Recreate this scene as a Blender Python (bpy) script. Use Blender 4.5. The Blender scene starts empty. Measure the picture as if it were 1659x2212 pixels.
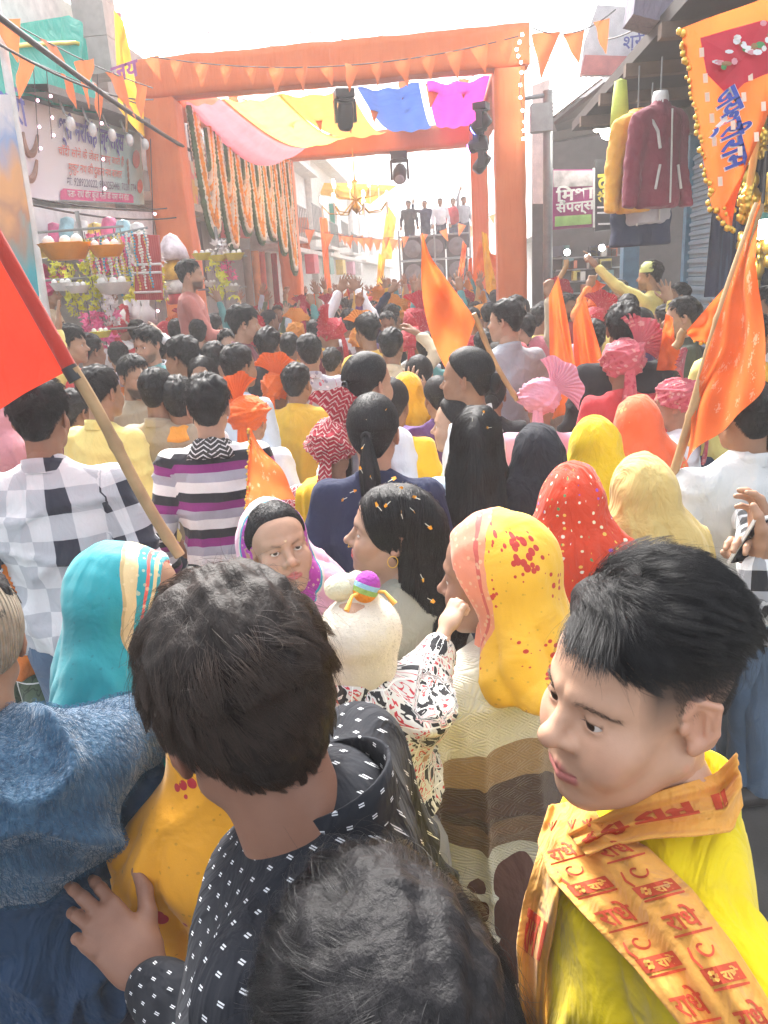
import bpy, math, random
import numpy as np
from math import radians, sin, cos, pi
sc = bpy.context.scene
COL = sc.collection
rng = np.random.default_rng(7)
random.seed(7)
f32 = np.float32

# ------------------------------------------------------------------ camera
CAMP = np.array([0, 0, 2.0]); FPX = 1620.; CPX, CPY = 829.5, 1106.
def _rx(a): c, s = cos(a), sin(a); return np.array([[1, 0, 0], [0, c, -s], [0, s, c]])
def _ry(a): c, s = cos(a), sin(a); return np.array([[c, 0, s], [0, 1, 0], [-s, 0, c]])
def _rz(a): c, s = cos(a), sin(a); return np.array([[c, -s, 0], [s, c, 0], [0, 0, 1]])
CAMYAW = radians(5.3)
RCAM = _rz(CAMYAW) @ _rx(radians(73)) @ _rz(radians(-3.7))
cam = bpy.data.cameras.new('camera'); camo = bpy.data.objects.new('camera', cam); COL.objects.link(camo)
cam.sensor_fit = 'VERTICAL'; cam.sensor_height = 36; cam.lens = FPX / 2212 * 36; cam.clip_start = .05; cam.clip_end = 2000
from mathutils import Matrix, Vector
_m = np.eye(4); _m[:3, :3] = RCAM; _m[:3, 3] = CAMP
camo.matrix_world = Matrix(_m.tolist())
sc.camera = camo
# where things stand: measured from the photograph's own geometry
def ray(px, py): return RCAM @ np.array([(px - CPX) / FPX, -(py - CPY) / FPX, -1.])
def aty(px, py, Y): d = ray(px, py); return CAMP + d * (Y / d[1])
def atx(px, py, X): d = ray(px, py); return CAMP + d * (X / d[0])
def atd(px, py, D): return CAMP + ray(px, py) * D

# ------------------------------------------------------------------ world, sun, exposure
SUN_EL, SUN_ROT = radians(48), radians(-20)
wd = bpy.data.worlds.new('World'); sc.world = wd; wd.use_nodes = True
_nt = wd.node_tree
sky = _nt.nodes.new('ShaderNodeTexSky'); sky.sky_type = 'NISHITA'; sky.sun_disc = False
sky.sun_elevation = SUN_EL; sky.sun_rotation = SUN_ROT; sky.air_density = 1.0; sky.dust_density = 6.0; sky.ozone_density = 1.0
_hs = _nt.nodes.new('ShaderNodeHueSaturation'); _hs.inputs['Saturation'].default_value = .35; _nt.links.new(sky.outputs[0], _hs.inputs['Color'])   # thin bright overcast
_bg = _nt.nodes['Background']; _nt.links.new(_hs.outputs[0], _bg.inputs[0]); _bg.inputs[1].default_value = 0.15
sl = bpy.data.lights.new('sun', 'SUN'); sl.energy = 1.5; sl.angle = radians(14); sl.color = (1, .97, .92)
so = bpy.data.objects.new('sun', sl); COL.objects.link(so)
so.rotation_euler = (pi / 2 - SUN_EL, 0, pi - SUN_ROT)
sc.view_settings.view_transform = 'Standard'; sc.view_settings.look = 'None'
sc.view_settings.exposure = 2.08; sc.view_settings.gamma = 1.0
sc.render.engine = 'CYCLES'
cy = sc.cycles; cy.use_denoising = True; cy.max_bounces = 5; cy.diffuse_bounces = 3; cy.glossy_bounces = 2; cy.transmission_bounces = 3
cy.transparent_max_bounces = 6; cy.volume_bounces = 1; cy.caustics_reflective = False; cy.caustics_refractive = False
cy.sample_clamp_indirect = 6

# ------------------------------------------------------------------ object helpers
def nrm(v): return v / (np.linalg.norm(v, axis=-1, keepdims=True) + 1e-12)
def mesh(name, V, F, mats=None, attrs=None, smooth=True, mi=None):
    """F: (n,3)/(n,4) int array or list of such arrays"""
    V = np.asarray(V, f32); Fs = [np.asarray(f) for f in (F if isinstance(F, list) else [F]) if len(f)]
    me = bpy.data.meshes.new(name)
    me.vertices.add(len(V)); me.vertices.foreach_set('co', V.ravel())
    nl = sum(f.size for f in Fs); npl = sum(len(f) for f in Fs)
    me.loops.add(nl); me.loops.foreach_set('vertex_index', np.concatenate([f.ravel() for f in Fs]).astype(np.int32))
    me.polygons.add(npl)
    tot = np.concatenate([np.full(len(f), f.shape[1]) for f in Fs]); st = np.concatenate([[0], np.cumsum(tot)[:-1]])
    me.polygons.foreach_set('loop_start', st.astype(np.int32)); me.polygons.foreach_set('loop_total', tot.astype(np.int32))
    me.polygons.foreach_set('use_smooth', np.full(npl, smooth))
    if mi is not None: me.polygons.foreach_set('material_index', np.asarray(mi, np.int32))
    for k, a in (attrs or {}).items():
        a = np.asarray(a, f32)
        if a.shape[1] == 4: at = me.attributes.new(k, 'FLOAT_COLOR', 'POINT'); at.data.foreach_set('color', a.ravel())
        else: at = me.attributes.new(k, 'FLOAT_VECTOR', 'POINT'); at.data.foreach_set('vector', a.ravel())
    me.update(calc_edges=True); me.validate()
    for m in (mats if isinstance(mats, (list, tuple)) else [mats] if mats else []): me.materials.append(m)
    return me
def obj(name, data, parent=None, loc=None, M=None, mat=None, **props):
    o = bpy.data.objects.new(name, data); COL.objects.link(o)
    if parent is not None: o.parent = parent
    if M is not None: o.matrix_local = Matrix(np.asarray(M).tolist())
    elif loc is not None: o.location = tuple(float(x) for x in loc)
    if mat is not None:
        if not data.materials: data.materials.append(mat)
        o.material_slots[0].link = 'OBJECT'; o.material_slots[0].material = mat
    for k, v in props.items(): o[k] = v
    return o
def thing(name, label, cat, loc=(0, 0, 0), rz=0., group=None, M=None):
    o = bpy.data.objects.new(name, None); COL.objects.link(o); o.empty_display_size = .1
    if M is not None: o.matrix_world = Matrix(np.asarray(M).tolist())
    else: o.location = tuple(float(x) for x in loc); o.rotation_euler = (0, 0, rz)
    tag(o, label, cat, group); return o
def tag(o, label, cat, group=None):
    o['label'] = label; o['category'] = cat
    if group: o['group'] = group
    return o
def copy_tree(o, parent=None):
    c = o.copy(); COL.objects.link(c); c.parent = parent
    for ch in list(o.children):
        k = copy_tree(ch, c); k.matrix_parent_inverse = ch.matrix_parent_inverse.copy()
    return c
class MB:
    """collects shapes into ONE mesh"""
    def __init__(s): s.V = []; s.F4 = []; s.F3 = []; s.n = 0; s.m4 = []; s.m3 = []; s.mi = 0
    def add(s, V, F):
        V = np.asarray(V, float); F = np.asarray(F)
        s.V.append(V)
        if F.shape[1] == 4: s.F4.append(F + s.n); s.m4 += [s.mi] * len(F)
        else: s.F3.append(F + s.n); s.m3 += [s.mi] * len(F)
        s.n += len(V); return s
    def box(s, c, d, R=None):
        d = np.asarray(d, float) / 2
        V = np.array([[x, y, z] for x in (-1, 1) for y in (-1, 1) for z in (-1, 1)]) * d
        if R is not None: V = V @ np.asarray(R).T
        return s.add(V + np.asarray(c, float), [[0, 1, 3, 2], [4, 6, 7, 5], [0, 4, 5, 1], [2, 3, 7, 6], [0, 2, 6, 4], [1, 5, 7, 3]])
    def tube(s, P, r, n=8, caps=True):
        P = np.asarray(P, float); r = np.broadcast_to(np.asarray(r, float), (len(P),))
        T = np.gradient(P, axis=0); T = nrm(T); up = np.array([0, 0, 1.]) if abs(T[0, 2]) < .9 else np.array([1., 0, 0])
        V = []; a = np.arange(n) * 2 * pi / n; u = nrm(np.cross(up, T[0]))
        for i in range(len(P)):
            u = nrm(u - T[i] * np.dot(u, T[i])); v = np.cross(T[i], u)
            V.append(P[i] + r[i] * (np.cos(a)[:, None] * u + np.sin(a)[:, None] * v))
        V = np.concatenate(V); F = []
        i, j = np.meshgrid(np.arange(len(P) - 1), np.arange(n), indexing='ij'); i = i.ravel(); j = j.ravel(); k = (j + 1) % n
        s.add(V, np.stack([i * n + j, i * n + k, (i + 1) * n + k, (i + 1) * n + j], 1))
        if caps:
            for e, rev in ((0, 1), (len(P) - 1, 0)):
                idx = np.arange(n) + e * n
                ring = V[idx]; c = ring.mean(0)
                tri = np.stack([np.full(n, n), np.arange(n), (np.arange(n) + 1) % n], 1)
                s.add(np.vstack([ring, c]), tri[:, ::-1] if rev else tri)
        return s
    def grid(s, V, nu, nv, wrap=False):
        i, j = np.meshgrid(np.arange(nu - 1), np.arange(nv if wrap else nv - 1), indexing='ij'); i = i.ravel(); j = j.ravel(); k = (j + 1) % nv
        return s.add(np.reshape(V, (-1, 3)), np.stack([i * nv + j, (i + 1) * nv + j, (i + 1) * nv + k, i * nv + k], 1))
    def lathe(s, prof, n=16, c=(0, 0, 0)):
        a = np.arange(n) * 2 * pi / n; pr = np.asarray(prof, float)
        V = np.stack([pr[:, None, 0] * np.cos(a), pr[:, None, 0] * np.sin(a), np.repeat(pr[:, None, 1], n, 1)], -1) + np.asarray(c, float)
        return s.grid(V, len(pr), n, True)
    def ball(s, c, r, n=10, m=7):
        t = np.linspace(0, pi, m); r = np.broadcast_to(np.asarray(r, float), (3,)); a = np.arange(n) * 2 * pi / n
        V = np.stack([np.sin(t)[:, None] * np.cos(a), np.sin(t)[:, None] * np.sin(a), np.cos(t)[:, None] * np.ones(n)], -1) * r + np.asarray(c, float)
        i, j = np.meshgrid(np.arange(m - 1), np.arange(n), indexing='ij'); i = i.ravel(); j = j.ravel(); k = (j + 1) % n
        return s.add(V.reshape(-1, 3), np.stack([i * n + j, (i + 1) * n + j, (i + 1) * n + k, i * n + k], 1))
    def prism(s, poly, h, axes=((1, 0, 0), (0, 0, 1), (0, -1, 0)), c=(0, 0, 0)):
        """convex-ish polygon extruded along the third axis, both faces and edge"""
        P = np.asarray(poly, float); n = len(P); A = np.asarray(axes, float)
        b = P[:, :1] * A[0] + P[:, 1:2] * A[1] + np.asarray(c, float)
        V = np.vstack([b, b + A[2] * h, [b.mean(0)], [b.mean(0) + A[2] * h]])
        i = np.arange(n); k = (i + 1) % n
        s.add(V, np.stack([i, k, k + n, i + n], 1))
        s.add(V, np.vstack([np.stack([np.full(n, 2 * n), k, i], 1), np.stack([np.full(n, 2 * n + 1), i + n, k + n], 1)]))
        return s
    def build(s, name, mats, smooth=False, attrs=None):
        F = []; mi = []
        if s.F4: F.append(np.concatenate(s.F4)); mi += s.m4
        if s.F3: F.append(np.concatenate(s.F3)); mi += s.m3
        return mesh(name, np.concatenate(s.V), F, mats, attrs, smooth, mi if any(mi) else None)
    def put(s, name, mats, parent=None, smooth=False, **k): return obj(name, s.build(name, mats, smooth), parent, **k)

# ------------------------------------------------------------------ materials
class NT:
    def __init__(s, name):
        s.m = bpy.data.materials.new(name); s.m.use_nodes = True; s.t = s.m.node_tree
        s.b = s.t.nodes['Principled BSDF']
    def n(s, typ, inp=None, **p):
        nd = s.t.nodes.new('ShaderNode' + typ)
        for k, v in p.items(): setattr(nd, k, v)
        for k, v in (inp or {}).items(): s.set(nd.inputs[k], v)
        return nd
    def set(s, sock, v):
        if hasattr(v, 'is_output'): s.t.links.new(v, sock)
        elif hasattr(v, 'outputs'): s.t.links.new(v.outputs[0], sock)
        elif isinstance(v, (tuple, list)) and len(v) == 3 and sock.type == 'RGBA': sock.default_value = (*v, 1)
        else: sock.default_value = v
    def B(s, **k):
        for a, v in k.items(): s.set(s.b.inputs[a.replace('_', ' ')], v)
        return s
    def math(s, op, a, b=0., c=None):
        d = {0: a, 1: b}
        if c is not None: d[2] = c
        return s.n('Math', d, operation=op).outputs[0]
    def mix(s, f, a, b):
        nd = s.n('Mix', data_type='RGBA'); s.set(nd.inputs[0], f); s.set(nd.inputs[6], a); s.set(nd.inputs[7], b); return nd.outputs[2]
    def ramp(s, f, stops, mode='LINEAR'):
        nd = s.n('ValToRGB', {0: f}); cr = nd.color_ramp; cr.interpolation = mode
        while len(cr.elements) < len(stops): cr.elements.new(.5)
        for e, (p, c) in zip(cr.elements, stops): e.position = p; e.color = (*c, 1)
        return nd.outputs[0]
    def noise(s, vec, scale, detail=3, rough=.55, out=0, dist=0.):
        d = {'Scale': scale, 'Detail': detail, 'Roughness': rough, 'Distortion': dist}
        if vec is not None: d['Vector'] = vec
        return s.n('TexNoise', d).outputs[out]
    def bump(s, h, strength=.3, dist=.01, prev=None):
        d = {'Height': h, 'Strength': strength, 'Distance': dist}
        if prev is not None: d['Normal'] = prev
        nd = s.n('Bump', d); s.set(s.b.inputs['Normal'], nd.outputs[0]); return nd.outputs[0]
    def attr(s, name): return s.n('Attribute', attribute_name=name)
    def oc(s): return s.n('TexCoord').outputs['Object']
    def mapping(s, v, scale=(1, 1, 1), rot=(0, 0, 0), loc=(0, 0, 0)): return s.n('Mapping', {'Vector': v, 'Scale': scale, 'Rotation': rot, 'Location': loc}).outputs[0]
    def sep(s, v): nd = s.n('SeparateXYZ', {0: v}); return nd.outputs
    def comb(s, x, y, z=0.): return s.n('CombineXYZ', {0: x, 1: y, 2: z}).outputs[0]
_mc = {}
def plain(name, col, rough=.6, metal=0., var=.15, bump=0., bscale=60, emit=None, es=1., spec=.5, coat=0., alpha=1.):
    if name in _mc: return _mc[name]
    t = NT(name); co = t.oc()
    nz = t.noise(co, 7., 4)
    lo = tuple(c * (1 - var) for c in col); hi = tuple(min(1, c * (1 + var)) for c in col)
    t.B(Base_Color=t.ramp(nz, [(.3, lo), (.7, hi)]), Roughness=rough, Metallic=metal)
    t.b.inputs['Specular IOR Level'].default_value = spec
    if coat: t.b.inputs['Coat Weight'].default_value = coat
    if emit: t.B(Emission_Color=emit, Emission_Strength=es)
    if bump: t.bump(t.noise(co, bscale, 3), bump, .004)
    if alpha < 1: t.b.inputs['Alpha'].default_value = alpha
    _mc[name] = t.m; return t.m
def glow(name, col, s):
    if name in _mc: return _mc[name]
    t = NT(name).B(Base_Color=col, Emission_Color=col, Emission_Strength=s); _mc[name] = t.m; return t.m

def cloth(name, col, kind='plain', cols=(), scale=1., rough=.85, weave=.25, fold=.35, trans=0., sheen=.15, coord='pc'):
    """woven cloth; pattern coordinates 'pc' are metres round / along the cloth"""
    if name in _mc: return _mc[name]
    t = NT(name); pc = t.attr('pc').outputs['Vector'] if coord == 'pc' else t.oc()
    co = t.oc(); x, y, z = t.sep(pc)
    base = col
    def fr(v, per, off=0.): return t.math('FRACT', t.math('ADD', t.math('DIVIDE', v, per), 100.37 + off))
    def band(v, lo, hi): return t.math('MULTIPLY', t.math('GREATER_THAN', v, lo), t.math('LESS_THAN', v, hi))
    if kind == 'stripes':          # cols: [(colour, width)] repeating along y
        per = sum(w for _, w in cols); st = []; a = 0
        for c, w in cols: st.append((a / per, c)); a += w
        yy = t.math('ADD', y, t.math('MULTIPLY', t.noise(pc, 8.), .006))
        base = t.ramp(fr(yy, per * scale), st, 'CONSTANT')
    elif kind == 'check':          # white ground, pale and dark blocks
        wv = t.math('MULTIPLY', t.math('SUBTRACT', t.noise(pc, 6.), .5), .012)
        u = fr(t.math('ADD', x, wv), .17 * scale); v = fr(t.math('ADD', y, wv), .17 * scale, .2)
        bu = t.math('GREATER_THAN', u, .5); bv = t.math('GREATER_THAN', v, .5)
        both = t.math('MULTIPLY', bu, bv); one = t.math('ABSOLUTE', t.math('SUBTRACT', bu, bv))
        u2 = fr(x, .34 * scale, .25)
        base = t.mix(one, col, cols[1]); base = t.mix(t.math('MULTIPLY', both, t.math('GREATER_THAN', u2, .5)) if len(cols) > 2 else both, base, cols[0])
    elif kind == 'dash':           # short white woven dashes
        row = t.math('FLOOR', t.math('DIVIDE', y, .035 * scale))
        u = fr(t.math('ADD', x, t.math('MULTIPLY', row, .0213 * scale)), .05 * scale); v = fr(y, .035 * scale)
        d = t.math('MULTIPLY', band(u, .3, .52), t.math('ADD', band(v, .42, .5), band(v, .56, .64)))
        base = t.mix(d, col, cols[0])
    elif kind == 'dots':           # tie-dyed rows of small dots
        vo = t.n('TexVoronoi', {'Vector': t.mapping(pc, (1, 1, 0)), 'Scale': 1 / (.022 * scale), 'Randomness': .35})
        d = t.math('LESS_THAN', vo.outputs['Distance'], .24)
        big = t.n('TexNoise', {'Vector': pc, 'Scale': 9. / scale}).outputs[0]
        lines = t.math('GREATER_THAN', t.math('SINE', t.math('MULTIPLY', t.math('ADD', x, t.math('MULTIPLY', big, .08)), 110 / scale)), -.2)
        pick = t.ramp(t.n('TexWhiteNoise', {'Vector': vo.outputs['Position']}).outputs[0], [(i / len(cols), c) for i, c in enumerate(cols)], 'CONSTANT')
        base = t.mix(t.math('MULTIPLY', d, lines), col, pick)
    elif kind == 'zig':            # pale chevrons on red
        zz = t.math('PINGPONG', t.math('ADD', x, 10.), .03 * scale)
        v = fr(t.math('ADD', y, zz), .03 * scale)
        d = t.math('MULTIPLY', band(v, .0, .3), t.math('GREATER_THAN', t.noise(pc, 90.), .42))
        base = t.mix(d, col, cols[0])
    elif kind == 'floral':
        vo = t.n('TexVoronoi', {'Vector': t.mapping(pc, (1, 1, 0)), 'Scale': 1 / (.04 * scale)})
        d = t.math('ADD', vo.outputs['Distance'], t.math('MULTIPLY', t.noise(pc, 90. / scale), .5))
        pick = t.ramp(t.n('TexWhiteNoise', {'Vector': vo.outputs['Position']}).outputs[0], [(i / len(cols), c) for i, c in enumerate(cols)], 'CONSTANT')
        base = t.mix(t.math('LESS_THAN', d, .62), col, pick)
    elif kind == 'net':            # lattice lines
        u = fr(t.math('ADD', x, y), .04 * scale); v = fr(t.math('SUBTRACT', x, y), .04 * scale)
        d = t.math('MAXIMUM', band(u, 0, .17), band(v, 0, .17)); base = t.mix(d, col, cols[0])
    elif kind == 'splash':         # sparse printed motifs
        vo = t.n('TexVoronoi', {'Vector': t.mapping(pc, (1, 1, 0)), 'Scale': 1 / (.13 * scale)})
        d = t.math('ADD', vo.outputs['Distance'], t.math('MULTIPLY', t.n('TexVoronoi', {'Vector': pc, 'Scale': 1 / (.018 * scale)}).outputs[0], .55))
        base = t.mix(t.math('LESS_THAN', d, .5), col, cols[0])
    elif kind == 'graffiti':
        n1 = t.noise(pc, 14. / scale, 2, dist=1.6); b1 = t.ramp(n1, [(0, cols[0]), (.46, col), (.58, cols[1]), (.62, col)], 'CONSTANT')
        lx = t.math('MAXIMUM', band(fr(t.math('ADD', x, t.math('MULTIPLY', t.noise(pc, 5.), .05)), .085 * scale), 0, .05), band(fr(y, .1 * scale), 0, .04))
        red = t.math('MULTIPLY', t.math('GREATER_THAN', t.noise(pc, 9. / scale, 1), .69), band(fr(t.math('ADD', x, y), .012), 0, .35))
        base = t.mix(lx, t.mix(red, b1, cols[2]), (.85, .85, .83))
    if not hasattr(base, 'is_output'): base = t.mix(0., col, col)
    var = t.ramp(t.noise(co, 5., 4), [(.3, (.86, .86, .86)), (.7, (1.08, 1.08, 1.08))])
    mx = t.n('Mix', data_type='RGBA', blend_type='MULTIPLY'); mx.inputs[0].default_value = 1; t.set(mx.inputs[6], base); t.set(mx.inputs[7], var)
    t.B(Base_Color=mx.outputs[2], Roughness=rough)
    t.b.inputs['Sheen Weight'].default_value = sheen if max(col) > .12 else .02; t.b.inputs['Specular IOR Level'].default_value = .25
    if trans:
        t.b.inputs['Transmission Weight'].default_value = 0
        tr = t.n('BsdfTranslucent', {'Color': mx.outputs[2]}); ms = t.n('MixShader', {0: trans, 1: t.b.outputs[0], 2: tr.outputs[0]})
        t.t.links.new(ms.outputs[0], t.t.nodes['Material Output'].inputs[0])
    nb = None
    if fold: nb = t.bump(t.noise(t.mapping(co, (1, 1, .55)), 9., 4, .5, dist=.8), min(1., fold * 1.5), .045)
    if weave: t.bump(t.noise(co, 260., 2), weave, .0015, nb)
    _mc[name] = t.m; return t.m

# ------------------------------------------------------------------ signed-distance modelling
class G:
    def __init__(s, lo, hi, h):
        lo = np.asarray(lo, float); hi = np.asarray(hi, float); ax = [np.arange(a, b + h, h).astype(f32) for a, b in zip(lo, hi)]
        s.ax = ax; s.X = ax[0][:, None, None]; s.Y = ax[1][None, :, None]; s.Z = ax[2][None, None, :]
    def ell(s, c, r, R=None):
        x, y, z = s.X - f32(c[0]), s.Y - f32(c[1]), s.Z - f32(c[2])
        if R is not None:
            R = np.asarray(R, f32); x, y, z = (R[0, 0] * x + R[1, 0] * y + R[2, 0] * z, R[0, 1] * x + R[1, 1] * y + R[2, 1] * z, R[0, 2] * x + R[1, 2] * y + R[2, 2] * z)
        r = np.asarray(r, f32)
        a = (x / r[0]) ** 2 + (y / r[1]) ** 2 + (z / r[2]) ** 2; b = (x / r[0] ** 2) ** 2 + (y / r[1] ** 2) ** 2 + (z / r[2] ** 2) ** 2
        k0 = np.sqrt(a); return k0 * (k0 - 1) / (np.sqrt(b) + f32(1e-6))
    def seg(s, a, b, r1, r2=None, fl=(1, 1, 1)):
        r2 = r1 if r2 is None else r2; a = np.asarray(a, f32); b = np.asarray(b, f32); d = b - a; L = float(d @ d) + 1e-9
        x, y, z = s.X - a[0], s.Y - a[1], s.Z - a[2]
        t = np.clip((x * d[0] + y * d[1] + z * d[2]) / f32(L), 0, 1)
        return np.sqrt(((x - t * d[0]) / f32(fl[0])) ** 2 + ((y - t * d[1]) / f32(fl[1])) ** 2 + ((z - t * d[2]) / f32(fl[2])) ** 2) - (f32(r1) + t * f32(r2 - r1))
    def path(s, P, R, k=.02):
        d = None
        for i in range(len(P) - 1):
            e = s.seg(P[i], P[i + 1], R[i], R[i + 1]); d = e if d is None else smin(d, e, k)
        return d
    def net(s, D): return surfnet(D, *s.ax)
def smin(a, b, k):
    h = np.clip(.5 + .5 * (b - a) / f32(k), 0, 1); return b + (a - b) * h - f32(k) * h * (1 - h)
def smax(a, b, k): return -smin(-a, -b, k)
_CO = [(a, b, c) for a in (0, 1) for b in (0, 1) for c in (0, 1)]
_ED = [(p, q) for i, p in enumerate(_CO) for q in _CO[i + 1:] if sum(abs(a - b) for a, b in zip(p, q)) == 1]
def surfnet(D, xs, ys, zs):
    D = np.ascontiguousarray(D, f32)
    D[0], D[-1], D[:, 0], D[:, -1], D[:, :, 0], D[:, :, -1] = [np.maximum(e, 1e-4) for e in (D[0], D[-1], D[:, 0], D[:, -1], D[:, :, 0], D[:, :, -1])]
    S = D < 0; n = [d - 1 for d in D.shape]
    c = np.zeros(n, np.int8)
    for a, b, e in _CO: c += S[a:a + n[0], b:b + n[1], e:e + n[2]]
    mixd = (c > 0) & (c < 8); I, J, K = np.nonzero(mixd); idx = np.full(n, -1, np.int32); idx[mixd] = np.arange(len(I))
    cv = {q: D[I + q[0], J + q[1], K + q[2]] for q in _CO}
    acc = np.zeros((len(I), 3), f32); cnt = np.zeros(len(I), f32)
    for p, q in _ED:
        dp, dq = cv[p], cv[q]; m = (dp < 0) != (dq < 0); t = np.where(m, dp / np.where(m, dp - dq, 1), 0)
        for ax in range(3): acc[:, ax] += np.where(m, p[ax] + t * (q[ax] - p[ax]), 0)
        cnt += m
    fr = acc / cnt[:, None]
    V = np.stack([a[i] + f * (a[1] - a[0]) for a, i, f in ((xs, I, fr[:, 0]), (ys, J, fr[:, 1]), (zs, K, fr[:, 2]))], 1)
    F = []
    for ax in range(3):
        sl1 = [slice(1, -1)] * 3; sl2 = [slice(1, -1)] * 3; sl1[ax] = slice(0, -1); sl2[ax] = slice(1, None)
        A, Bq = S[tuple(sl1)], S[tuple(sl2)]; e = np.argwhere(A != Bq)
        if not len(e): continue
        ins = A[tuple(e.T)]; off = np.array([1, 1, 1]); off[ax] = 0; e = e + off
        b, d = (ax + 1) % 3, (ax + 2) % 3; q = []
        for db, dd in ((-1, -1), (0, -1), (0, 0), (-1, 0)):
            o = np.zeros(3, int); o[b] = db; o[d] = dd; q.append(idx[tuple((e + o).T)])
        q = np.stack(q, 1); q[~ins] = q[~ins][:, ::-1]; F.append(q)
    return V, np.concatenate(F)
_nd = np.random.default_rng(3)
_NK = nrm(_nd.normal(size=(24, 3))); _NP = _nd.uniform(0, 6.28, 24)
def wob(P, freq, seed=0, oct=3):
    """smooth vector-free noise for arrays of points, about -1..1"""
    P = np.asarray(P, float); o = np.zeros(len(P)); a = 1.; tot = 0
    for k in range(oct):
        for i in range(3):
            j = (seed * 5 + k * 3 + i) % 24
            o += a * np.sin(P @ _NK[j] * freq * (1 + .3 * i) + _NP[(j + seed) % 24] + 1.3 * np.sin(P @ _NK[(j + 7) % 24] * freq * .7 + seed))
        tot += a * 1.7; a *= .55; freq *= 2
    return o / tot
def vnormals(V, F):
    n = np.cross(V[F[:, 2]] - V[F[:, 0]], V[F[:, -1]] - V[F[:, 1]]) if F.shape[1] == 4 else np.cross(V[F[:, 1]] - V[F[:, 0]], V[F[:, 2]] - V[F[:, 0]])
    N = np.zeros_like(V); [np.add.at(N, F[:, i], n) for i in range(F.shape[1])]; return nrm(N)
def relax(V, F, it=1, w=.5):
    for _ in range(it):
        A = np.zeros_like(V); c = np.zeros(len(V))
        for i in range(4):
            for j in ((i + 1) % 4, (i + 3) % 4): np.add.at(A, F[:, i], V[F[:, j]]); np.add.at(c, F[:, i], 1)
        V = V * (1 - w) + w * A / np.maximum(c, 1)[:, None]
    return V
# ------------------------------------------------------------------ skin, hair and other body materials
def skin_mat(name, sss=0., rough=.5):
    if name in _mc: return _mc[name]
    t = NT(name); a = t.attr('col'); co = t.oc()
    v = t.ramp(t.noise(co, 38., 4), [(.3, (.93, .92, .91)), (.7, (1.05, 1.04, 1.04))])
    mx = t.n('Mix', data_type='RGBA', blend_type='MULTIPLY'); mx.inputs[0].default_value = 1; t.set(mx.inputs[6], a.outputs['Color']); t.set(mx.inputs[7], v)
    t.B(Base_Color=mx.outputs[2], Roughness=rough); t.b.inputs['Specular IOR Level'].default_value = .38
    if sss:
        t.b.inputs['Subsurface Weight'].default_value = sss; t.b.inputs['Subsurface Radius'].default_value = (.006, .0025, .0012); t.b.inputs['Subsurface Scale'].default_value = 1.
    t.b.inputs['Roughness'].default_value = rough; t.set(t.b.inputs['Roughness'], t.n('MapRange', {'Value': t.noise(co, 90., 4), 'To Min': rough - .10, 'To Max': rough + .12}).outputs[0]); t.bump(t.noise(co, 520., 3), .22, .0007, t.bump(t.noise(co, 60., 3), .10, .002)); _mc[name] = t.m; return t.m
SKIN = skin_mat('skin'); SKINH = skin_mat('skin_near', .12, .46)
def hair_mat(name, col, rough=.36, coat=.0):
    if name in _mc: return _mc[name]
    t = NT(name); hi = t.n('HairInfo')
    lo = tuple(c * .55 for c in col); h2 = tuple(c * 1.7 for c in col)
    t.B(Base_Color=t.ramp(hi.outputs['Random'], [(0, lo), (.7, col), (1, h2)]), Roughness=rough)
    t.b.inputs['Specular IOR Level'].default_value = .38; _mc[name] = t.m; return t.m
HAIRB = hair_mat('black_hair', (.009, .0085, .0095), .30); HAIRBR = hair_mat('brown_hair', (.045, .028, .020), .38)
def cap_mat(name, col):
    if name in _mc: return _mc[name]
    t = NT(name); co = t.oc()
    s = t.noise(t.mapping(co, (60, 60, 9)), 3., 5, .6)
    t.B(Base_Color=t.ramp(s, [(.3, tuple(c * .5 for c in col)), (.7, tuple(c * 1.5 for c in col))]), Roughness=.55)
    t.b.inputs['Specular IOR Level'].default_value = .25
    t.bump(s, .7, .004); _mc[name] = t.m; return t.m
CAPB = cap_mat('black_scalp', (.010, .009, .010)); CAPBR = cap_mat('brown_scalp', (.016, .011, .009))

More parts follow.
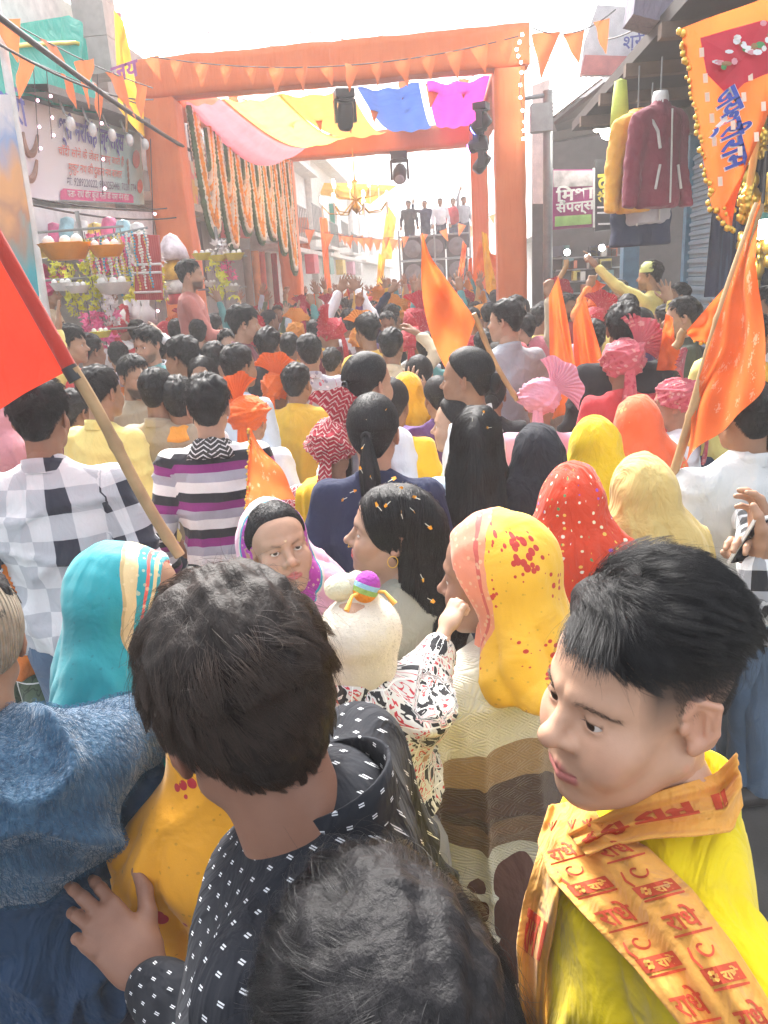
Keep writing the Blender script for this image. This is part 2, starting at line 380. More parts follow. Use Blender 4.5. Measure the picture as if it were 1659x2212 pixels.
# ------------------------------------------------------------------ head
def head_sdf(g, jaw=1., nose=1., tip=1., cheek=1., eye=1., ears=True, mouth=0., neck=True, fine=False, smile=0., nz=0., mz=0., br=1.):
    X, E, S = np.abs(g.X), g.ell, g.seg
    gx = g.X; g.X = X                       # mirror
    d = E((0, -.017, .035), (.0745, .094, .088))
    d = smin(d, E((0, .034, .036), (.060, .054, .062)), .03)
    d = smin(d, E((0, .040, -.030), (.057 * jaw, .052, .070)), .03)
    d = smin(d, S((.050 * jaw, -.004, -.052), (.016, .070, -.099), .018, .016), .03)
    d = smin(d, E((0, .040, -.078), (.046 * jaw, .046, .036)), .02)
    d = smin(d, E((0, .078, -.100), (.017, .014, .013)), .015)
    d = smin(d, E((.042, .062, -.026), (.021 * cheek, .022, .022)), .022)
    d = smin(d, E((.030, .072, -.048), (.022 * cheek, .018, .022)), .022)
    d = smin(d, S((.010, .087 - .004 * (1 - br), .024), (.043, .066, .024), .011 * br, .010), .014)     # brow ridge
    d = smin(d, E((0, .076, -.066), (.030, .020, .024)), .014)                    # mouth mound
    d = smax(d, -E((.0315, .0955, .002), (.0185, .0165, .0115)), .012)            # eye sockets
    n = S((0, .085, .010), (0, .104 + .006 * nose, -.026 + nz), .0085, .0095 * tip)
    n = smin(n, E((0, .1075 + .005 * nose, -.0295 + nz), (.0115 * tip, .0110 * tip, .0100 * tip)), .008)
    n = smin(n, E((.0125 * tip, .0975, -.0335 + nz), (.0078 * tip, .0095, .0078)), .007)
    d = smin(d, n, .010)
    if fine: d = smax(d, -E((.0062, .1060, -.0415 + nz), (.0042, .0065, .0045)), .003)
    # lips
    cx_, cy_, cz_ = .0235 + .0055 * smile, .083 - .005 * smile, -.0655 + .0055 * smile + mz
    u = S((.004, .0955, -.0595 + mz), (cx_, cy_, cz_), .0050, .0026); l = smin(S((0, .0945, -.0705 + mz), (cx_ * .62, .0885, -.0690 + .002 * smile + mz), .0068, .0055), S((cx_ * .62, .0885, -.0690 + .002 * smile + mz), (cx_ * .93, cy_ + .001, cz_ - .0015), .0052, .0028), .004)
    d = smin(d, smin(u, l, .002), .005)
    slit = smin(S((0, .1015, -.0650 + mz), (cx_ * .6, .0955, -.0652 + .0015 * smile + mz), .0013 + .4 * max(mouth, 0), .0013), S((cx_ * .6, .0955, -.0652 + .0015 * smile + mz), (cx_ + .001, cy_ + .003, cz_ + .0005), .0013, .0010), .001)
    d = smax(d, -slit, .0025)
    # lids: a shell round the eyeball with an almond opening
    eb = E((.0315, .0735, .0020), (.0150, .0150, .0150))
    op = E((.0318, .0900, .0006), (.0150, .0200, .0039 * eye))
    lid = smax(eb, -op, .0016)
    d = smax(smin(d, lid, .006), -op, .0016)
    if ears:
        Rr = _rz(radians(24)) @ _rx(radians(-12))
        e = E((.0775, -.014, -.001), (.0065, .0185, .0315), Rr)
        e = smax(e, -E((.0835, -.010, .000), (.0085, .0110, .0195), Rr), .003)
        e = smin(e, S((.0730, .003, .010), (.0770, -.006, .029), .0034, .0040), .003)
        e = smin(e, S((.0770, -.006, .029), (.0860, -.026, .021), .0040, .0040), .003)
        e = smin(e, S((.0860, -.026, .021), (.0855, -.026, -.010), .0040, .0036), .003)
        e = smin(e, S((.0855, -.026, -.010), (.0775, -.012, -.026), .0036, .0050), .004)
        e = smin(e, E((.0765, -.009, -.027), (.0055, .0085, .0090)), .005)
        e = smin(e, S((.0800, -.017, .016), (.0815, -.018, -.010), .0026, .0024), .003)
        e = smin(e, E((.0735, .004, -.003), (.0040, .0045, .0070)), .004)
        e = smin(e, E((.069, -.014, -.002), (.006, .012, .022)), .005)
        d = smin(d, e, .006)
    g.X = gx
    if neck:
        d = smin(d, S((0, -.022, -.050), (0, -.034, -.160), .054, .056), .025)
    return d
HEADK = np.array([.0315, .0735, .0020])
def seg_dist(V, a, b):
    a = np.asarray(a, float); b = np.asarray(b, float); d = b - a; t = np.clip((V - a) @ d / (d @ d), 0, 1); return np.linalg.norm(V - a - t[:, None] * d, axis=1)
def head_colors(V, skin, lip=(.36, .10, .09), beard=0., brow=1., bindi=None, fade=0., tilak=None, smile=0., mz=0., moles=()):
    A = V.copy(); A[:, 0] = np.abs(A[:, 0])
    c = np.tile(np.asarray(skin, float), (len(V), 1))
    def ss(d, r0, r1): t = np.clip((r1 - d) / (r1 - r0), 0, 1); return (t * t * (3 - 2 * t))[:, None]
    warm = np.exp(-((A - [.045, .07, -.03]) ** 2).sum(1) / .02 ** 2) + np.exp(-((A - [0, .115, -.03]) ** 2).sum(1) / .012 ** 2) + (A[:, 0] > .074) * (A[:, 2] < .035) * .8
    c = c * (1 + warm[:, None] * np.array([.06, -.07, -.08]))
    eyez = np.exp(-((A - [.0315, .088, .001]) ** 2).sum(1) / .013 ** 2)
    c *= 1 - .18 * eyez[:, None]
    Am = A - [0, 0, mz]; sm = smile; d = np.minimum(seg_dist(Am, (.002, .099, -.0600), (.0225 + .005 * sm, .084 - .005 * sm, -.0655 + .005 * sm)) - .0014, np.minimum(seg_dist(Am, (0, .0985, -.0705), (.0145 + .003 * sm, .092, -.0690 + .002 * sm)) - .0034, seg_dist(Am, (.0145 + .003 * sm, .092, -.069 + .002 * sm), (.0210 + .004 * sm, .085 - .004 * sm, -.0665 + .004 * sm)) - .0016))
    m = ss(d, .002, .0055); c = c * (1 - m) + m * np.asarray(lip)
    d = np.minimum(seg_dist(A, (.016, .091, .0185), (.034, .083, .0235)), seg_dist(A, (.034, .083, .0235), (.050, .066, .0185)))
    m = ss(d, .0016, .0062) * .85 * brow; c = c * (1 - m) + m * np.array([.018, .014, .012])
    d = seg_dist(A, (.024, .0870, .0056), (.044, .080, .0046)); m = ss(d, .0006, .0032) * .75; c = c * (1 - m) + m * np.array([.02, .015, .014])
    if beard:
        z = np.clip((-.040 - A[:, 2]) / .02, 0, 1) * np.clip((A[:, 2] + .150) / .03, 0, 1) * np.clip((A[:, 1] - .0) / .015, 0, 1) * np.clip((A[:, 0] - .026) / .012 + (A[:, 2] < -.078) * 1. , 0, 1)
        mu = np.exp(-(seg_dist(A, (0, .1, -.052), (.025, .085, -.062)) / .0055) ** 2)
        m = np.clip(np.maximum(z, mu) * beard, 0, .93)[:, None]; c = c * (1 - m) + m * np.array([.02, .016, .014])
    if fade:
        m = np.clip(fade * np.clip((A[:, 2] - .0 + .0 * A[:, 1]) / .05 + .25, 0, 1) * (A[:, 1] < .052) * (A[:, 0] < .0735 + .03 * (A[:, 2] > .03)), 0, .9)
        m *= np.clip((.055 - A[:, 1]) / .02, 0, 1); m = m[:, None]; c = c * (1 - m) + m * np.array([.02, .018, .018])
    for q in moles: m = ss(np.linalg.norm(V - q[:3], axis=1), q[3] * .5, q[3] * 1.3) * .7; c = c * (1 - m) + m * np.array([.10, .05, .035])
    if bindi is not None:
        m = ss(np.linalg.norm(V - [0, .097, .030], axis=1), .0022, .004); c = c * (1 - m) + m * np.asarray(bindi)
    if tilak is not None:
        d = np.minimum(seg_dist(A, (.006, .0955, .02), (.009, .085, .075)), 1); m = ss(d, .0022, .0042); c = c * (1 - m) + m * np.asarray(tilak)
    return np.hstack([np.clip(c, 0, 1), np.ones((len(V), 1))])
def eyes_geo(gx=0., gz=0., n=14, m=10, iris=(.035, .018, .010)):
    """eyeballs as spheres whose pole is the pupil, looking along (gx, 1, gz)"""
    Vs, Cs, Fs = [], [], []; k = 0
    t = np.concatenate([[0, .20, .24, .50, .55], np.linspace(.7, pi, m - 5)]); a = np.arange(n) * 2 * pi / n
    P = np.stack([np.sin(t)[:, None] * np.cos(a), np.cos(t)[:, None] * np.ones(n), np.sin(t)[:, None] * np.sin(a)], -1)
    ccol = np.array([(.004, .004, .004)] * 2 + [iris, iris, (.62, .58, .55)] + [(.68, .64, .61)] * (m - 5))
    i, j = np.meshgrid(np.arange(m - 1), np.arange(n), indexing='ij'); i = i.ravel(); j = j.ravel(); kk = (j + 1) % n
    Fq = np.stack([i * n + j, i * n + kk, (i + 1) * n + kk, (i + 1) * n + j], 1)
    f = nrm(np.array([gx, 1., gz])); r = nrm(np.cross(f, [0, 0, 1.])); u = np.cross(r, f); B = np.stack([r, f, u], 1)
    for sx in (-1, 1):
        V = (P.reshape(-1, 3) * .0134) @ B.T + HEADK * [sx, 1, 1]
        Vs.append(V); Cs.append(np.hstack([np.repeat(ccol, n, 0), np.ones((n * m, 1))])); Fs.append(Fq + k); k += n * m
    return np.concatenate(Vs), np.concatenate(Fs), np.concatenate(Cs)
_hd = {}
def head_geo(h=.0055, **k):
    key = (h, tuple(sorted(k.items())))
    if key not in _hd:
        g = G((-.105, -.135, -.20), (.105, .135, .140), h); _hd[key] = g.net(head_sdf(g, fine=h < .003, **k))
    return _hd[key]
# ------------------------------------------------------------------ hands: fingers along +Y, palm towards -Z, thumb on -X
_hn = {}
def hand_geo(pose='relax', h=.0048):
    key = (pose, h)
    if key in _hn: return _hn[key]
    curl = dict(relax=(.5, .55, .6, .65), open=(.08, .05, .08, .14), fist=(1.45, 1.5, 1.5, 1.5), point=(.12, 1.45, 1.5, 1.5), flat=(.05, .03, .05, .1), reach=(.34, .22, .50, .70))[pose]
    spread = dict(open=(.22, .04, -.14, -.34), flat=(.03, 0, -.03, -.08), reach=(.10, -.02, -.06, -.10)).get(pose, (.06, .0, -.06, -.12))
    g = G((-.10, -.05, -.10), (.085, .20, .06), h)
    d = smin(g.seg((-.022, .012, 0), (-.024, .085, .002), .017, .0135, (1, 1, .8)), g.seg((.020, .012, -.002), (.026, .078, -.004), .016, .012, (1, 1, .8)), .03)
    d = smin(d, g.seg((0, .02, 0), (0, .085, .004), .019, .0135, (1.1, 1, .75)), .02)
    d = smin(d, g.seg((0, -.045, 0), (0, .02, 0), .024, .022, (1.12, 1, .85)), .025)
    bx = (-.027, -.009, .010, .028); by = (.088, .092, .088, .078); L = (.072, .080, .074, .058); r0 = (.0090, .0093, .0088, .0078)
    for x, y, l, r, c, sp in zip(bx, by, L, r0, curl, spread):
        p = np.array([x, y - .012, .003]); P = [p]; a = 0.
        for q, fr in enumerate((.20, .40, .27, .20)):
            if q: a += c * (.9, 1.05, .75)[q - 1]
            dr = np.array([-sin(sp) * cos(a), cos(sp) * cos(a), -sin(a)]); p = p + dr * l * fr * 1.05; P.append(p)
        fd = g.path(P, [r * 1.08, r * 1.04, r * .97, r * .88, r * .74], .004)
        d = smin(d, fd, .006)
    if pose in ('fist', 'point'): th = [(-.026, .020, -.006), (-.040, .050, -.022), (-.026, .074, -.040), (-.006, .082, -.044)]
    elif pose == 'open' or pose == 'reach': th = [(-.024, .016, -.004), (-.050, .045, -.010), (-.070, .072, -.014), (-.080, .100, -.014)]
    else: th = [(-.024, .016, -.006), (-.043, .048, -.016), (-.050, .078, -.026), (-.047, .102, -.036)]
    d = smin(d, g.path(th, [.0165, .0135, .0110, .0085], .006), .012)
    _hn[key] = g.net(d); return _hn[key]

# ------------------------------------------------------------------ hair
HC = np.array([0, -.017, .035]); HR = np.array([.0745, .096, .089])
def fib(n):
    i = np.arange(n) + .5; z = 1 - 2 * i / n; a = pi * (1 + 5 ** .5) * i; s = np.sqrt(1 - z * z); return np.stack([s * np.cos(a), s * np.sin(a), z], 1)
def hairline(d, kind='m'):
    """positive inside the hair region; d = unit directions in head space (y forward)"""
    az = np.degrees(np.abs(np.arctan2(d[:, 0], d[:, 1])))
    if kind == 'm': zb = np.interp(az, [0, 25, 42, 60, 72, 82, 100, 125, 150, 180], [.50, .50, .44, .20, -.20, -.42, -.15, -.50, -.80, -.86])
    else: zb = np.interp(az, [0, 25, 42, 60, 75, 88, 105, 125, 150, 180], [.52, .50, .42, .22, -.05, -.25, -.25, -.60, -.92, -.95])
    return d[:, 2] - zb
def ell_pt(d, k):
    """point on the scalp ellipsoid, the lower half stretched down towards the nape"""
    R = np.where(d[:, 2:] < 0, HR * [1, .93, 1.28], HR); return HC + d * R * k
def hair_cap(kind, thick, seed=0, rough=.08, nu=40, nv=56, zmin=None):
    t = np.linspace(.002, pi * .88, nu); a = np.arange(nv) * 2 * pi / nv
    d = np.stack([np.sin(t)[:, None] * np.sin(a), np.sin(t)[:, None] * np.cos(a), np.cos(t)[:, None] * np.ones(nv)], -1).reshape(-1, 3)
    m = hairline(d, kind); m = m if zmin is None else np.minimum(m, d[:, 2] - zmin(d)); m = np.clip(m / .22, -1, 1); th = thick(d) if callable(thick) else np.full(len(d), thick)
    w = wob(d, 9., seed) * rough
    k = np.where(m > 0, 1.035 + th * np.sqrt(np.maximum(m, 0)) * (1 + w * 3) / .085, 1.0 + m * .25)
    V = ell_pt(d, k[:, None]); V[:nv] = V[:nv].mean(0); i, j = np.meshgrid(np.arange(nu - 1), np.arange(nv), indexing='ij'); i = i.ravel(); j = j.ravel(); kk = (j + 1) % nv
    return V, np.stack([i * nv + j, (i + 1) * nv + j, (i + 1) * nv + kk, i * nv + kk], 1)
def strands(N, n, kind, length, flow, lift, seed=0, grav=.0, noise=.25, clump=.6, nclump=150, wild=.04, mask=None, floor=.0, lo=.004):
    """roots over the hair region, marched along flow(), kept above the scalp; returns (M, n, 3)"""
    r = np.random.default_rng(seed); d = fib(N * 2); d = nrm(d + r.normal(size=d.shape) * .012)
    m = hairline(d, kind) + r.normal(size=len(d)) * .035
    ok = m > 0
    if mask is not None: ok &= mask(d)
    d = d[ok]; m = np.minimum(m[ok] / .3, 1); M = len(d)
    L = (length(d) if callable(length) else np.full(M, length)) * r.uniform(.72, 1.12, M)
    H = (lift(d) if callable(lift) else np.full(M, lift)) * r.uniform(.35, 1., M) * np.sqrt(np.clip(m, .12, 1)) + lo
    p = ell_pt(d, 1.0); P = np.empty((M, n, 3)); P[:, 0] = p
    cl = r.integers(0, M, nclump); ci = np.argmin(((d[:, None, :] - d[None, cl, :]) ** 2).sum(2), 1)
    jit = r.normal(size=(M, 3)) * noise + (r.normal(size=(nclump, 3)) * noise * 1.2)[ci]
    wi = r.random(M) < wild; jit[wi] *= 3.; H = np.where(wi, H * 1.25 + .004, H)
    for k in range(1, n):
        t = k / (n - 1)
        out = nrm((p - HC) / HR ** 2); f = flow(p, t) + jit * (.4 + t); f = f - out * (f * out).sum(1, keepdims=True) * .9
        f = nrm(f); f = f + out * (.55 * (1 - t) ** 2) + np.array([0, 0, -grav * t])
        p = p + nrm(f) * (L / (n - 1))[:, None]
        R = np.where((p - HC)[:, 2:] < 0, HR * [1, .93, 1.28], HR); q = (p - HC) / R; rho = np.linalg.norm(q, axis=1)
        want = 1 + H * (1 - (1 - t) ** 2) / .085
        tight = np.where(rho > want, .65, 1.) if floor == 0 else np.where(rho > want, floor, 1.)
        tight = np.where(wi, tight * .2, tight)
        nr = rho + (want - rho) * tight
        p = HC + (q * (nr / rho)[:, None]) * R
        P[:, k] = p
    if clump:
        w = (np.linspace(0, 1, n) ** 1.3 * clump)[None, :, None] * (~wi)[:, None, None]
        P = P * (1 - w) + (P[cl][ci] + (P[:, :1] - P[cl][ci][:, :1]) * .55) * w
    return P
def curves(name, P, rad=.0004, mat=None, tip=.35):
    M, n, _ = P.shape; c = bpy.data.hair_curves.new(name); c.add_curves([n] * M)
    c.attributes['position'].data.foreach_set('vector', P.astype(f32).ravel())
    ra = c.attributes.get('radius') or c.attributes.new('radius', 'FLOAT', 'POINT')
    ra.data.foreach_set('value', np.tile((rad * np.linspace(1, tip, n)), M).astype(f32))
    if mat: c.materials.append(mat)
    return c
def crown_flow(crown, swirl=.35, fwd=0.):
    crown = np.asarray(crown, float)
    def f(p, t):
        v = p - crown; o = nrm((p - HC) / HR ** 2); v = v - o * (v * o).sum(1, keepdims=True); v = nrm(v)
        return v + swirl * np.cross(o, v) + np.array([0, fwd, 0])
    return f
def part_flow(to, down=.35, px=0.):
    to = np.asarray(to, float)
    def f(p, t):
        v = to - p; o = nrm((p - HC) / HR ** 2); v = nrm(v); v[:, 2] -= down * np.clip(1.5 - 3 * t, 0, 1); s = np.where(p[:, 0:1] > px, 1, -1) * np.clip(1 - 2 * t, 0, 1)
        v[:, 0:1] += s * .9; return v
    return f
def hang_flow(p, t):
    """loose long hair: from the parting sideways and back, then straight down"""
    s = np.where(p[:, 0:1] >= 0, 1., -1.); v = np.zeros_like(p)
    top = np.clip((p[:, 2:3] - .02) / .08, 0, 1)
    v[:, 0:1] = s * .9 * top * (1 - t); v[:, 1:2] = -.5 * np.clip((p[:, 1:2] + .05) / .1, 0, 1); v[:, 2:3] = -.9; return v
def surf_strands(V, F, flow, N, L, n=7, seed=0, noise=.12, lift=.0015):
    from mathutils.bvhtree import BVHTree as BT
    bt = BT.FromPolygons(V.tolist(), F.tolist()); r = np.random.default_rng(seed); c = V[F].mean(1); nn = np.cross(V[F[:, 2]] - V[F[:, 0]], V[F[:, 3]] - V[F[:, 1]]); ar = np.linalg.norm(nn, axis=1); nn = nrm(nn)
    i = r.choice(len(F), N, p=ar / ar.sum()); w = r.dirichlet(np.ones(4), N); p = (V[F[i]] * w[:, :, None]).sum(1); nm = nn[i]; P = np.empty((N, n, 3)); l = L * r.uniform(.6, 1.2, N); jit = r.normal(size=(N, 3)) * noise; h = lift * r.uniform(.2, 1.6, N)
    P[:, 0] = p - nm * .001
    for k in range(1, n):
        f = flow(p, k / (n - 1)) + jit; f = f - nm * (f * nm).sum(1, keepdims=True); p = p + nrm(f) * (l / (n - 1))[:, None]
        for q in range(N):
            a_, b_, _, _ = bt.find_nearest(p[q]); p[q] = a_; nm[q] = b_
        P[:, k] = p + nm * (h * (1 if k < n - 1 else .6))[:, None]
    return P
HAIR = {}
def hair_style(key):
    """list of (kind, data) in head space, built once and shared"""
    if key in HAIR: return HAIR[key]
    b, _, v = key.partition(':'); sd = int(v or 0); out = []
    if b == 'under': out = [('cap', mesh('hair', *hair_cap('f', .009, sd, .03), [CAPB]))]
    elif b == 'front':
        c = hair_cap('f', .010, sd, .03, 60, 80); out = [('cap', mesh('hair', *c, [CAPB])), ('str', curves('hair_strands', surf_strands(*c, part_flow((0, -.12, .0)), 5200, .06, 6, sd, .05, .0016), .0004, HAIRB))]
    elif b in ('short', 'messy', 'crop', 'wavy'):
        top = dict(short=.022, messy=.034, crop=.012, wavy=.030)[b]
        th = lambda d: top * np.clip(.35 + 1.1 * d[:, 2], .22, 1.)
        c = hair_cap('m', lambda d: th(d) * .62 * (1 + .35 * d[:, 0] * (-1) ** sd), sd, .16)
        Lh = dict(short=.042, messy=.062, crop=.022, wavy=.055)[b]
        fl = crown_flow((.015 * (-1) ** sd, -.085, .105), .45 * (-1) ** sd, .25 + .2 * (sd % 3))
        P = strands(5200, 7, 'm', lambda d: Lh * np.clip(.45 + .9 * d[:, 2], .3, 1.1), fl, th, sd, .15, dict(short=.25, messy=.42, crop=.3, wavy=.45)[b], .8, 150, .05)
        out = [('cap', mesh('hair', *c, [CAPB])), ('str', curves('hair_strands', P, .00062, HAIRB))]
    else:
        c = hair_cap('f', lambda d: .012 + .004 * d[:, 2], sd, .03)
        V, F = c
        to = (0, -.135, .02) if b == 'pony' else (0, -.125, -.02)
        if b == 'long':
            g = G((-.15, -.26, -.48), (.15, .11, .15), .011)
            d = g.ell((0, -.018, .037), (.086, .112, .096))
            d = smin(d, g.path([(0, -.095, .02), (0, -.122, -.10), (0, -.165, -.24), (.01, -.178, -.43)], [.045, .058, .06, .035], .03), .04)
            gx = g.X; g.X = np.abs(gx); d = smin(d, g.path([(.062, -.04, .0), (.074, -.065, -.10), (.070, -.135, -.23), (.045, -.165, -.41)], [.026, .030, .034, .022], .02), .03)
            g.X = gx
            d = smax(d, -g.ell((0, .100, -.022), (.066, .088, .096)), .010)
            V, F = g.net(d); V = V + vnormals(V, F) * (wob(V * [1, 1, .25], 60., sd) * .004)[:, None]
            P = surf_strands(V, F, hang_flow, 5200, .15, 7, sd, .10, .003)
        else:
            P = surf_strands(V, F, part_flow(to), 4200, .075, 6, sd, .05, .0018)
        out = [('cap', mesh('hair', V, F, [CAPB])), ('str', curves('hair_strands', P, .0005, HAIRB))]
        r = np.random.default_rng(sd)
        if b == 'pony':
            n = 14; M = 900; a = r.uniform(0, 6.28, M); q = np.sqrt(r.random(M)); t = np.linspace(0, 1, n)
            ax = np.stack([.01 * np.sin(3 * t), -.135 - .035 * np.sin(t * pi * .8), .02 + .02 * t - .42 * t ** 1.15], 1)
            wdt = np.interp(t, [0, .05, .35, .8, 1], [.012, .016, .036, .026, .010])
            P = ax[None] + (np.stack([np.cos(a) * q, np.sin(a) * q * .6, 0 * a], 1)[:, None, :] * wdt[None, :, None]); P += r.normal(size=(M, 1, 3)) * .003 * t[None, :, None]
            m = MB().tube(ax, wdt * .8, 10); out += [('tail', m.build('ponytail', [CAPB], True)), ('str', curves('ponytail_strands', P, .0006, HAIRB))]
            m = MB(); T = np.linspace(0, 2 * pi, 15); m.tube(np.stack([.014 * np.cos(T), np.full(15, -.137), .021 + .014 * np.sin(T)], 1), .0045, 6); out.append(('tie', m.build('hair_tie', [plain('black_band', (.02, .02, .022))], True)))
        if b == 'bun':
            m = MB(); T = np.linspace(0, 6 * pi, 60); q = np.linspace(.008, .036, 60)
            m.tube(np.stack([q * np.cos(T), -.128 - .022 * (1 - q / .036) + 0 * T, -.012 + q * np.sin(T)], 1), np.linspace(.012, .015, 60), 8); out.append(('bun', m.build('hair_bun', [CAPB], True)))
    HAIR[key] = out; return out

# ------------------------------------------------------------------ head coverings
def turban_geo(seed=0, fan=(0., .4), tail=True, size=1.):
    """wound cloth turban with a pleated fan and a hanging tail, head space"""
    r = np.random.default_rng(seed); nu, nv = 44, 72; t = np.linspace(.03, pi * .80, nu); a = np.arange(nv) * 2 * pi / nv
    d = np.stack([np.sin(t)[:, None] * np.sin(a), np.sin(t)[:, None] * np.cos(a), np.cos(t)[:, None] * np.ones(nv)], -1).reshape(-1, 3)
    C = np.array([0, -.022, .048]); R = np.array([.104, .126, .100]) * size
    k = np.ones(len(d)); 
    for q in range(9):
        ax = nrm(np.array([r.normal() * .9, r.normal() * .35 + (-.5 if q % 2 else .5), 1.])); off = -.75 + .17 * q + r.normal() * .04
        x = d @ ax - off; k += .085 * np.exp(-(x / .13) ** 2) * (x < .02) + .085 * np.exp(-(x / .035) ** 2) * (x >= .02) - .02
    k += wob(d, 22., seed) * .012 + .02 * np.sin((d @ nrm(np.array([.4, .5, 1.]))) * 42 + 3 * wob(d, 5., seed))
    front = np.exp(-((d - nrm(np.array([0, 1., -.25]))) ** 2).sum(1) / .25)
    V = C + d * R * k[:, None] * (1 - .10 * front[:, None]); V[:, 2] += .035 * np.exp(-((d - nrm(np.array([0, 1., -.3]))) ** 2).sum(1) / .3)
    i, j = np.meshgrid(np.arange(nu - 1), np.arange(nv), indexing='ij'); i = i.ravel(); j = j.ravel(); kk = (j + 1) % nv
    m = MB(); m.add(V, np.stack([i * nv + j, (i + 1) * nv + j, (i + 1) * nv + kk, i * nv + kk], 1))
    base = m.build('turban', None, True, dict(pc=np.stack([np.arctan2(V[:, 0], -V[:, 1]) * .12, V[:, 2] * 1.2 + .3 * V[:, 0], 0 * V[:, 0]], 1)))
    out = [('turban', base)]
    if fan is not None:
        roll, tilt = fan; nu, nv = 14, 65; u = np.linspace(0, 1, nu)[:, None]; th = np.linspace(-1.2, 1.2, nv)[None, :]
        l = .02 + .165 * u * (1 + .05 * np.sin(th * 9 + seed)); x = l * np.sin(th * (.55 + .45 * u)); z = l * np.cos(th * (.55 + .45 * u))
        y = .011 * u * np.cos(np.arange(nv) * pi / 2)[None, :] + .025 * u ** 2 * np.sin(2 * th + seed)
        P = np.stack([x, y, z], -1).reshape(-1, 3) @ (_ry(roll) @ _rx(tilt)).T + C + np.array([.055 * sin(roll), -.02, .055 * cos(roll)])
        m = MB(); m.grid(P, nu, nv); P2 = P + np.array([0, .004, 0]); m.grid(P2, nu, nv)
        pc = np.stack([(x * np.ones_like(u)).ravel(), (l * np.ones_like(th)).ravel(), 0 * x.ravel()], 1)
        out.append(('turban_fan', m.build('turban_fan', None, True, dict(pc=np.vstack([pc, pc])))))
    if tail:
        nu, nv = 16, 9; u = np.linspace(0, 1, nu)[:, None]; w = np.linspace(-1, 1, nv)[None, :]
        x = w * (.022 + .03 * u) + .035 * u * np.sin(seed) ; y = -.118 - .05 * np.sin(u * 2.2) + .008 * np.cos(w * 8) * (.4 + u); z = .02 - .30 * u + .01 * w
        P = np.stack([x + 0 * u, y + 0 * w, z + 0 * w], -1).reshape(-1, 3); m = MB(); m.grid(P, nu, nv); m.grid(P + [0, -.004, 0], nu, nv)
        out.append(('turban_tail', m.build('turban_tail', None, True, dict(pc=np.vstack([P, P])[:, [0, 2, 1]]))))
    return out
_tb = {}
def turban(seed, fan, tail, size):
    k = (seed, fan, tail, size)
    if k not in _tb: _tb[k] = turban_geo(*k)
    return _tb[k]
def veil_geo(seed=0, h=.011, drop=.62, flare=1., wid=1., open_=1., stole=0.):
    """head cloth: over the crown, round the face, down over shoulders and back (head space, body facing the same way)"""
    g = G((-.34, -.30, -drop - .05), (.34, .26, .17), h)
    d = g.ell((0, -.020, .035), (.091, .112, .104))
    d = smin(d, g.seg((0, -.048, .0), (0, -.062, -.17), .092, .098 + .028 * wid, (1.1, .85, 1)), .04)
    d = smin(d, g.seg((-.12 * wid, -.045, -.200), (.12 * wid, -.045, -.200), .078 * wid), .11)
    d = smin(d, g.seg((0, -.07, -.18), (0, -.085, -drop), .14 * wid, .18 * flare, (1.2, .62, 1)), .09)
    d = smax(d, -g.ell((0, .100, -.022), (.072 * open_, .105, .108)), .012)
    d = smax(d, -(g.Z + f32(drop)) + 0 * d, .02)
    if stole: d = smin(d, g.path([(.09, .02, -.17), (.12, .12, -.28), (.10, .13, -drop)], [.05, .05, .06], .03), .05)
    V, F = g.net(d); V = relax(V, F, 1); N = vnormals(V, F)
    a = np.arctan2(V[:, 0], -V[:, 1]); lo = np.clip((-.02 - V[:, 2]) / .22, 0, 1)
    f1 = np.abs(np.sin(a * 5.5 + 1.8 * wob(V, 7., seed) + seed + 2.5 * V[:, 2])) ** .6; f2 = (1 - np.abs(wob(V * [1., 1., .35] + np.array([0, 0, .3]) * V[:, :1], 14., seed + 2, 2))) ** 5
    V = V + N * (lo * .030 * (f1 - .6) + (.30 + .70 * lo) * .019 * (f2 - .2) + .003 * wob(V * [1, 1, .6], 40., seed))[:, None]
    q = (V - [0, .100, -.022]) / (np.array([.072 * open_, .105, .108])); edge = (np.linalg.norm(q, axis=1) - 1) * .085
    pc = np.stack([a * .13, V[:, 2], edge], 1)
    return mesh('veil', V, F, None, dict(pc=pc))
_vl = {}
def veil(*k):
    if k not in _vl: _vl[k] = veil_geo(*k)
    return _vl[k]
# ------------------------------------------------------------------ people
def frame(y, z):
    y = nrm(np.asarray(y, float)); x = nrm(np.cross(y, np.asarray(z, float))); return np.stack([x, y, np.cross(x, y)], 1)
def M4(R=None, t=(0, 0, 0), s=1.):
    m = np.eye(4); m[:3, :3] = (np.eye(3) if R is None else np.asarray(R)) * s; m[:3, 3] = t; return m
ARM = {  # elbow and wrist, x outward from the shoulder (metres, standing 1.7 m)
    'down': ((.075, -.03, -.29), (.085, .09, -.52), 'relax'), 'down2': ((.06, .02, -.29), (.02, .20, -.43), 'relax'),
    'up': ((.08, .07, .25), (.03, .14, .50), 'open'), 'up2': ((.13, .12, .22), (-.02, .22, .45), 'point'), 'fist': ((.11, .05, .24), (.10, .12, .49), 'fist'),
    'front': ((.05, .10, -.26), (-.10, .31, -.14), 'relax'), 'phone': ((.06, .12, -.25), (-.09, .27, -.02), 'relax'),
    'clap': ((.06, .20, -.18), (-.13, .36, .05), 'open'), 'wave': ((.22, .05, .02), (.16, .16, .25), 'open'),
    'hug': ((.24, .10, -.03), (.42, .28, -.01), 'relax'), 'pole': ((.10, .14, -.22), (.02, .32, -.02), 'fist'), 'side': ((.20, -.02, -.20), (.36, .10, -.05), 'open')}
SHOE = None
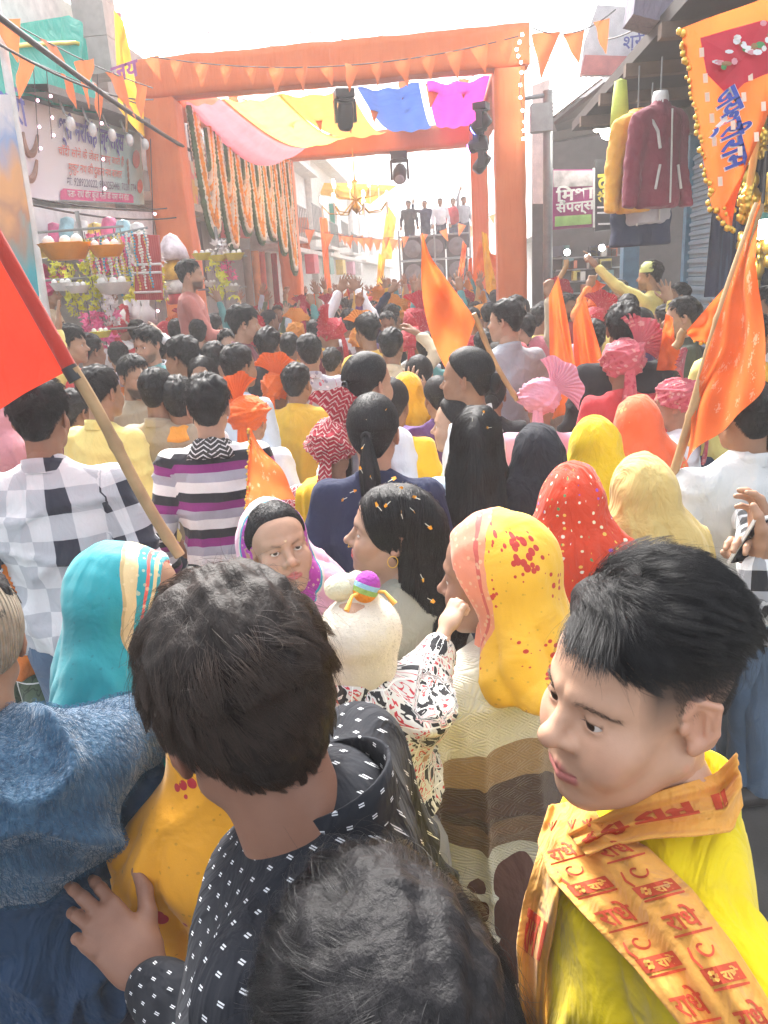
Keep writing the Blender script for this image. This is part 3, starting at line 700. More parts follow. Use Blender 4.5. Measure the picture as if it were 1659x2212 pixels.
def make_person(label, x, y, H, yaw=0., hyaw=None, pitch=0., roll=0., hs=1., bw=1., skin=(.30, .17, .105), shirt=None, pants=None, arms=('down', 'down'), wear=(), wearmat=None,
                hair='short:0', sex='m', beard=0., res=.0058, cres=.018, group=None, long=False, lip=(.30, .10, .09), kurta=.0, brow=1., bindi=None, tilak=None, fade=0., z0=0.,
                scarf=None, headk=None, gaze=(0, 0), name='person', collar=None, shoes=True, wrinkle=1., skinmat=None, hsz=1., planar=None, shrug=0., hfwd=0., voff=(0, 0, 0), moles=()):
    """x, y, H = where the centre of the head is; the feet reach the ground (or z0) below it"""
    hyaw = yaw if hyaw is None else hyaw; s = (H - z0) / 1.575
    x -= hfwd * sin(yaw); y -= hfwd * cos(yaw)
    root = thing(name, label, 'person', (x, y, z0), -yaw, group)
    Hh = H - z0
    RH = _rz(-(hyaw - yaw)) @ _rx(pitch) @ _ry(roll)
    MH = M4(RH * hs, (0, hfwd, Hh))
    u = min(max(s, .72), 1.08)                                  # torso size
    def L(p): return np.array([p[0] * bw * u, p[1] * u, p[2] * s])
    sh = [np.array([sx * .178 * bw * u, -.03, Hh - .208 * u + shrug]) for sx in (-1, 1)]
    J = []
    for k, sx in enumerate((-1, 1)):
        a = arms[k]; e, w, hp = ARM[a] if isinstance(a, str) else a[1:4] if a[0] == 'W' else a
        if a[0] == 'W': J.append((sh[k], *[_rz(yaw) @ (np.asarray(q) - [x, y, z0]) for q in (e, w)], hp))      # joints given in the world
        else: J.append((sh[k], sh[k] + np.array(e) * [sx, 1, 1] * u, sh[k] + np.array(w) * [sx, 1, 1] * u, hp))
    zs = Hh - .190 * u + shrug; zh = .55 * Hh; zk = .30 * Hh; za = .05 * Hh; wx = .17 * bw * u
    # ---- skin: head + neck + trunk + limbs as one body
    V, F = head_geo(res, **(headk or dict(nose=(.8 if sex == 'f' else 1.), jaw=(.92 if sex == 'f' else 1.))))
    C = head_colors(V, skin, lip, beard, brow, bindi, fade, tilak, (headk or {}).get('smile', 0.), (headk or {}).get('mz', 0.), moles); Vs = [V @ MH[:3, :3].T + MH[:3, 3]]; Fs = [F]; Cs = [C]; n = len(V)
    def addp(V, F, C):
        nonlocal n
        Vs.append(V); Fs.append(F + n); Cs.append(C); n += len(V)
    sk = np.array([*skin, 1.])
    if res < .009 and abs(math.remainder(hyaw, 2 * pi)) > .5: ev, ef, ec = eyes_geo(*gaze); addp(ev @ MH[:3, :3].T + MH[:3, 3], ef, ec)
    lo = np.min([np.min(np.array(j[:3]), 0) for j in J], 0) - .13; hi = np.max([np.max(np.array(j[:3]), 0) for j in J], 0) + .13
    lo = np.minimum(lo, [-.30 * bw, -.27, 0]); hi = np.maximum(hi, [.30 * bw, .27, 0]); hi[2] = max(hi[2], Hh - .02)
    g = G((lo[0], lo[1], -.03), (hi[0], hi[1], hi[2]), .024)
    neck = (0, -.035 + hfwd, Hh - .12)
    d = g.seg(neck, (0, -.04, zs), .055 * u, .06 * u)
    d = smin(d, g.seg((-.09 * bw, -.03, zs - .10 * u), (.09 * bw, -.03, zs - .10 * u), .062 * u), .04); d = smin(d, g.seg((0, -.025, zs - .1), (0, -.015, zh), .085 * u, .088 * u, (bw * 1.1, .78, 1)), .04)
    for k, sx in enumerate((-1, 1)):
        a, e, w, hp = J[k]; d = smin(d, g.seg(a, e, .038 * u, .034 * u), .03); d = smin(d, g.seg(e, w, .034 * u, .026), .02)
        d = smin(d, g.path([(sx * .085 * u, -.02, zh), (sx * .09, .0, zk), (sx * .095, -.02, za)], [.066 * u, .048, .036], .02), .03)
    tv, tf = g.net(d); addp(tv, tf, np.tile(sk, (len(tv), 1)))
    for k, sx in enumerate((-1, 1)):
        a, e, w, hp = J[k]; hv, hf = hand_geo(hp, .0028 if arms[k][0] == 'W' else .0045 if res < .006 else .008); hv = hv * [sx, 1, 1] * (.93 if sex == 'f' else 1.)
        if sx < 0: hf = hf[:, ::-1]
        fd = nrm(w - e); up = np.array([0, .25, 1.]) if abs(fd[2]) < .7 else np.array([0, -1., .3])
        if arms[k] in ('up', 'clap', 'wave'): up = np.array([-.3 * sx, -1., 0])
        if arms[k][0] == 'W' and len(arms[k]) > 4: up = _rz(yaw) @ np.asarray(arms[k][4]); fd = nrm(_rz(yaw) @ np.asarray(arms[k][5]))
        hv2 = hv * hsz @ frame(fd, up).T + w + fd * .035
        nail = np.tile(sk, (len(hv), 1)); nail[:, :3] *= np.where((hv[:, 2] < -.004)[:, None], 1.18, 1.); addp(hv2, hf, nail)
    body = obj('body', mesh('body', np.concatenate(Vs), Fs, [skinmat or SKIN], dict(col=np.concatenate(Cs))), root)
    # ---- shirt
    if shirt is not None:
        g = G((lo[0] - .04, lo[1] - .04, zh - .12 - kurta), (hi[0] + .04, hi[1] + .04, hi[2] + .02), cres)
        q = u
        d = g.seg((-.110 * bw * q, -.035, zs - .055), (.110 * bw * q, -.035, zs - .055), .062 * q)
        d = smin(d, g.seg((0, -.042, zs + .012 * q), (0, -.04, zs - .02), .066 * q, .085 * q), .06)
        for sx in (-1, 1): d = smin(d, g.seg((sx * .03, -.042, zs + .01 * q), (sx * .15 * bw * q, -.036, zs - .035 * q), .062 * q, .056 * q), .03)
        d = smin(d, g.ell((0, -.02, zs - .16 * q), (.180 * bw * q, .125 * q, .20 * q)), .04)
        d = smin(d, g.seg((0, -.01, zs - .28 * q), (0, -.01, zh - .02 - kurta), .128 * q, (.140 + .05 * kurta) * q, (1.25 * bw, .9, 1)), .06)
        parts = [d]
        for k, sx in enumerate((-1, 1)):
            a, e, w, hp = J[k]; ax = nrm(w - e)
            t = smin(g.seg(a, e, .060 * q, .053 * q), g.seg(e, w - ax * .012, .053 * q, .041 * q), .02); parts.append(t); d = smin(d, t, .035)
        d = smax(d, -(g.Z - f32(zh - .06 - kurta)) + 0 * d, .012)
        V, F = g.net(d); V = relax(V, F, 1); N = vnormals(V, F)
        sd = int(abs(x * 31 + y * 17)) % 9; r1 = (1 - np.abs(wob(V * [1., 1., .42], 15., sd, 2))) ** 4; r2 = (1 - np.abs(wob(V * [.55, .8, 1.25], 12., sd + 3, 2))) ** 5
        low = np.clip((zs - V[:, 2]) / .30, .25, 1.); V = V + N * (wrinkle * (.017 * (r1 - .22) * low + .013 * (r2 - .18)))[:, None]
        pt = np.stack([seg_dist(V, J[0][0], J[0][1]), seg_dist(V, J[0][1], J[0][2]), seg_dist(V, J[1][0], J[1][1]), seg_dist(V, J[1][1], J[1][2])], 1)
        am = pt.argmin(1); inarm = (pt.min(1) < .075 * q) & (np.abs(V[:, 0]) > .155 * bw * q)
        pc = np.stack([np.arctan2(V[:, 0], -V[:, 1] - .01) * .15 * bw, V[:, 2], V[:, 1]], 1)
        for k in range(4):
            A, Bq = (J[k // 2][0], J[k // 2][1]) if k % 2 == 0 else (J[k // 2][1], J[k // 2][2]); ax = nrm(Bq - A); m = inarm & (am == k)
            if m.any():
                rel = V[m] - A; al = rel @ ax; u1 = nrm(np.cross(ax, [0, 1, .1])); v1 = np.cross(ax, u1)
                pc[m, 0] = np.abs(np.arctan2(rel @ u1, rel @ v1)) * .06; pc[m, 1] = zs - al - (.28 if k % 2 else 0)
        if planar is not None: pc = np.stack([V @ np.asarray(planar[0]), V @ np.asarray(planar[1]), V[:, 1]], 1)
        obj('shirt', mesh('shirt', V, F, None, dict(pc=pc)), root, mat=shirt)
        if res < .008 and collar is None:          # stand collar with a folded edge
            T_ = np.linspace(-2.75, 2.75, 34)[None, :]; pr = np.array([(.064, -.020), (.0635, .012), (.0655, .030), (.0685, .031), (.0715, .012), (.075, -.016)]) * q; R0, Z0 = pr[:, :1], pr[:, 1:]
            Vc = np.stack([R0 * np.sin(T_), -.038 - R0 * np.cos(T_) * 1.05, zs + .058 * q + Z0 - .030 * q * (1 - np.cos(T_)) * .8 + 0 * T_], -1).reshape(-1, 3); m = MB().grid(Vc, 6, 34); obj('collar', m.build('collar', None, True, dict(pc=np.stack([np.arctan2(Vc[:, 0], -Vc[:, 1]) * .1, Vc[:, 2] + .03, Vc[:, 1]], 1))), root, mat=shirt)
    if pants is not None:
        c2 = max(cres * 1.3, .022); g = G((-.28 * bw, -.24, .02), (.28 * bw, .24, zh + .14), c2)
        d = g.ell((0, -.015, zh - .02), (.150 * bw * u, .112 * u, .13))
        if long: d = smin(d, g.seg((0, -.01, zh), (0, .0, .06), .15 * u, .24 * u), .05)
        else:
            for sx in (-1, 1): d = smin(d, g.path([(sx * .088 * u, -.012, zh - .03), (sx * .095, .005, zk), (sx * .098, -.015, za + .01)], [.098 * u, .074 * u, .062], .02), .02)
        V, F = g.net(d); N = vnormals(V, F); V = V + N * (.008 * wob(V, 16., 2))[:, None]
        obj('skirt' if long else 'trousers', mesh('legwear', V, F, None, dict(pc=np.stack([np.arctan2(V[:, 0], -V[:, 1]) * .13, V[:, 2], V[:, 1]], 1))), root, mat=pants)
    if shoes:
        global SHOE
        if SHOE is None:
            g = G((-.07, -.12, -.03), (.07, .20, .12), .014); d = smin(g.ell((0, .06, .035), (.047, .125, .040)), g.seg((0, -.02, .04), (0, -.03, .075), .045), .03); d = smax(d, -g.Z + 0 * d, .006); SHOE = mesh('shoe', *g.net(d), [plain('shoe_leather', (.035, .03, .03), .5)])
        for sx in (-1, 1): obj('shoe', SHOE, root, (sx * .098, .0, 0))
    # ---- hair and headwear
    if hair:
        cap = None
        for kind, data in hair_style(hair):
            if kind in ('cap', 'tail', 'bun', 'tie'):
                o = obj({'cap': 'hair', 'tail': 'ponytail', 'bun': 'hair_bun', 'tie': 'hair_tie'}[kind], data, root, M=MH); cap = o if kind in ('cap', 'tail') else cap
            else: obj('hair_strands', data, cap, kind='stuff')
    for k, w in enumerate(wear):
        if w[0] == 'turban':
            tb = turban(*w[1:]); 
            for nm, data in tb: obj(nm, data, root, M=MH, mat=wearmat)
        elif w[0] == 'veil': obj('veil', veil(*w[1:]), root, M=M4(RH * hs, MH[:3, 3] + RH @ np.array(voff)), mat=wearmat)
        elif w[0] == 'mesh': obj(w[1], w[2], root, M=MH if len(w) < 5 else w[4], mat=w[3])
    if collar is not None:        # a cloth laid round the neck
        T_ = np.linspace(-2.9, 2.9, 40)[None, :]; pr = np.array([(.066, .022), (.072, .034), (.082, .030), (.094, .004), (.110, -.022), (.118, -.040), (.108, -.048)]) * u; R0, Z0 = pr[:, :1] * (1 + .05 * np.sin(T_ * 5)), pr[:, 1:]
        Vc = np.stack([R0 * np.sin(T_), -.040 - R0 * np.cos(T_), zs + .055 * u + Z0 - .036 * u * (1 - np.cos(T_)) * .8 + .004 * np.sin(T_ * 7)], -1).reshape(-1, 3); m = MB().grid(Vc, 7, 40)
        obj('neck_scarf', m.build('neck_scarf', None, True, dict(pc=np.stack([np.arctan2(Vc[:, 0], -Vc[:, 1]) * .1, Vc[:, 2] * 1.3, Vc[:, 1]], 1))), root, mat=collar)
    if scarf is not None:         # a stole hanging over one shoulder, front and back
        for sx in scarf[1]:
            u1 = np.linspace(0, 1, 40)[:, None]; w1 = np.linspace(-1, 1, 9)[None, :]; a1 = (u1 - .5) * 2
            z = zs + .062 * u - np.maximum(np.abs(a1) - .17, 0) * .55 * u; yy = -.035 + np.sign(a1) * np.minimum(np.abs(a1) * .55, .128) * u * (1 + .12 * np.maximum(np.abs(a1) - .3, 0))
            xx = sx * (.10 + .02 * np.abs(a1)) * u + w1 * .045 * u; z = z - .25 * np.abs(w1 * .045 + .02 * sx) * (np.abs(a1) < .3) + .007 * np.sin(w1 * 9) * 0; yy = yy + np.sign(a1) * .008 * np.cos(w1 * 7)
            P = np.stack([xx + 0 * u1, yy + 0 * w1, z + 0 * w1], -1).reshape(-1, 3); m = MB(); m.grid(P, 40, 9); m.grid(P + [0, 0, .006], 40, 9)
            pc = np.stack([(w1 * .045 + 0 * u1).ravel(), (a1 * .6 + 0 * w1).ravel(), 0 * P[:, 0]], 1); me = m.build('stole', None, True, dict(pc=np.vstack([pc, pc]))); obj('stole', me, root, mat=scarf[0])
    root['_MH'] = [float(v) for v in MH.ravel()]
    return root
def head_matrix(root):
    """world matrix of a built person's head"""
    MH = np.array(list(root['_MH'])).reshape(4, 4); return np.array(root.matrix_world) @ MH
RWIDTH = dict(short=.176, messy=.188, crop=.166, wavy=.184, pony=.168, bun=.168, long=.186, turban=.235, veil=.21)
def locate(cx, cy, w, rw): return atd(cx, cy, FPX * rw / w)
# ------------------------------------------------------------------ lettering
def text_geo(s, bold=0., res=2):
    c = bpy.data.curves.new('t', 'FONT'); c.body = s; c.size = 1; c.resolution_u = res; c.offset = bold
    o = bpy.data.objects.new('t', c); COL.objects.link(o); dg = bpy.context.evaluated_depsgraph_get(); m = o.evaluated_get(dg).to_mesh()
    V = np.empty(len(m.vertices) * 3, f32); m.vertices.foreach_get('co', V); V = V.reshape(-1, 3).astype(float)
    m.calc_loop_triangles(); F = np.empty(len(m.loop_triangles) * 3, np.int32); m.loop_triangles.foreach_get('vertices', F); F = F.reshape(-1, 3)
    o.evaluated_get(dg).to_mesh_clear(); bpy.data.objects.remove(o); bpy.data.curves.remove(c); return V, F
_tx = {}
def text_on(s, org, u, v, height, mat, parent, width=None, name='lettering', bold=.01, off=.006, center=False):
    """flat letters on a board: org = lower left, u along the line, v up"""
    if (s, bold) not in _tx: _tx[(s, bold)] = text_geo(s, bold)
    V, F = _tx[(s, bold)]; V = V.copy(); h = .75
    sc_ = height / h; w = V[:, 0].max() - V[:, 0].min(); sx = sc_ if width is None else width / w
    u = nrm(np.asarray(u, float)); v = nrm(np.asarray(v, float)); n = np.cross(u, v)
    x = (V[:, 0] - V[:, 0].min()) * sx; x = x - (w * sx / 2 if center else 0)
    P = np.asarray(org, float) + x[:, None] * u + (V[:, 1] * sc_)[:, None] * v + n * off
    return obj(name, mesh(name, P, F, [mat], smooth=False), parent)
# ------------------------------------------------------------------ ground, far street
t = NT('asphalt'); co = t.oc(); t.B(Base_Color=t.ramp(t.noise(co, 3., 6), [(.3, (.045, .043, .041)), (.7, (.075, .072, .068))]), Roughness=.85); t.bump(t.noise(co, 90., 3), .5, .006)
m = MB(); n = 40; gx = np.linspace(-1, 1, n); gx = np.sign(gx) * np.abs(gx) ** 2 * 500
X, Y = np.meshgrid(gx, gx + 20, indexing='ij'); m.grid(np.stack([X, Y, X * 0], -1), n, n); m.put('road', t.m, kind='structure')
# ------------------------------------------------------------------ colours
ORG = (.78, .17, .035)
def gate_cloth():
    t = NT('gate_cloth'); co = t.oc(); t.B(Base_Color=t.ramp(t.noise(co, 2.5, 4), [(.3, (.80, .19, .055)), (.7, (.86, .24, .075))]), Roughness=.8)
    t.b.inputs['Sheen Weight'].default_value = .2; t.bump(t.noise(t.mapping(co, (14, 14, 1.2)), 1.2, 3), .5, .03); return t.m
GATE = gate_cloth(); WALLW = plain('white_plaster', (.80, .79, .76), .85, bump=.3); WALLP = plain('pale_plaster', (.74, .71, .66), .85, bump=.3)
GREYB = plain('grey_render', (.33, .32, .31), .85, bump=.4); DARK = plain('dark_wood', (.05, .042, .038), .7); STEEL = plain('grey_steel', (.28, .29, .29), .45, .6); BLACKP = plain('black_plastic', (.014, .014, .016), .42)
BRICK = plain('pink_brick', (.42, .25, .18), .9, bump=.4); WOOD = plain('bamboo', (.36, .23, .11), .55, var=.35); GOLD = plain('gold_tinsel', (.75, .50, .10), .28, .9); WIRE = plain('cable_rubber', (.05, .05, .055), .6)
WHITEP = plain('white_plastic', (.78, .78, .76), .45); REDP = plain('red_panel', (.50, .045, .05), .6); BLUEP = plain('blue_paint', (.10, .25, .38), .55, var=.2); NAVY = plain('navy_cloth', (.025, .035, .075), .8)
LAMP = glow('lamp_glow', (1, .97, .9), 14.); LAMPW = glow('warm_bulb', (1, .82, .5), 10.); PINKLED = glow('pink_led', (1, .45, .6), 6.)
# ------------------------------------------------------------------ the draped gate
GX0, GX1, GY0, GY1, GZ, GZB = -3.54, .92, 10.6, 18.5, 4.36, 4.80
gate = thing('ceremonial_gate', 'orange cloth wrapped ceremonial gate spanning the crowded street', 'gate', (-1.3, GY0, 0))
def wrapped(name, a, b, w, d, n=26, seed=0, parent=gate):
    """a truss leg or beam wrapped in cloth: tied in at intervals, with slack folds"""
    a, b = np.asarray(a, float), np.asarray(b, float); T = nrm(b - a); up = np.array([0, 1., 0]) if abs(T[1]) < .7 else np.array([0, 0, 1.]); x = nrm(np.cross(up, T)); y = np.cross(T, x)
    q = []
    for s in range(4):
        for k in range(5):
            f = k / 5 * 2 - 1; q.append([(f, -1), (1, f), (-f, 1), (-1, -f)][s])
    q = np.array(q); V = []
    L = np.linalg.norm(b - a)
    for i in range(n):
        t_ = i / (n - 1); tie = 1 - .05 * np.exp(-((t_ * L % 1.25) / .05) ** 2) + .012 * np.sin(i * 1.9 + seed); c = a + (b - a) * t_
        p = c + (q[:, :1] * w / 2 * tie) * x + (q[:, 1:] * d / 2 * tie) * y; V.append(p)
    V = np.array(V); V += (wob(V.reshape(-1, 3), 4., seed) * .012).reshape(n, -1, 1)
    m = MB(); m.grid(V, n, 20, True); m.add(V[-1], [[0, 5, 10, 15]]); m.add(V[0], [[15, 10, 5, 0]])
    o = obj(name, m.build(name, [GATE], True), parent); o.location = -np.array(parent.location); return o
for k, (x, y) in enumerate(((GX0, GY0), (GX1, GY0), (GX0, GY1), (GX1, GY1))): wrapped('leg', (x, y, 0), (x, y, (GZ if y < 12 else GZB) + .04), .44 if x < 0 else .37, .44, 30, k)
wrapped('beam', (GX0 - .24, GY0, GZ + .29), (GX1 + .24, GY0, GZ + .29), .44, .33, 34, 5); wrapped('beam', (GX0 - .24, GY1, GZB + .2), (GX1 + .24, GY1, GZB + .2), .44, .44, 34, 6)
for x in (GX0, GX1): wrapped('beam', (x, GY0 + .24, GZ + .22), (x, GY1 - .24, GZB + .2), .38, .38, 34, 8)
def drape(name, x0, x1, X0, X1, col, sag, tw=0., tr=.55):
    mt = cloth('drape_' + name, col, trans=tr, weave=.1, fold=.15, coord='obj'); nu, nv = 40, 13; u = np.linspace(0, 1, nu)[:, None]; w = np.linspace(0, 1, nv)[None, :]
    xl = x0 + (X0 - x0) * u; xr = x1 + (X1 - x1) * u; x = xl + (xr - xl) * w; y = GY0 + .2 + (GY1 - GY0 - .44) * u + 0 * w
    z = GZ + .06 + (GZB - GZ + .34) * u - sag * np.sin(pi * u) * (1 + tw * (1 - w)) - .05 * np.sin(w * pi) + .018 * np.sin(w * 16 + u * 4)
    V = np.stack([x, y, z], -1).reshape(-1, 3); o = obj('canopy_cloth', MB().grid(V, nu, nv).build('canopy_cloth', [mt], True), gate); o.location = -np.array(gate.location)
    o['label'] = name.replace('_', ' ') + ' canopy strip'
drape('pink', -3.28, -2.75, -3.1, -2.35, (.80, .22, .26), .36, .9); drape('yellow', -2.8, -2.0, -2.4, -1.75, (.95, .70, .20), .26, .5); drape('orange', -2.05, -1.10, -1.8, -1.0, (.88, .36, .09), .24)
drape('blue', -1.0, -.20, -.88, -.05, (.06, .15, .48), .20, tr=.4); drape('magenta', -.10, .70, .05, .70, (.62, .05, .40), .20, tr=.5)
# ------------------------------------------------------------------ garlands on the left side of the gate
def flower_tube(P, r, seed):
    P = np.asarray(P, float); n = 8; m = MB(); L = np.concatenate([[0], np.cumsum(np.linalg.norm(np.diff(P, axis=0), axis=1))])
    s = np.arange(0, L[-1], r * .75); Q = np.stack([np.interp(s, L, P[:, i]) for i in range(3)], 1)
    rr = r * (1 + .22 * (np.arange(len(s)) % 2) + .12 * np.random.default_rng(seed).normal(size=len(s))); m.tube(Q, np.clip(rr, r * .6, r * 1.5), n); return m
MARI = plain('marigold', (.80, .30, .02), .8, var=.4, bump=1., bscale=80); JASM = plain('jasmine', (.75, .72, .62), .8, var=.2, bump=1., bscale=80); LEAFG = plain('garland_leaf', (.05, .13, .05), .7, var=.5, bump=1., bscale=80)
ys = np.linspace(GY0 + .3, GY1 - .6, 8)
for k in range(7):
    y0, y1 = ys[k], ys[k + 1]; c = (y0 + y1) / 2; xg = GX0 + .28
    g = thing('garland', ['first', 'second', 'third', 'fourth', 'fifth', 'sixth', 'last', 'last'][k] + ' swag of marigold and jasmine strings from the front of the gate', 'garland', (xg, c, GZ + (GZB - GZ) * (c - GY0) / (GY1 - GY0)), group='flower garlands hung along the gate side')
    dep = [1.62, 1.85, 1.6, 1.75, 1.7, 2.0, 2.45, 2.2][k]; u = np.linspace(-1, 1, 34); hw = (y1 - y0) / 2
    for q, (mt, nm, f, r) in enumerate(((LEAFG, 'leaf_string', 1.0, .034), (JASM, 'jasmine_string', .945, .045), (MARI, 'marigold_string', .90, .04), (MARI, 'marigold_string', .84, .04), (JASM, 'jasmine_string', .74, .042), (MARI, 'marigold_string', .55, .035), (JASM, 'jasmine_string', .48, .028), (LEAFG, 'leaf_string', .36, .026))):
        P = np.stack([.02 * np.sin(q + u * 3), u * hw * (1 - .09 * q), -dep * f * (1 - np.abs(u) ** 2.6) - .02 * q], 1)
        obj(nm, flower_tube(P, r, k * 9 + q).build(nm, [mt], True), g)
# ------------------------------------------------------------------ stage lights, chandelier
def stage_light(label, p, yaw, tilt, s=1., lens=None):
    g = thing('stage_light', label, 'stage light', p, yaw, 'moving head lights on the gate')
    m = MB().box((0, 0, -.06), (.30, .26, .12)); m.box((0, -.0, -.13), (.2, .2, .03)); o = m.put('base', [BLACKP], g); o.scale = (s,) * 3
    m = MB()
    for sx in (-1, 1): m.box((sx * .15, 0, -.30), (.04, .12, .32))
    m.box((0, 0, -.155), (.34, .14, .04)); o = m.put('yoke', [BLACKP], g); o.scale = (s,) * 3
    R = _rx(tilt); m = MB(); m.lathe([(0, -.20), (.10, -.20), (.125, -.15), (.125, .10), (.11, .17), (.09, .19), (0, .17)], 18); V = np.concatenate(m.V) @ R.T + [0, 0, -.36]; m.V = [V]; o = m.put('lamp_head', [BLACKP], g, True); o.scale = (s,) * 3
    m = MB(); m.ball((0, 0, -.20), (.092, .092, .03), 14, 6); m.V = [np.concatenate(m.V) @ R.T + [0, 0, -.36]]; o = m.put('lens', [lens or plain('lens_glass', (.25, .27, .3), .08, coat=1.)], g, True); o.scale = (s,) * 3
stage_light('black moving stage light hanging under the front beam beside the orange strip', (-1.16, GY0 + .1, GZ + .02), .3, radians(25), .82)
stage_light('black moving stage light under the back beam beside the chandelier', (-.86, GY1, GZB - .02), 0, radians(-55), 1.25)
stage_light('stage light with blue lit lens on the right gate leg', (.64, GY0 + 1.2, GZ - .05), 1.2, radians(60), .72, glow('blue_lens', (.1, .15, 1), 8.))
stage_light('stage light with violet lit lens below the blue one', (.60, GY0 + 1.4, GZ - .28), 1.2, radians(75), .72, glow('violet_lens', (.9, .15, 1), 14.))
stage_light('unlit stage light lowest on the right gate leg', (.64, GY0 + 1.3, GZ - .55), 1.4, radians(40), .7)
cp = np.array([-1.5, 14.6, GZ - .05]); ch = thing('chandelier', 'glass chandelier with lit candle bulbs hanging under the canopy', 'chandelier', cp)
BR = plain('brass', (.55, .36, .12), .3, .9); CRY = plain('crystal', (.85, .83, .8), .1, spec=.8)
MB().lathe([(.01, 0), (.015, -.5), (.06, -.55), (.02, -.62), (.03, -.9), (.09, -1.0), (.03, -1.06), (0, -1.1)], 12).put('stem', [BR], ch, True)
arm = None
for k in range(14):
    a = k * 2 * pi / 14 + .1; r = .62 if k % 2 else .42; h = -.92 if k % 2 else -.66; d = np.array([cos(a), sin(a), 0])
    P = [d * .03 + [0, 0, -.85], d * r * .4 + [0, 0, h - .16], d * r * .8 + [0, 0, h - .14], d * r + [0, 0, h]]
    MB().tube(P, .012, 6).put('arm', [BR], ch, True); MB().ball(d * r + [0, 0, h + .10], (.03, .03, .065), 8, 6).put('bulb', [LAMPW], ch, True)
    MB().tube([d * r + [0, 0, h - .02], d * r + [0, 0, h - .22]], [.018, .006], 5).put('crystal_drop', [CRY], ch, True)
# ------------------------------------------------------------------ bunting
PEN = cloth('pennant_cloth', (.80, .23, .085), trans=.4, fold=.3, coord='obj')
nn = 7; pv = []
for i in range(nn):
    for j in range(nn): u = i / (nn - 1); w = (j / (nn - 1) - .5) * (1 - u * .97); pv.append((w * .2, .015 * sin(u * 5 + w * 6), -u * .27))
PENM = MB().grid(np.array(pv), nn, nn).build('pennant', [PEN], True)
def bunting(label, a, b, sag, n, s=1., wire=WIRE, seed=0):
    a, b = np.asarray(a, float), np.asarray(b, float); u = np.linspace(0, 1, 24)[:, None]; P = a + (b - a) * u; P[:, 2] -= sag * 4 * (u * (1 - u))[:, 0]
    g = thing('bunting', label, 'bunting', a, group='strings of pennants over the street'); MB().tube(P - a, .006, 4).put('string', [wire], g)
    r = np.random.default_rng(seed); yaw = math.atan2(b[1] - a[1], b[0] - a[0])
    for k in range(n):
        f = (k + .5) / n; p = a + (b - a) * f; p[2] -= sag * 4 * f * (1 - f); q = r.uniform(.75, 1.15) * s
        obj('pennant', PENM, g, M=M4(_rz(yaw + r.normal() * .35) @ _rx(r.normal() * .25) @ _ry(r.normal() * .2), p - a, q))
bunting('pennant string along the front beam of the gate', aty(300, 118, 10.0), aty(1120, 78, 10.0), .22, 15, 1.0, seed=1)
bunting('pennant string sagging under the pink and yellow canopy', aty(470, 190, 12.5), aty(900, 190, 12.5), .35, 7, 1., seed=2)
bunting('pennant string between the blue canopy and the stage lights', aty(840, 165, 11.5), aty(1100, 120, 11.5), .2, 4, 1.1, seed=8)
bunting('pennant string crossing in front of the green tarpaulin', aty(-40, 10, 6.0), aty(330, 190, 8.5), .05, 5, 1.35, seed=3)
bunting('pennant string hanging low over the green tarpaulin', aty(10, 105, 6.2), aty(300, 225, 8.5), .02, 4, 1.0, seed=4)
bunting('pennant string at the right beside the lamp pole', aty(1150, 60, 8.5), aty(1330, 20, 8.5), .12, 3, 1.4, seed=5)
for k in range(7):
    Y = 20.5 + 3.2 * k; bunting(['nearest', 'second', 'third', 'fourth', 'fifth', 'sixth', 'farthest'][k] + ' pennant string crossing the street behind the gate', (-3.6, Y, 3.5 + .12 * k), (1.8, Y + .4, 3.7 + .1 * k), .5, 11, 1.3, seed=10 + k)
# ------------------------------------------------------------------ left side: jewellery shop
SX = -3.95
js = thing('jewellery_shop', 'jewellery shop with a large printed signboard over its open front', 'shop', (-5, 8, 0))
def local(o, p): o.location = -np.array(p.location); return o
def pbox(name, c, d, mt, p, R=None): o = MB().box(c, d, R).put(name, [mt], p); return local(o, p)
pbox('back_wall', (-6.5, 7.6, 2.2), (.2, 7.4, 4.4), plain('shop_brown', (.24, .17, .11), .7), js); pbox('side_wall', (-5.6, 11.2, 2.7), (2.4, .2, 5.4), GREYB, js); pbox('side_wall', (-5.4, 3.9, 3.4), (2.4, .2, 6.8), GREYB, js)
pbox('ceiling', (-5.2, 7.55, 2.72), (2.38, 7.0, .08), WALLW, js); pbox('upper_wall', (-5.0, 7.55, 4.2), (.9, 7.08, 2.8), WALLP, js)
pbox('floor_plinth', (-5.2, 7.55, .12), (2.38, 7.0, .24), GREYB, js)
for y in (5.3, 6.6, 8.0, 9.3): pbox('display_cabinet', (-6.15, y, 1.3), (.4, 1.1, 2.1), plain('cabinet_gold', (.40, .27, .10), .35, .3), js)
for y in (5.9, 7.3, 8.7): pbox('curtain', (-5.9, y, 1.35), (.08, .25, 2.2), plain('shop_red', (.28, .05, .05), .7), js)
for y in (5.6, 6.5, 7.4, 8.3): o = MB().lathe([(0, 0), (.17, 0), (.19, .03), (0, .05)], 20).put('ceiling_lamp', [LAMP], js, True); o.location = np.array([-4.55, y, 2.63]) - np.array(js.location)
pbox('light_strip', aty(90, 585, 7.6) + [-.5, .9, .1], (.05, .05, .75), LAMP, js)
tl, bl, tr, br = atx(28, 207, SX), atx(18, 428, SX), atx(303, 288, SX), atx(312, 442, SX)
sg = thing('shop_signboard', 'pale printed jewellery signboard with blue hindi title and pink ribbon', 'signboard', bl)
t = NT('sign_print'); x, y, z = t.sep(t.oc()); t.B(Base_Color=t.ramp(t.math('ADD', t.math('MULTIPLY', y, .33), t.math('MULTIPLY', t.noise(t.oc(), 1.2), .3)), [(0, (.62, .50, .62)), (.45, (.80, .78, .82)), (.8, (.75, .80, .82)), (1, (.45, .68, .66))]), Roughness=.4)
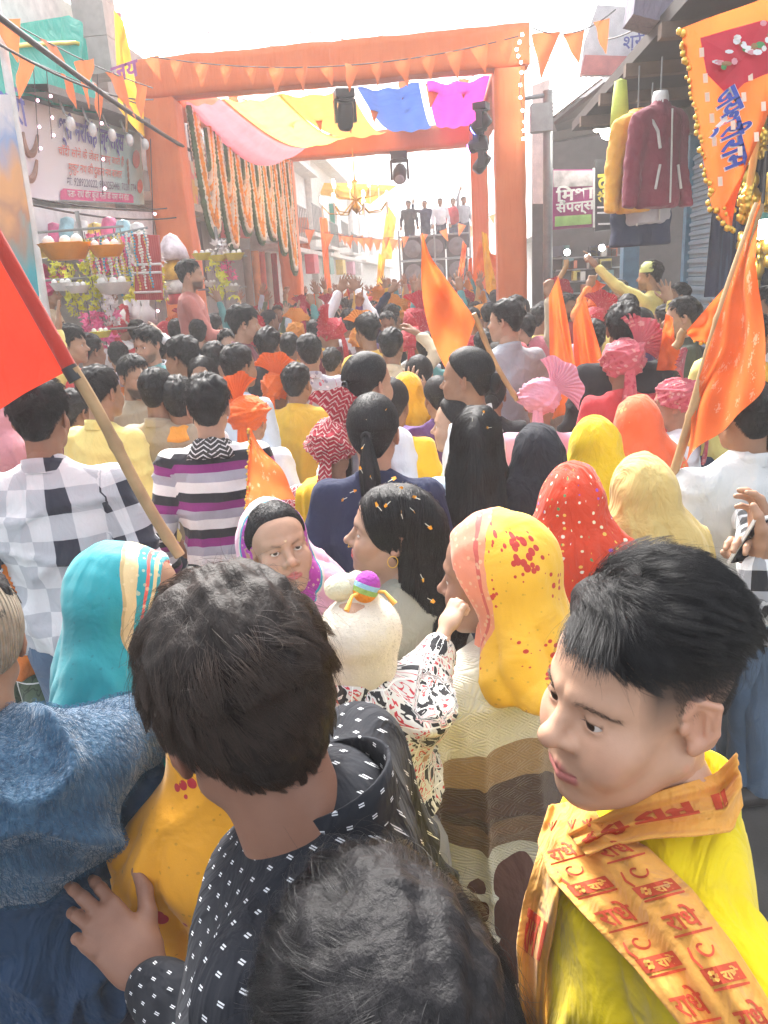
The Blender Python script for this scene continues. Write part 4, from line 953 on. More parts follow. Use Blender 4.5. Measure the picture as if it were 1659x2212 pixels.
U, W = br - bl, tl - bl
m = MB(); q = np.array([[bl + U * a + (tl - bl) * b * (1 - a) + (tr - br) * b * a for b in np.linspace(0, 1, 5)] for a in np.linspace(0, 1, 12)]) - bl
m.grid(q, 12, 5); m.grid((q + [-.06, 0, 0])[::-1], 12, 5); m.put('board', [t.m], sg)
TXB = plain('print_blue', (.10, .12, .42), .5); TXR = plain('print_red', (.72, .20, .16), .5); TXG = plain('print_grey', (.18, .18, .26), .5); TXW = plain('print_white', (.85, .84, .82), .5); PNK = plain('ribbon_pink', (.72, .10, .28), .5); BRN = plain('print_brown', (.35, .20, .15), .5)
def on(a, b, off=.012): return U * a + ((tl - bl) * (1 - a) + (tr - br) * a) * b + [off, 0, 0]
un, wn = nrm(U), nrm(W); sl = nrm(tr - tl)
text_on('श्री नरिसंह ज्वेलर्स', on(.27, .70), nrm(sl * .8 + un * .2), wn, .24, TXB, sg, 1.75, bold=.03)
text_on('चाँदी सोने के जेवर बनाए जाते हैं', on(.27, .50), nrm(sl * .5 + un * .5), wn, .10, TXR, sg, 1.75); text_on('मुकुट नथ की दुकान नथ बाजार', on(.34, .33), nrm(sl * .3 + un * .7), wn, .11, TXR, sg, 1.45)
text_on('मो. 9289220222, 9860253446, 70281774', on(.33, .175), un, wn, .10, TXG, sg, 1.95)
rib = [on(.29, .01), on(.88, .015), on(.88, .10), on(.86, .13), on(.31, .135), on(.29, .10)]; m = MB(); m.add([*rib], [[0, 1, 2, 3], [0, 3, 4, 5]]); m.put('pink_ribbon', [PNK], sg)
text_on('पता- राधे वीर कुंज गली के पास मेन रोड', on(.33, .045, .016), un, wn, .085, TXW, sg, 1.7)
def disc(a, b, r, mt, nm, p=sg, sq=1.): T = np.linspace(0, 2 * pi, 18)[:-1]; P = on(a, b) + np.cos(T)[:, None] * r * un + np.sin(T)[:, None] * r * sq * wn; m = MB(); m.add(np.vstack([P, P.mean(0)]), [[17, i, (i + 1) % 17] for i in range(17)]); m.put(nm, [mt], p)
for a, b in ((.10, .56), (.10, .30)):
    T = np.linspace(pi * 1.05, pi * 1.95, 14); P = on(a, b + .14) + np.cos(T)[:, None] * .14 * un + np.sin(T)[:, None] * .26 * wn; MB().tube(P, .03 * np.sin(np.linspace(.3, pi - .3, 14)) + .006, 5).put('printed_necklace', [BRN], sg)
disc(.93, .62, .13, TXR, 'printed_ornament'); disc(.955, .25, .10, TXR, 'printed_ornament')
for k in range(4): disc(.84, .30 + .085 * k, .035, BRN, 'printed_drop', sq=1.4)
cn = thing('shop_canopy', 'dark grey canopy slab along the top of the jewellery signboard', 'canopy', tl); P0, P1 = atx(35, 205, SX), atx(318, 292, SX); m = MB(); q = []
for a in np.linspace(0, 1, 14):
    c = P0 + (P1 - P0) * a + [0, 0, .03 * sin(a * 3)]; q.append([c + [-.5, 0, .06], c + [.32, 0, .0], c + [.32, 0, .07], c + [-.5, 0, .12]])
m.grid(np.array(q) - tl, 14, 4, True); m.put('slab', [plain('canopy_grey', (.20, .20, .20), .6)], cn)
for k in range(6):
    a = .12 + .15 * k; c = P0 + (P1 - P0) * a - tl; MB().tube([c + [.22, 0, 0], c + [.25, 0, -.12], c + [.28, .02, -.16]], .012, 6).put('lamp_bracket', [STEEL], cn); MB().ball(c + [.29, .02, -.22], (.05, .05, .07), 8, 6).put('bulb', [WHITEP], cn, True)
fa, fb = atx(48, 446, -3.8), atx(330, 458, -3.8); fc = atx(345, 500, -3.8)
fs = thing('white_fascia', 'plain white fascia board under the jewellery signboard', 'fascia', fa); m = MB(); h = .32
m.add(np.array([fa, fb, fb - [0, 0, h], fa - [0, 0, h], fa - [.9, 0, 0], fb - [.9, 0, 0], fb - [.9, 0, h], fa - [.9, 0, h]]) - fa, [[3, 2, 1, 0], [0, 1, 5, 4], [4, 5, 6, 7], [7, 6, 2, 3], [0, 4, 7, 3], [1, 2, 6, 5]]); m.put('board', [plain('fascia_white', (.78, .79, .80), .5)], fs)
# green tarpaulin
tp = thing('green_tarpaulin', 'bright green tarpaulin with a yellow seam hung above the jewellery signboard', 'tarpaulin', atx(20, 120, -4.05))
TARP = cloth('tarp_green', (.01, .42, .33), fold=.5, weave=.15, trans=.35, rough=.6, coord='obj'); nu, nv = 40, 20
top = [(-30, 62), (60, 48), (160, 32), (176, 85)]; bot = [(-30, 206), (60, 208), (150, 232), (216, 252)]
def pl(pts, f): k = np.linspace(0, 1, len(pts)); return np.interp(f, k, [p[0] for p in pts]), np.interp(f, k, [p[1] for p in pts])
V = []
for i in range(nu):
    f = i / (nu - 1); a = atx(*pl(top, f), -4.08); b = atx(*pl(bot, f), -3.9)
    for j in range(nv): w = j / (nv - 1); p = a + (b - a) * w; p[0] += .05 * sin(f * 26 + w * 3) * (f > .55) + .03 * sin(f * 9 + 5 * w); V.append(p)
V = np.array(V) - np.array(tp.location); MB().grid(V, nu, nv).put('sheet', [TARP], tp, True)
i0 = V.reshape(nu, nv, 3)[:28, 6] + [.03, 0, 0]; MB().tube(i0, .022, 5).put('yellow_seam', [plain('seam_yellow', (.7, .55, .08), .6)], tp, True)
# buildings of the left row
def facade(label, x, y0, y1, z0, z1, mt, wins=(), ledges=(), side=-1, dep=4., cat='building', frame_m=None, name='building'):
    g = thing(name, label, cat, (x + side * dep / 2, (y0 + y1) / 2, z0)); L = np.array(g.location)
    obj('wall', MB().box(np.array([x + side * dep / 2, (y0 + y1) / 2, (z0 + z1) / 2]) - L, (dep, y1 - y0, z1 - z0)).build('wall', [mt]), g)
    for (a, b, c, d) in wins:
        w = obj('window', MB().box(np.array([x - side * .03, (a + b) / 2, (c + d) / 2]) - L, (.10, b - a, d - c)).build('window', [frame_m or WHITEP]), g)
        obj('pane', MB().box(np.array([x - side * .07, (a + b) / 2, (c + d) / 2]) - L, (.06, b - a - .14, d - c - .14)).build('pane', [plain('dark_glass', (.08, .09, .10), .12)]), w)
    for z in ledges: obj('ledge', MB().box(np.array([x - side * .22, (y0 + y1) / 2, z]) - L, (.5, y1 - y0 - .02, .12)).build('ledge', [WALLP]), g)
    return g
facade('pink brick upper storey above the green tarpaulin', -4.7, 3.8, 7.0, 5.65, 7.6, BRICK, [(4.6, 5.6, 6.0, 7.2)], [5.8])
cc = thing('concrete_pier', 'grey concrete block pier right of the green tarpaulin', 'pier', aty(222, 150, 10.6)); LC = np.array(cc.location)
for k in range(3): obj('block', MB().box((0, 0, .95 - .42 * k), (.40, .4, .412)).build('block', [plain('pier_grey', (.42, .42, .40), .85)]), cc)
panel_late = True
facade('pale grey building behind the marigold garlands', -4.55, 11.4, 18.8, 0, 5.6, GREYB, [(12.4, 13.5, 3.9, 5.0), (14.6, 15.7, 3.9, 5.0)], [3.4])
facade('white building just beyond the left gate leg', -4.3, 18.9, 26, 0, 6.2, WALLW, [(20, 21.2, 3.4, 4.8), (22.5, 23.7, 3.4, 4.8)], [3.0, 5.4]); facade('cream building far down the left row', -4.1, 26.1, 36, 0, 7, WALLP, [(27.5, 29, 3.4, 5), (31, 32.5, 3.4, 5)], [3.0, 6.])
facade('farthest white building closing the left row', -3.9, 36.1, 60, 0, 6.5, WALLW, [(38, 40, 3.4, 5), (43, 45, 3.4, 5)], [3.0])
facade('white building beyond the right gate leg', 3.2, 19.5, 30, 0, 6.3, WALLW, [(21, 22.4, 3.4, 4.8), (25, 26.4, 3.4, 4.8)], [3.1], 1); facade('far cream building in the right row', 3.3, 30.1, 60, 0, 6.6, WALLP, [(32, 34, 3.4, 5)], [3.1], 1)
facade('white building closing the end of the street', -9, 66, 70, 0, 5, WALLW, (), [2.8], -1, 20).location.x += 14
aw = None
# things in the left bay behind the gate leg
def panel(label, name, cat, pts, mt, th=.04, part='panel', X=None, Y=None, parts=True):
    P = np.array([atx(*p, X) if X is not None else aty(*p, Y) for p in pts]); g = thing(name, label, cat, P.mean(0)); n = nrm(np.cross(P[1] - P[0], P[-1] - P[0])); k = len(P); Q = P - P.mean(0)
    V = np.vstack([Q, Q - n * th]); i = list(range(k)); m = MB(); T = [[0, j, j + 1] for j in range(1, k - 1)]; m.add(V, [[a, b, c] for a, b, c in T] + [[a + k, c + k, b + k] for a, b, c in T]); m.add(V, [[a, a + k, (a + 1) % k + k, (a + 1) % k] for a in i])
    obj(part, m.build(part, [mt]), g); return g, P
t = NT('poster_print'); pk = t.n('TexVoronoi', {'Vector': t.oc(), 'Scale': 4.}).outputs['Color']; t.B(Base_Color=t.ramp(t.sep(pk)[0], [(0, (.7, .12, .08)), (.35, (.75, .4, .05)), (.6, (.75, .2, .15)), (.85, (.6, .55, .4)), (1, (.2, .25, .5))], 'CONSTANT'), Roughness=.5); POSTER = t.m
panel('red cloth awning beside the yellow pointed flag', 'red_awning', 'awning', [(225, 150), (262, 170), (262, 28), (228, 22)], cloth('awning_red', (.55, .05, .10), coord='obj'), X=-4.45)
panel('red and yellow printed poster behind the left gate leg', 'wall_poster', 'poster', [(368, 335), (420, 352), (425, 470), (380, 468)], POSTER, X=-4.35)
panel('dark sheet for the shaded doorway behind the left gate leg', 'doorway_shade', 'curtain', [(376, 468), (428, 480), (448, 640), (385, 640)], plain('doorway_dark', (.06, .045, .055), .85), X=-4.3)  # dark-coloured sheet in place of the shade inside the open doorway
panel('red metal shop panel below the garlands', 'shop_board', 'board', [(464, 436), (528, 440), (536, 515), (470, 514)], REDP, X=-4.3)
panel('tall red shop board behind the longest garlands', 'shop_board', 'board', [(462, 385), (482, 388), (486, 436), (466, 436)], REDP, X=-4.3)
for k, (px, c) in enumerate(((553, (.7, .25, .08)), (566, (.62, .10, .06)), (579, (.45, .42, .36)), (592, (.55, .04, .06)), (534, (.25, .18, .14)))):
    p = atx(px, 600, -4.0); o = thing('fabric_roll', ['orange spotted', 'red', 'pale grey', 'crimson', 'brown'][k] + ' fabric roll standing by the left back gate leg', 'fabric roll', p, group='fabric rolls standing by the shop')
    MB().tube([(0, 0, -.8), (.03, .02, .55)], .085, 12).put('roll', [plain('roll%d' % k, c, .8)], o, True)
# ------------------------------------------------------------------ far left banner and pole
bn, P = panel('tall colourful printed banner on a white frame at the far left', 'tall_banner', 'banner', [(-60, 205), (22, 205), (75, 640), (-60, 700)], plain('b0', (.6, .62, .66), .5), X=-3.35, part='sheet')
t = NT('banner_print'); co = t.oc(); z = t.sep(co)[2]; nz = t.noise(co, 1.6, 3, dist=1.); t.B(Base_Color=t.ramp(t.math('ADD', t.math('MULTIPLY', z, .42), t.math('ADD', t.math('MULTIPLY', nz, .55), .17)), [(0, (.05, .25, .45)), (.22, (.05, .5, .6)), (.38, (.45, .25, .15)), (.5, (.72, .40, .16)), (.62, (.25, .4, .66)), (.74, (.72, .74, .78)), (1, (.75, .75, .8))]), Roughness=.45)
bn.children[0].data.materials[0] = t.m; a, b = P[1] - P.mean(0), P[2] - P.mean(0); MB().tube([a + [.03, 0, .9], b + [.03, 0, -1.6]], .035, 8).put('pole', [WHITEP], bn, True)
text_on('श्री', atx(2, 252, -3.33) - P.mean(0), (0, 1, 0), (0, 0, 1), .22, TXB, bn, bold=.02); text_on('वृन्दावन धाम', atx(-40, 315, -3.33) - P.mean(0), (0, 1, 0), (0, 0, 1), .06, TXB, bn)
# ------------------------------------------------------------------ right side
RY = 12.4
def rp(px, py, Y=RY): return aty(px, py, Y)
rs = thing('corner_shop', 'dark open shop at the right with a sloping tin roof and lit bulbs', 'shop', rp(1300, 500)); LR = np.array(rs.location)
def rput(nm, pts, mt, th=.1):
    P = np.array([rp(*p[:2], p[2] if len(p) > 2 else RY) for p in pts]); n = nrm(np.cross(P[1] - P[0], P[-1] - P[0])); k = len(P); V = np.vstack([P, P - n * th]) - LR; m = MB(); T = [[0, j, j + 1] for j in range(1, k - 1)]
    m.add(V, T + [[a + k, c + k, b + k] for a, b, c in T]); m.add(V, [[a, a + k, (a + 1) % k + k, (a + 1) % k] for a in range(k)]); return obj(nm, m.build(nm, [mt]), rs)
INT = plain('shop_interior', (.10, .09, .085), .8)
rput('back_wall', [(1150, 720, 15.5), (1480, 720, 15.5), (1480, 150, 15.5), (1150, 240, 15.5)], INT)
TIN = NT('tin_sheet'); xx = TIN.sep(TIN.oc()); wv = TIN.math('SINE', TIN.math('MULTIPLY', TIN.math('ADD', xx[0], xx[1]), 60.)); TIN.B(Base_Color=TIN.ramp(TIN.noise(TIN.oc(), 3., 5), [(.3, (.50, .50, .50)), (.7, (.66, .66, .65))]), Roughness=.5, Metallic=.2); TIN.bump(wv, .6, .02); TIN = TIN.m
rput('tin_roof', [(1192, 258, 12.6), (1196, 168, 13.6), (1330, 130, 12.2), (1302, 172, 11.2)], TIN, .03)
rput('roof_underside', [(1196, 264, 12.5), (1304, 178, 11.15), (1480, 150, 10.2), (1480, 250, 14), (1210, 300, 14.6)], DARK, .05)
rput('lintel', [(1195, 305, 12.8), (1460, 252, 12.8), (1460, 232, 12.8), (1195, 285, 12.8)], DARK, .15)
rput('shop_sign', [(1285, 500), (1360, 492), (1360, 345), (1285, 345)], plain('sign_black', (.02, .022, .025), .4), .05)
o1 = rp(1290, 412) - LR; text_on('दुकान', o1 + [0, -.02, 0], (1, 0, 0), (0, 0, 1), .26, plain('print_yellow', (.75, .62, .05), .5), rs, .55, off=.0, bold=.03)
text_on('र की कपड़े', rp(1290, 437) - LR + [0, -.02, 0], (1, 0, 0), (0, 0, 1), .13, plain('print_yellow', (.75, .62, .05), .5), rs, .55, off=0, bold=.02)
for px0, px1, py in ((1290, 1338, 450), (1290, 1318, 462), (1292, 1326, 486)): rput('small_print', [(px0, py, RY - .03), (px1, py - 1, RY - .03), (px1, py - 5, RY - .03), (px0, py - 4, RY - .03)], TXW, .004)
for (px, py, r) in ((1312, 232, .11), (1298, 240, .07), (1290, 276, .07), (1313, 284, .13), (1322, 238, .05), (1300, 256, .04), (1225, 545, .05), (1300, 535, .05), (1330, 250, .04), (1270, 555, .05)):
    MB().ball(rp(px, py, 13.4 if py > 500 else 11.7) - LR, r * (1 if py > 500 else .8), 12, 8).put('bulb', [LAMP], rs, True)
for k in range(5): rput('shelf', [(1200 + 2 * k, 560 + 26 * k, 15.2), (1345, 552 + 26 * k, 15.2), (1345, 549 + 26 * k, 15.2), (1200, 557 + 26 * k, 15.2)], plain('shelf_steel', (.4, .42, .42), .5), .3)
r9 = np.random.default_rng(9)
for k in range(26):
    px = r9.uniform(1205, 1335); py = 552 + 26 * (k % 4) + 2; hh = r9.uniform(.1, .2); p = rp(px, py, 15.0); p[2] += hh / 2
    c = [(.7, .68, .6), (.6, .5, .1), (.15, .3, .3), (.6, .2, .1), (.1, .1, .12)][k % 5]; m = MB().box((0, 0, 0), (r9.uniform(.1, .22), .2, hh)); o = tag(m.put('goods_box', [plain('gb%d' % (k % 5), c, .6)]), ['pale', 'mustard', 'teal', 'rust', 'black'][k % 5] + ' packed box on the ' + ['top', 'second', 'third', 'lowest'][k % 4] + ' steel shelf ' + ('at the left end' if px < 1248 else 'in the middle' if px < 1292 else 'at the right end') + ' of the right shop', 'box', 'boxes on the shelves of the right shop'); o.location = p
mb_, P = panel('white framed magenta and green advertising board at the right', 'advert_board', 'signboard', [(1190, 497), (1282, 490), (1282, 366), (1192, 366)], plain('board_mag', (.42, .05, .22), .5), Y=12.2); pc_ = P.mean(0)
def bl_(px, py): return aty(px, py, 12.2) - pc_ + [0, -.03, 0]
def quad(nm, pts, mt, p, off=0): Q = np.array([bl_(*q) for q in pts]) + [0, off, 0]; MB().add(Q, [[0, 1, 2, 3]]).put(nm, [mt], p)
quad('photo_strip', [(1195, 405), (1279, 402), (1279, 369), (1195, 369)], plain('photo_grey', (.5, .47, .46), .5, var=.4), mb_); quad('green_label', [(1198, 490), (1277, 484), (1277, 463), (1198, 468)], plain('label_green', (.35, .62, .18), .5), mb_)
for q in ([(1186, 499), (1192, 499), (1194, 364), (1188, 364)], [(1279, 492), (1284, 492), (1284, 364), (1279, 364)]): quad('frame_strip', q, WHITEP, mb_, -.02)
text_on('िमशा', bl_(1200, 436) + [0, -.01, 0], (1, 0, .03), (0, 0, 1), .17, TXW, mb_, .56, off=0, bold=.03); text_on('सैंपल्स', bl_(1200, 460) + [0, -.01, 0], (1, 0, .03), (0, 0, 1), .14, TXW, mb_, .56, off=0, bold=.03)
p = rp(1183, 620, 11.9); q = rp(1195, 195, 11.9); po = thing('lamp_pole', 'grey steel street pole in front of the advertising board', 'pole', (p[0], p[1], 0)); MB().tube([(0, 0, 0), (0, 0, q[2])], .07, 12).put('shaft', [STEEL], po, True); MB().box((-.1, -.05, q[2] - .35), (.3, .2, .35)).put('junction_box', [STEEL], po); MB().tube([(0, 0, q[2] - .05), (-.4, -.1, q[2] - .1), (-.6, -.1, q[2] - .15)], .03, 6).put('bracket', [STEEL], po)
panel('long pale vertical banner beside the right gate leg', 'vertical_banner', 'banner', [(1151, 440), (1182, 440), (1187, 170), (1150, 185)], plain('banner_pale', (.8, .66, .6), .5), Y=15.)
bn2, P = panel('white banner with red lower edge above the right shop', 'roof_banner', 'banner', [(1252, 164), (1412, 166), (1432, 78), (1432, 20), (1290, 10), (1262, 90)], plain('banner_white', (.82, .82, .84), .5), Y=9.6); c2 = P.mean(0)
Q = np.array([aty(*q, 9.58) for q in ((1253, 163), (1411, 165), (1420, 125), (1262, 120))]) - c2 + [0, -.03, 0]; MB().add(Q, [[0, 1, 2, 3]]).put('red_print', [plain('print_pale_red', (.75, .30, .28), .5)], bn2)
text_on('श्री कृष्ण', aty(1345, 108, 9.5) - c2 + [0, -.02, 0], (1, 0, .04), (0, 0, 1), .14, TXB, bn2, off=0)
MB().tube([aty(1412, 168, 9.6) - c2, aty(1436, 75, 9.6) - c2], .025, 6).put('frame_bar', [STEEL], bn2)
# doorway, pillar, shutter
for nm, lab, px, Y, c in (('blue_pillar', 'bright blue painted doorway pillar left of the rolling shutter', 1357, 10.6, BLUEP),):
    p = rp(px, 640, Y); g = thing(nm, lab, 'pillar', (p[0], p[1], 0)); MB().box((0, 0, 1.55), (.2, .2, 3.1)).put('shaft', [c], g); MB().box((0, 0, 3.05), (.26, .26, .12)).put('capital', [c], g)
sx = 2.55; ya, yb = atx(1562, 550, sx)[1], atx(1492, 550, sx)[1]; sh = thing('rolling_shutter', 'half open steel blue rolling shutter of ribbed slats', 'shutter', (sx, (ya + yb) / 2, 0))
t = NT('shutter_paint'); t.B(Base_Color=t.ramp(t.noise(t.oc(), 4., 5), [(.3, (.17, .26, .34)), (.7, (.24, .34, .42))]), Roughness=.5); SLATM = MB().box((0, 0, 0), (.03, yb - ya, .082)).box((-.02, 0, .012), (.02, yb - ya, .03)).build('slat', [t.m])
for k in range(34): obj('slat', SLATM, sh, (0, 0, .06 + .088 * k))
for y in (-(yb - ya) / 2 - .06, (yb - ya) / 2 + .06): MB().box((.01, y, 1.6), (.14, .1, 3.2)).put('guide_rail', [BLUEP], sh)
rb = thing('right_building', 'shop building at the right edge with deep eaves over dark shop fronts', 'building', (4.2, 7, 0)); LB = np.array(rb.location)
def rbx(nm, c, d, mt): obj(nm, MB().box(np.array(c) - LB, d).build(nm, [mt]), rb)
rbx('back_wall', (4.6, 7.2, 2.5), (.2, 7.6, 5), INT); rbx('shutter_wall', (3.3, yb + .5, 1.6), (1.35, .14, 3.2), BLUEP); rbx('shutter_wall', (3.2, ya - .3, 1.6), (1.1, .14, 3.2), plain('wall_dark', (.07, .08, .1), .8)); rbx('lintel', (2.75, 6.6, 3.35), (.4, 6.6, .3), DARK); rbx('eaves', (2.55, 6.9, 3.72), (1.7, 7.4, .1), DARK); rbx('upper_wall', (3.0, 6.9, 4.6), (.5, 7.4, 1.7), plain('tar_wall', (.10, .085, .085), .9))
for k in range(6): rbx('rafter', (2.3, 4.2 + 1.1 * k, 3.62), (1.3, .1, .1), plain('rafter_wood', (.16, .11, .08), .8))
for k in range(5): rbx('shelf', (4.2, 9.9, .6 + .5 * k), (.5, 2.0, .04), plain('shelf_wood', (.3, .2, .12), .7))
for k in range(18):
    p = np.array([4.0, 9.2 + .17 * (k % 9), .72 + .5 * (k // 9) + .5]); c = [(.7, .6, .4), (.55, .12, .08), (.1, .35, .25), (.7, .35, .1)][k % 4]; o = tag(MB().box((0, 0, 0), (.25, .14, .22)).put('folded_goods', [plain('fg%d' % (k % 4), c, .7)]), ['cream', 'crimson', 'green', 'orange'][k % 4] + ' folded goods on the ' + ['lower', 'upper'][k // 9] + ' shelf behind the shutter', 'goods', 'folded goods behind the shutter'); o.location = p
tb_, _ = panel('bundled grey purple cloth on the eaves at the top', 'cloth_bundle', 'cloth', [(1368, 30), (1420, 44), (1478, 40), (1480, -60), (1380, -60)], cloth('bundle', (.22, .20, .26), fold=.9, coord='obj'), .35, Y=6.6, part='folds')
# gold ornaments in the right hand shop
orn = MB().ball((0, 0, 0), (.035, .02, .05), 8, 6).ball((0, 0, -.07), (.02, .015, .03), 6, 5).build('ornament', [GOLD], True)
for k in range(44):
    px = r9.uniform(1592, 1700); py = r9.uniform(250, 600); o = tag(obj('gold_ornament', orn), 'small gold ornament hanging ' + ('high' if py < 365 else 'midway' if py < 480 else 'low') + ' in the right edge shop ' + ('by the tinsel pole' if px < 1625 else 'by the white lamp'), 'ornament', 'gold ornaments hanging in the right shop'); o.location = aty(px, py, r9.uniform(6.0, 6.6)); o.scale = (r9.uniform(.8, 1.8),) * 3
for px, c in ((1575, (.02, .025, .06)), (1600, (.03, .05, .10)), (1625, (.02, .02, .05)), (1652, (.05, .05, .07))):
    p0, p1 = aty(px, 300, 6.7), aty(px - 12, 640, 6.7); g = thing('hanging_garment', 'dark %s garment hanging in the shop at the right edge' % ['navy', 'blue', 'black', 'grey'][[1575, 1600, 1625, 1652].index(px)], 'garment', p0, group='dark garments hanging at the right edge'); u = np.linspace(0, 1, 12)[:, None]; w = np.linspace(-1, 1, 11)[None]
    V = np.stack([w * .13 * (.6 + .5 * u) + (p1 - p0)[0] * u, .03 * np.cos(w * 9 + 2 * u), (p1 - p0)[2] * u + 0 * w], -1); MB().grid(V, 12, 11).grid(V + [0, .03, 0], 12, 11).put('cloth', [cloth('garm%d' % px, c, coord='obj')], g, True)
lp = aty(1643, 492, 5.9); g = thing('shop_lamp', 'glaring white shop lamp at the right edge behind the flag tip', 'lamp', lp); MB().ball((0, 0, 0), (.085, .085, .08), 14, 9).put('bulb', [LAMP], g, True); MB().tube([(0, 0, .07), (0, 0, .5)], .012, 6).put('flex', [WIRE], g); MB().lathe([(.03, .1), (.1, .07), (.11, .05)], 12).put('shade', [plain('shade_green', (.1, .3, .25), .5)], g, True)
# cables
def cable(label, a, b, sag, r=.015): P = np.linspace(0, 1, 24)[:, None]; Q = a + (b - a) * P; Q[:, 2] -= 4 * sag * (P * (1 - P))[:, 0]; o = MB().tube(Q - a, r, 6).put('power_cable', [WIRE], None, True); o.location = a; return tag(o, label, 'cable', 'cables over the street')
cable('thick twisted power cable crossing the green tarpaulin to the gate', aty(-30, 15, 5.0), aty(420, 330, 11.5), .05, .022); cable('thin cable across the jewellery signboard', aty(-20, 85, 5.2), aty(330, 215, 9.5), .1, .009); cable('thin cable under the signboard', aty(0, 425, 6.2), aty(380, 470, 10.2), .08, .01); cable('thin cable across the white fascia', aty(-10, 412, 6.0), aty(360, 450, 9.8), .06, .008)
for k, (a, b, sg_) in enumerate((((380, -30, 12), (1180, 95, 12.5), .35), ((420, 60, 19.5), (1120, -40, 13), .6), ((560, -20, 24), (1190, 130, 12), .8), ((250, -40, 9), (640, 60, 26), .5), ((1200, 40, 12), (1480, -20, 7), .3), ((300, 30, 12), (560, 150, 26), .25))): cable(['sagging', 'second', 'third', 'fourth', 'fifth', 'sixth'][k] + ' thin overhead wire crossing the white sky', aty(*a), aty(*b), sg_, .008)
for k in range(5):
    a_ = thing('balcony', ['first', 'second', 'third', 'fourth', 'fifth'][k] + ' railed balcony down the left row of houses', 'balcony', (-3.9, 20.5 + 3.2 * k, 3.2 + .25 * (k % 2)), group='balconies down the left row'); MB().box((0, 0, 0), (.7, 2.2, .1)).put('slab', [WALLP], a_)
    for y_ in np.linspace(-1.0, 1.0, 9): MB().tube([(.32, y_, 0), (.32, y_, .8)], .015, 5).put('baluster', [STEEL], a_)
    MB().tube([(.32, -1.05, .8), (.32, 1.05, .8)], .022, 6).put('handrail', [STEEL], a_)
    bx_ = tag(MB().box((0, 0, 0), (.25, .8, .5)).put('shop_signboard', [plain('sb%d' % k, [(.6, .1, .15), (.2, .4, .35), (.7, .5, .1), (.65, .3, .4), (.75, .72, .7)][k], .5)]), ['red', 'green', 'amber', 'pink', 'white'][k] + ' small projecting sign down the left row', 'signboard', 'projecting signs down the left row'); bx_.location = (-3.55, 21.6 + 3.1 * k, 2.6)
for k, (px, a, b) in enumerate(((72, 140, 330), (100, 145, 300), (210, 160, 420), (325, 300, 690))):
    A, Bq = aty(px, a, 7.0), aty(px + 12, b, 7.0); g = thing('fairy_light_string', ['short pink', 'second pink', 'long pink', 'thin'][k] + ' fairy light string hanging on the left', 'fairy lights', A, group='strings of fairy lights'); MB().tube([A * 0, Bq - A], .004, 4).put('flex', [WIRE], g)
    for f in (.4, .7, .95): MB().ball((Bq - A) * f + [.02, 0, 0], .012, 6, 5).put('led', [PINKLED], g)
g = thing('fairy_light_string', 'white fairy light string dangling down the right gate leg', 'fairy lights', aty(1128, 75, 10.2), group='strings of fairy lights'); A = np.array(g.location)
P = np.array([aty(*q, 10.2) for q in ((1128, 75), (1115, 110), (1128, 140), (1122, 200), (1133, 260), (1130, 300))]) - A; MB().tube(P, .004, 4).put('flex', [WIRE], g)
for f in np.linspace(0, 1, 12): MB().ball([np.interp(f, np.linspace(0, 1, 6), P[:, i]) for i in range(3)], .018, 6, 5).put('led', [LAMP], g)
# ------------------------------------------------------------------ flags on poles
def bamboo(a, b, r=.014, seed=0):
    a, b = np.asarray(a, float), np.asarray(b, float); L = np.linalg.norm(b - a); n = int(L / .02) + 2; u = np.linspace(0, 1, n); P = a + (b - a) * u[:, None]; q = (u * L + seed * .1) % .31
    P = P + np.random.default_rng(seed).normal(size=(1, 3)) * 0 + (np.sin(u * 5 + seed) * .008)[:, None] * np.array([1, 0, .3])
    return MB().tube(P, r * (1 + .22 * np.exp(-((q - .02) / .012) ** 2)), 10)
def patch(c, nu=34, nv=26, amp=.05, freq=2.2, seed=0, curl=None):
    """cloth between four world corners: hoist top, hoist bottom, fly bottom, fly top; folds run from the hoist"""
    A, B_, C, D = [np.asarray(p, float) for p in c]; u = np.linspace(0, 1, nu)[:, None, None]; w = np.linspace(0, 1, nv)[None, :, None]
    P = (A * (1 - w) + B_ * w) * (1 - u) + (D * (1 - w) + C * w) * u
    n = nrm(np.cross(C - A, B_ - D)); r = np.random.default_rng(seed); ph = r.uniform(0, 6, 3)
    f = np.sin(w * 6.28 * freq * .5 + u * 2.5 + ph[0]) + .5 * np.sin(w * 6.28 * freq + ph[1] - u * 4) + .35 * np.sin(u * 9 + w * 5 + ph[2])
    return P + n * f * amp * np.minimum(1, u * 3.5)
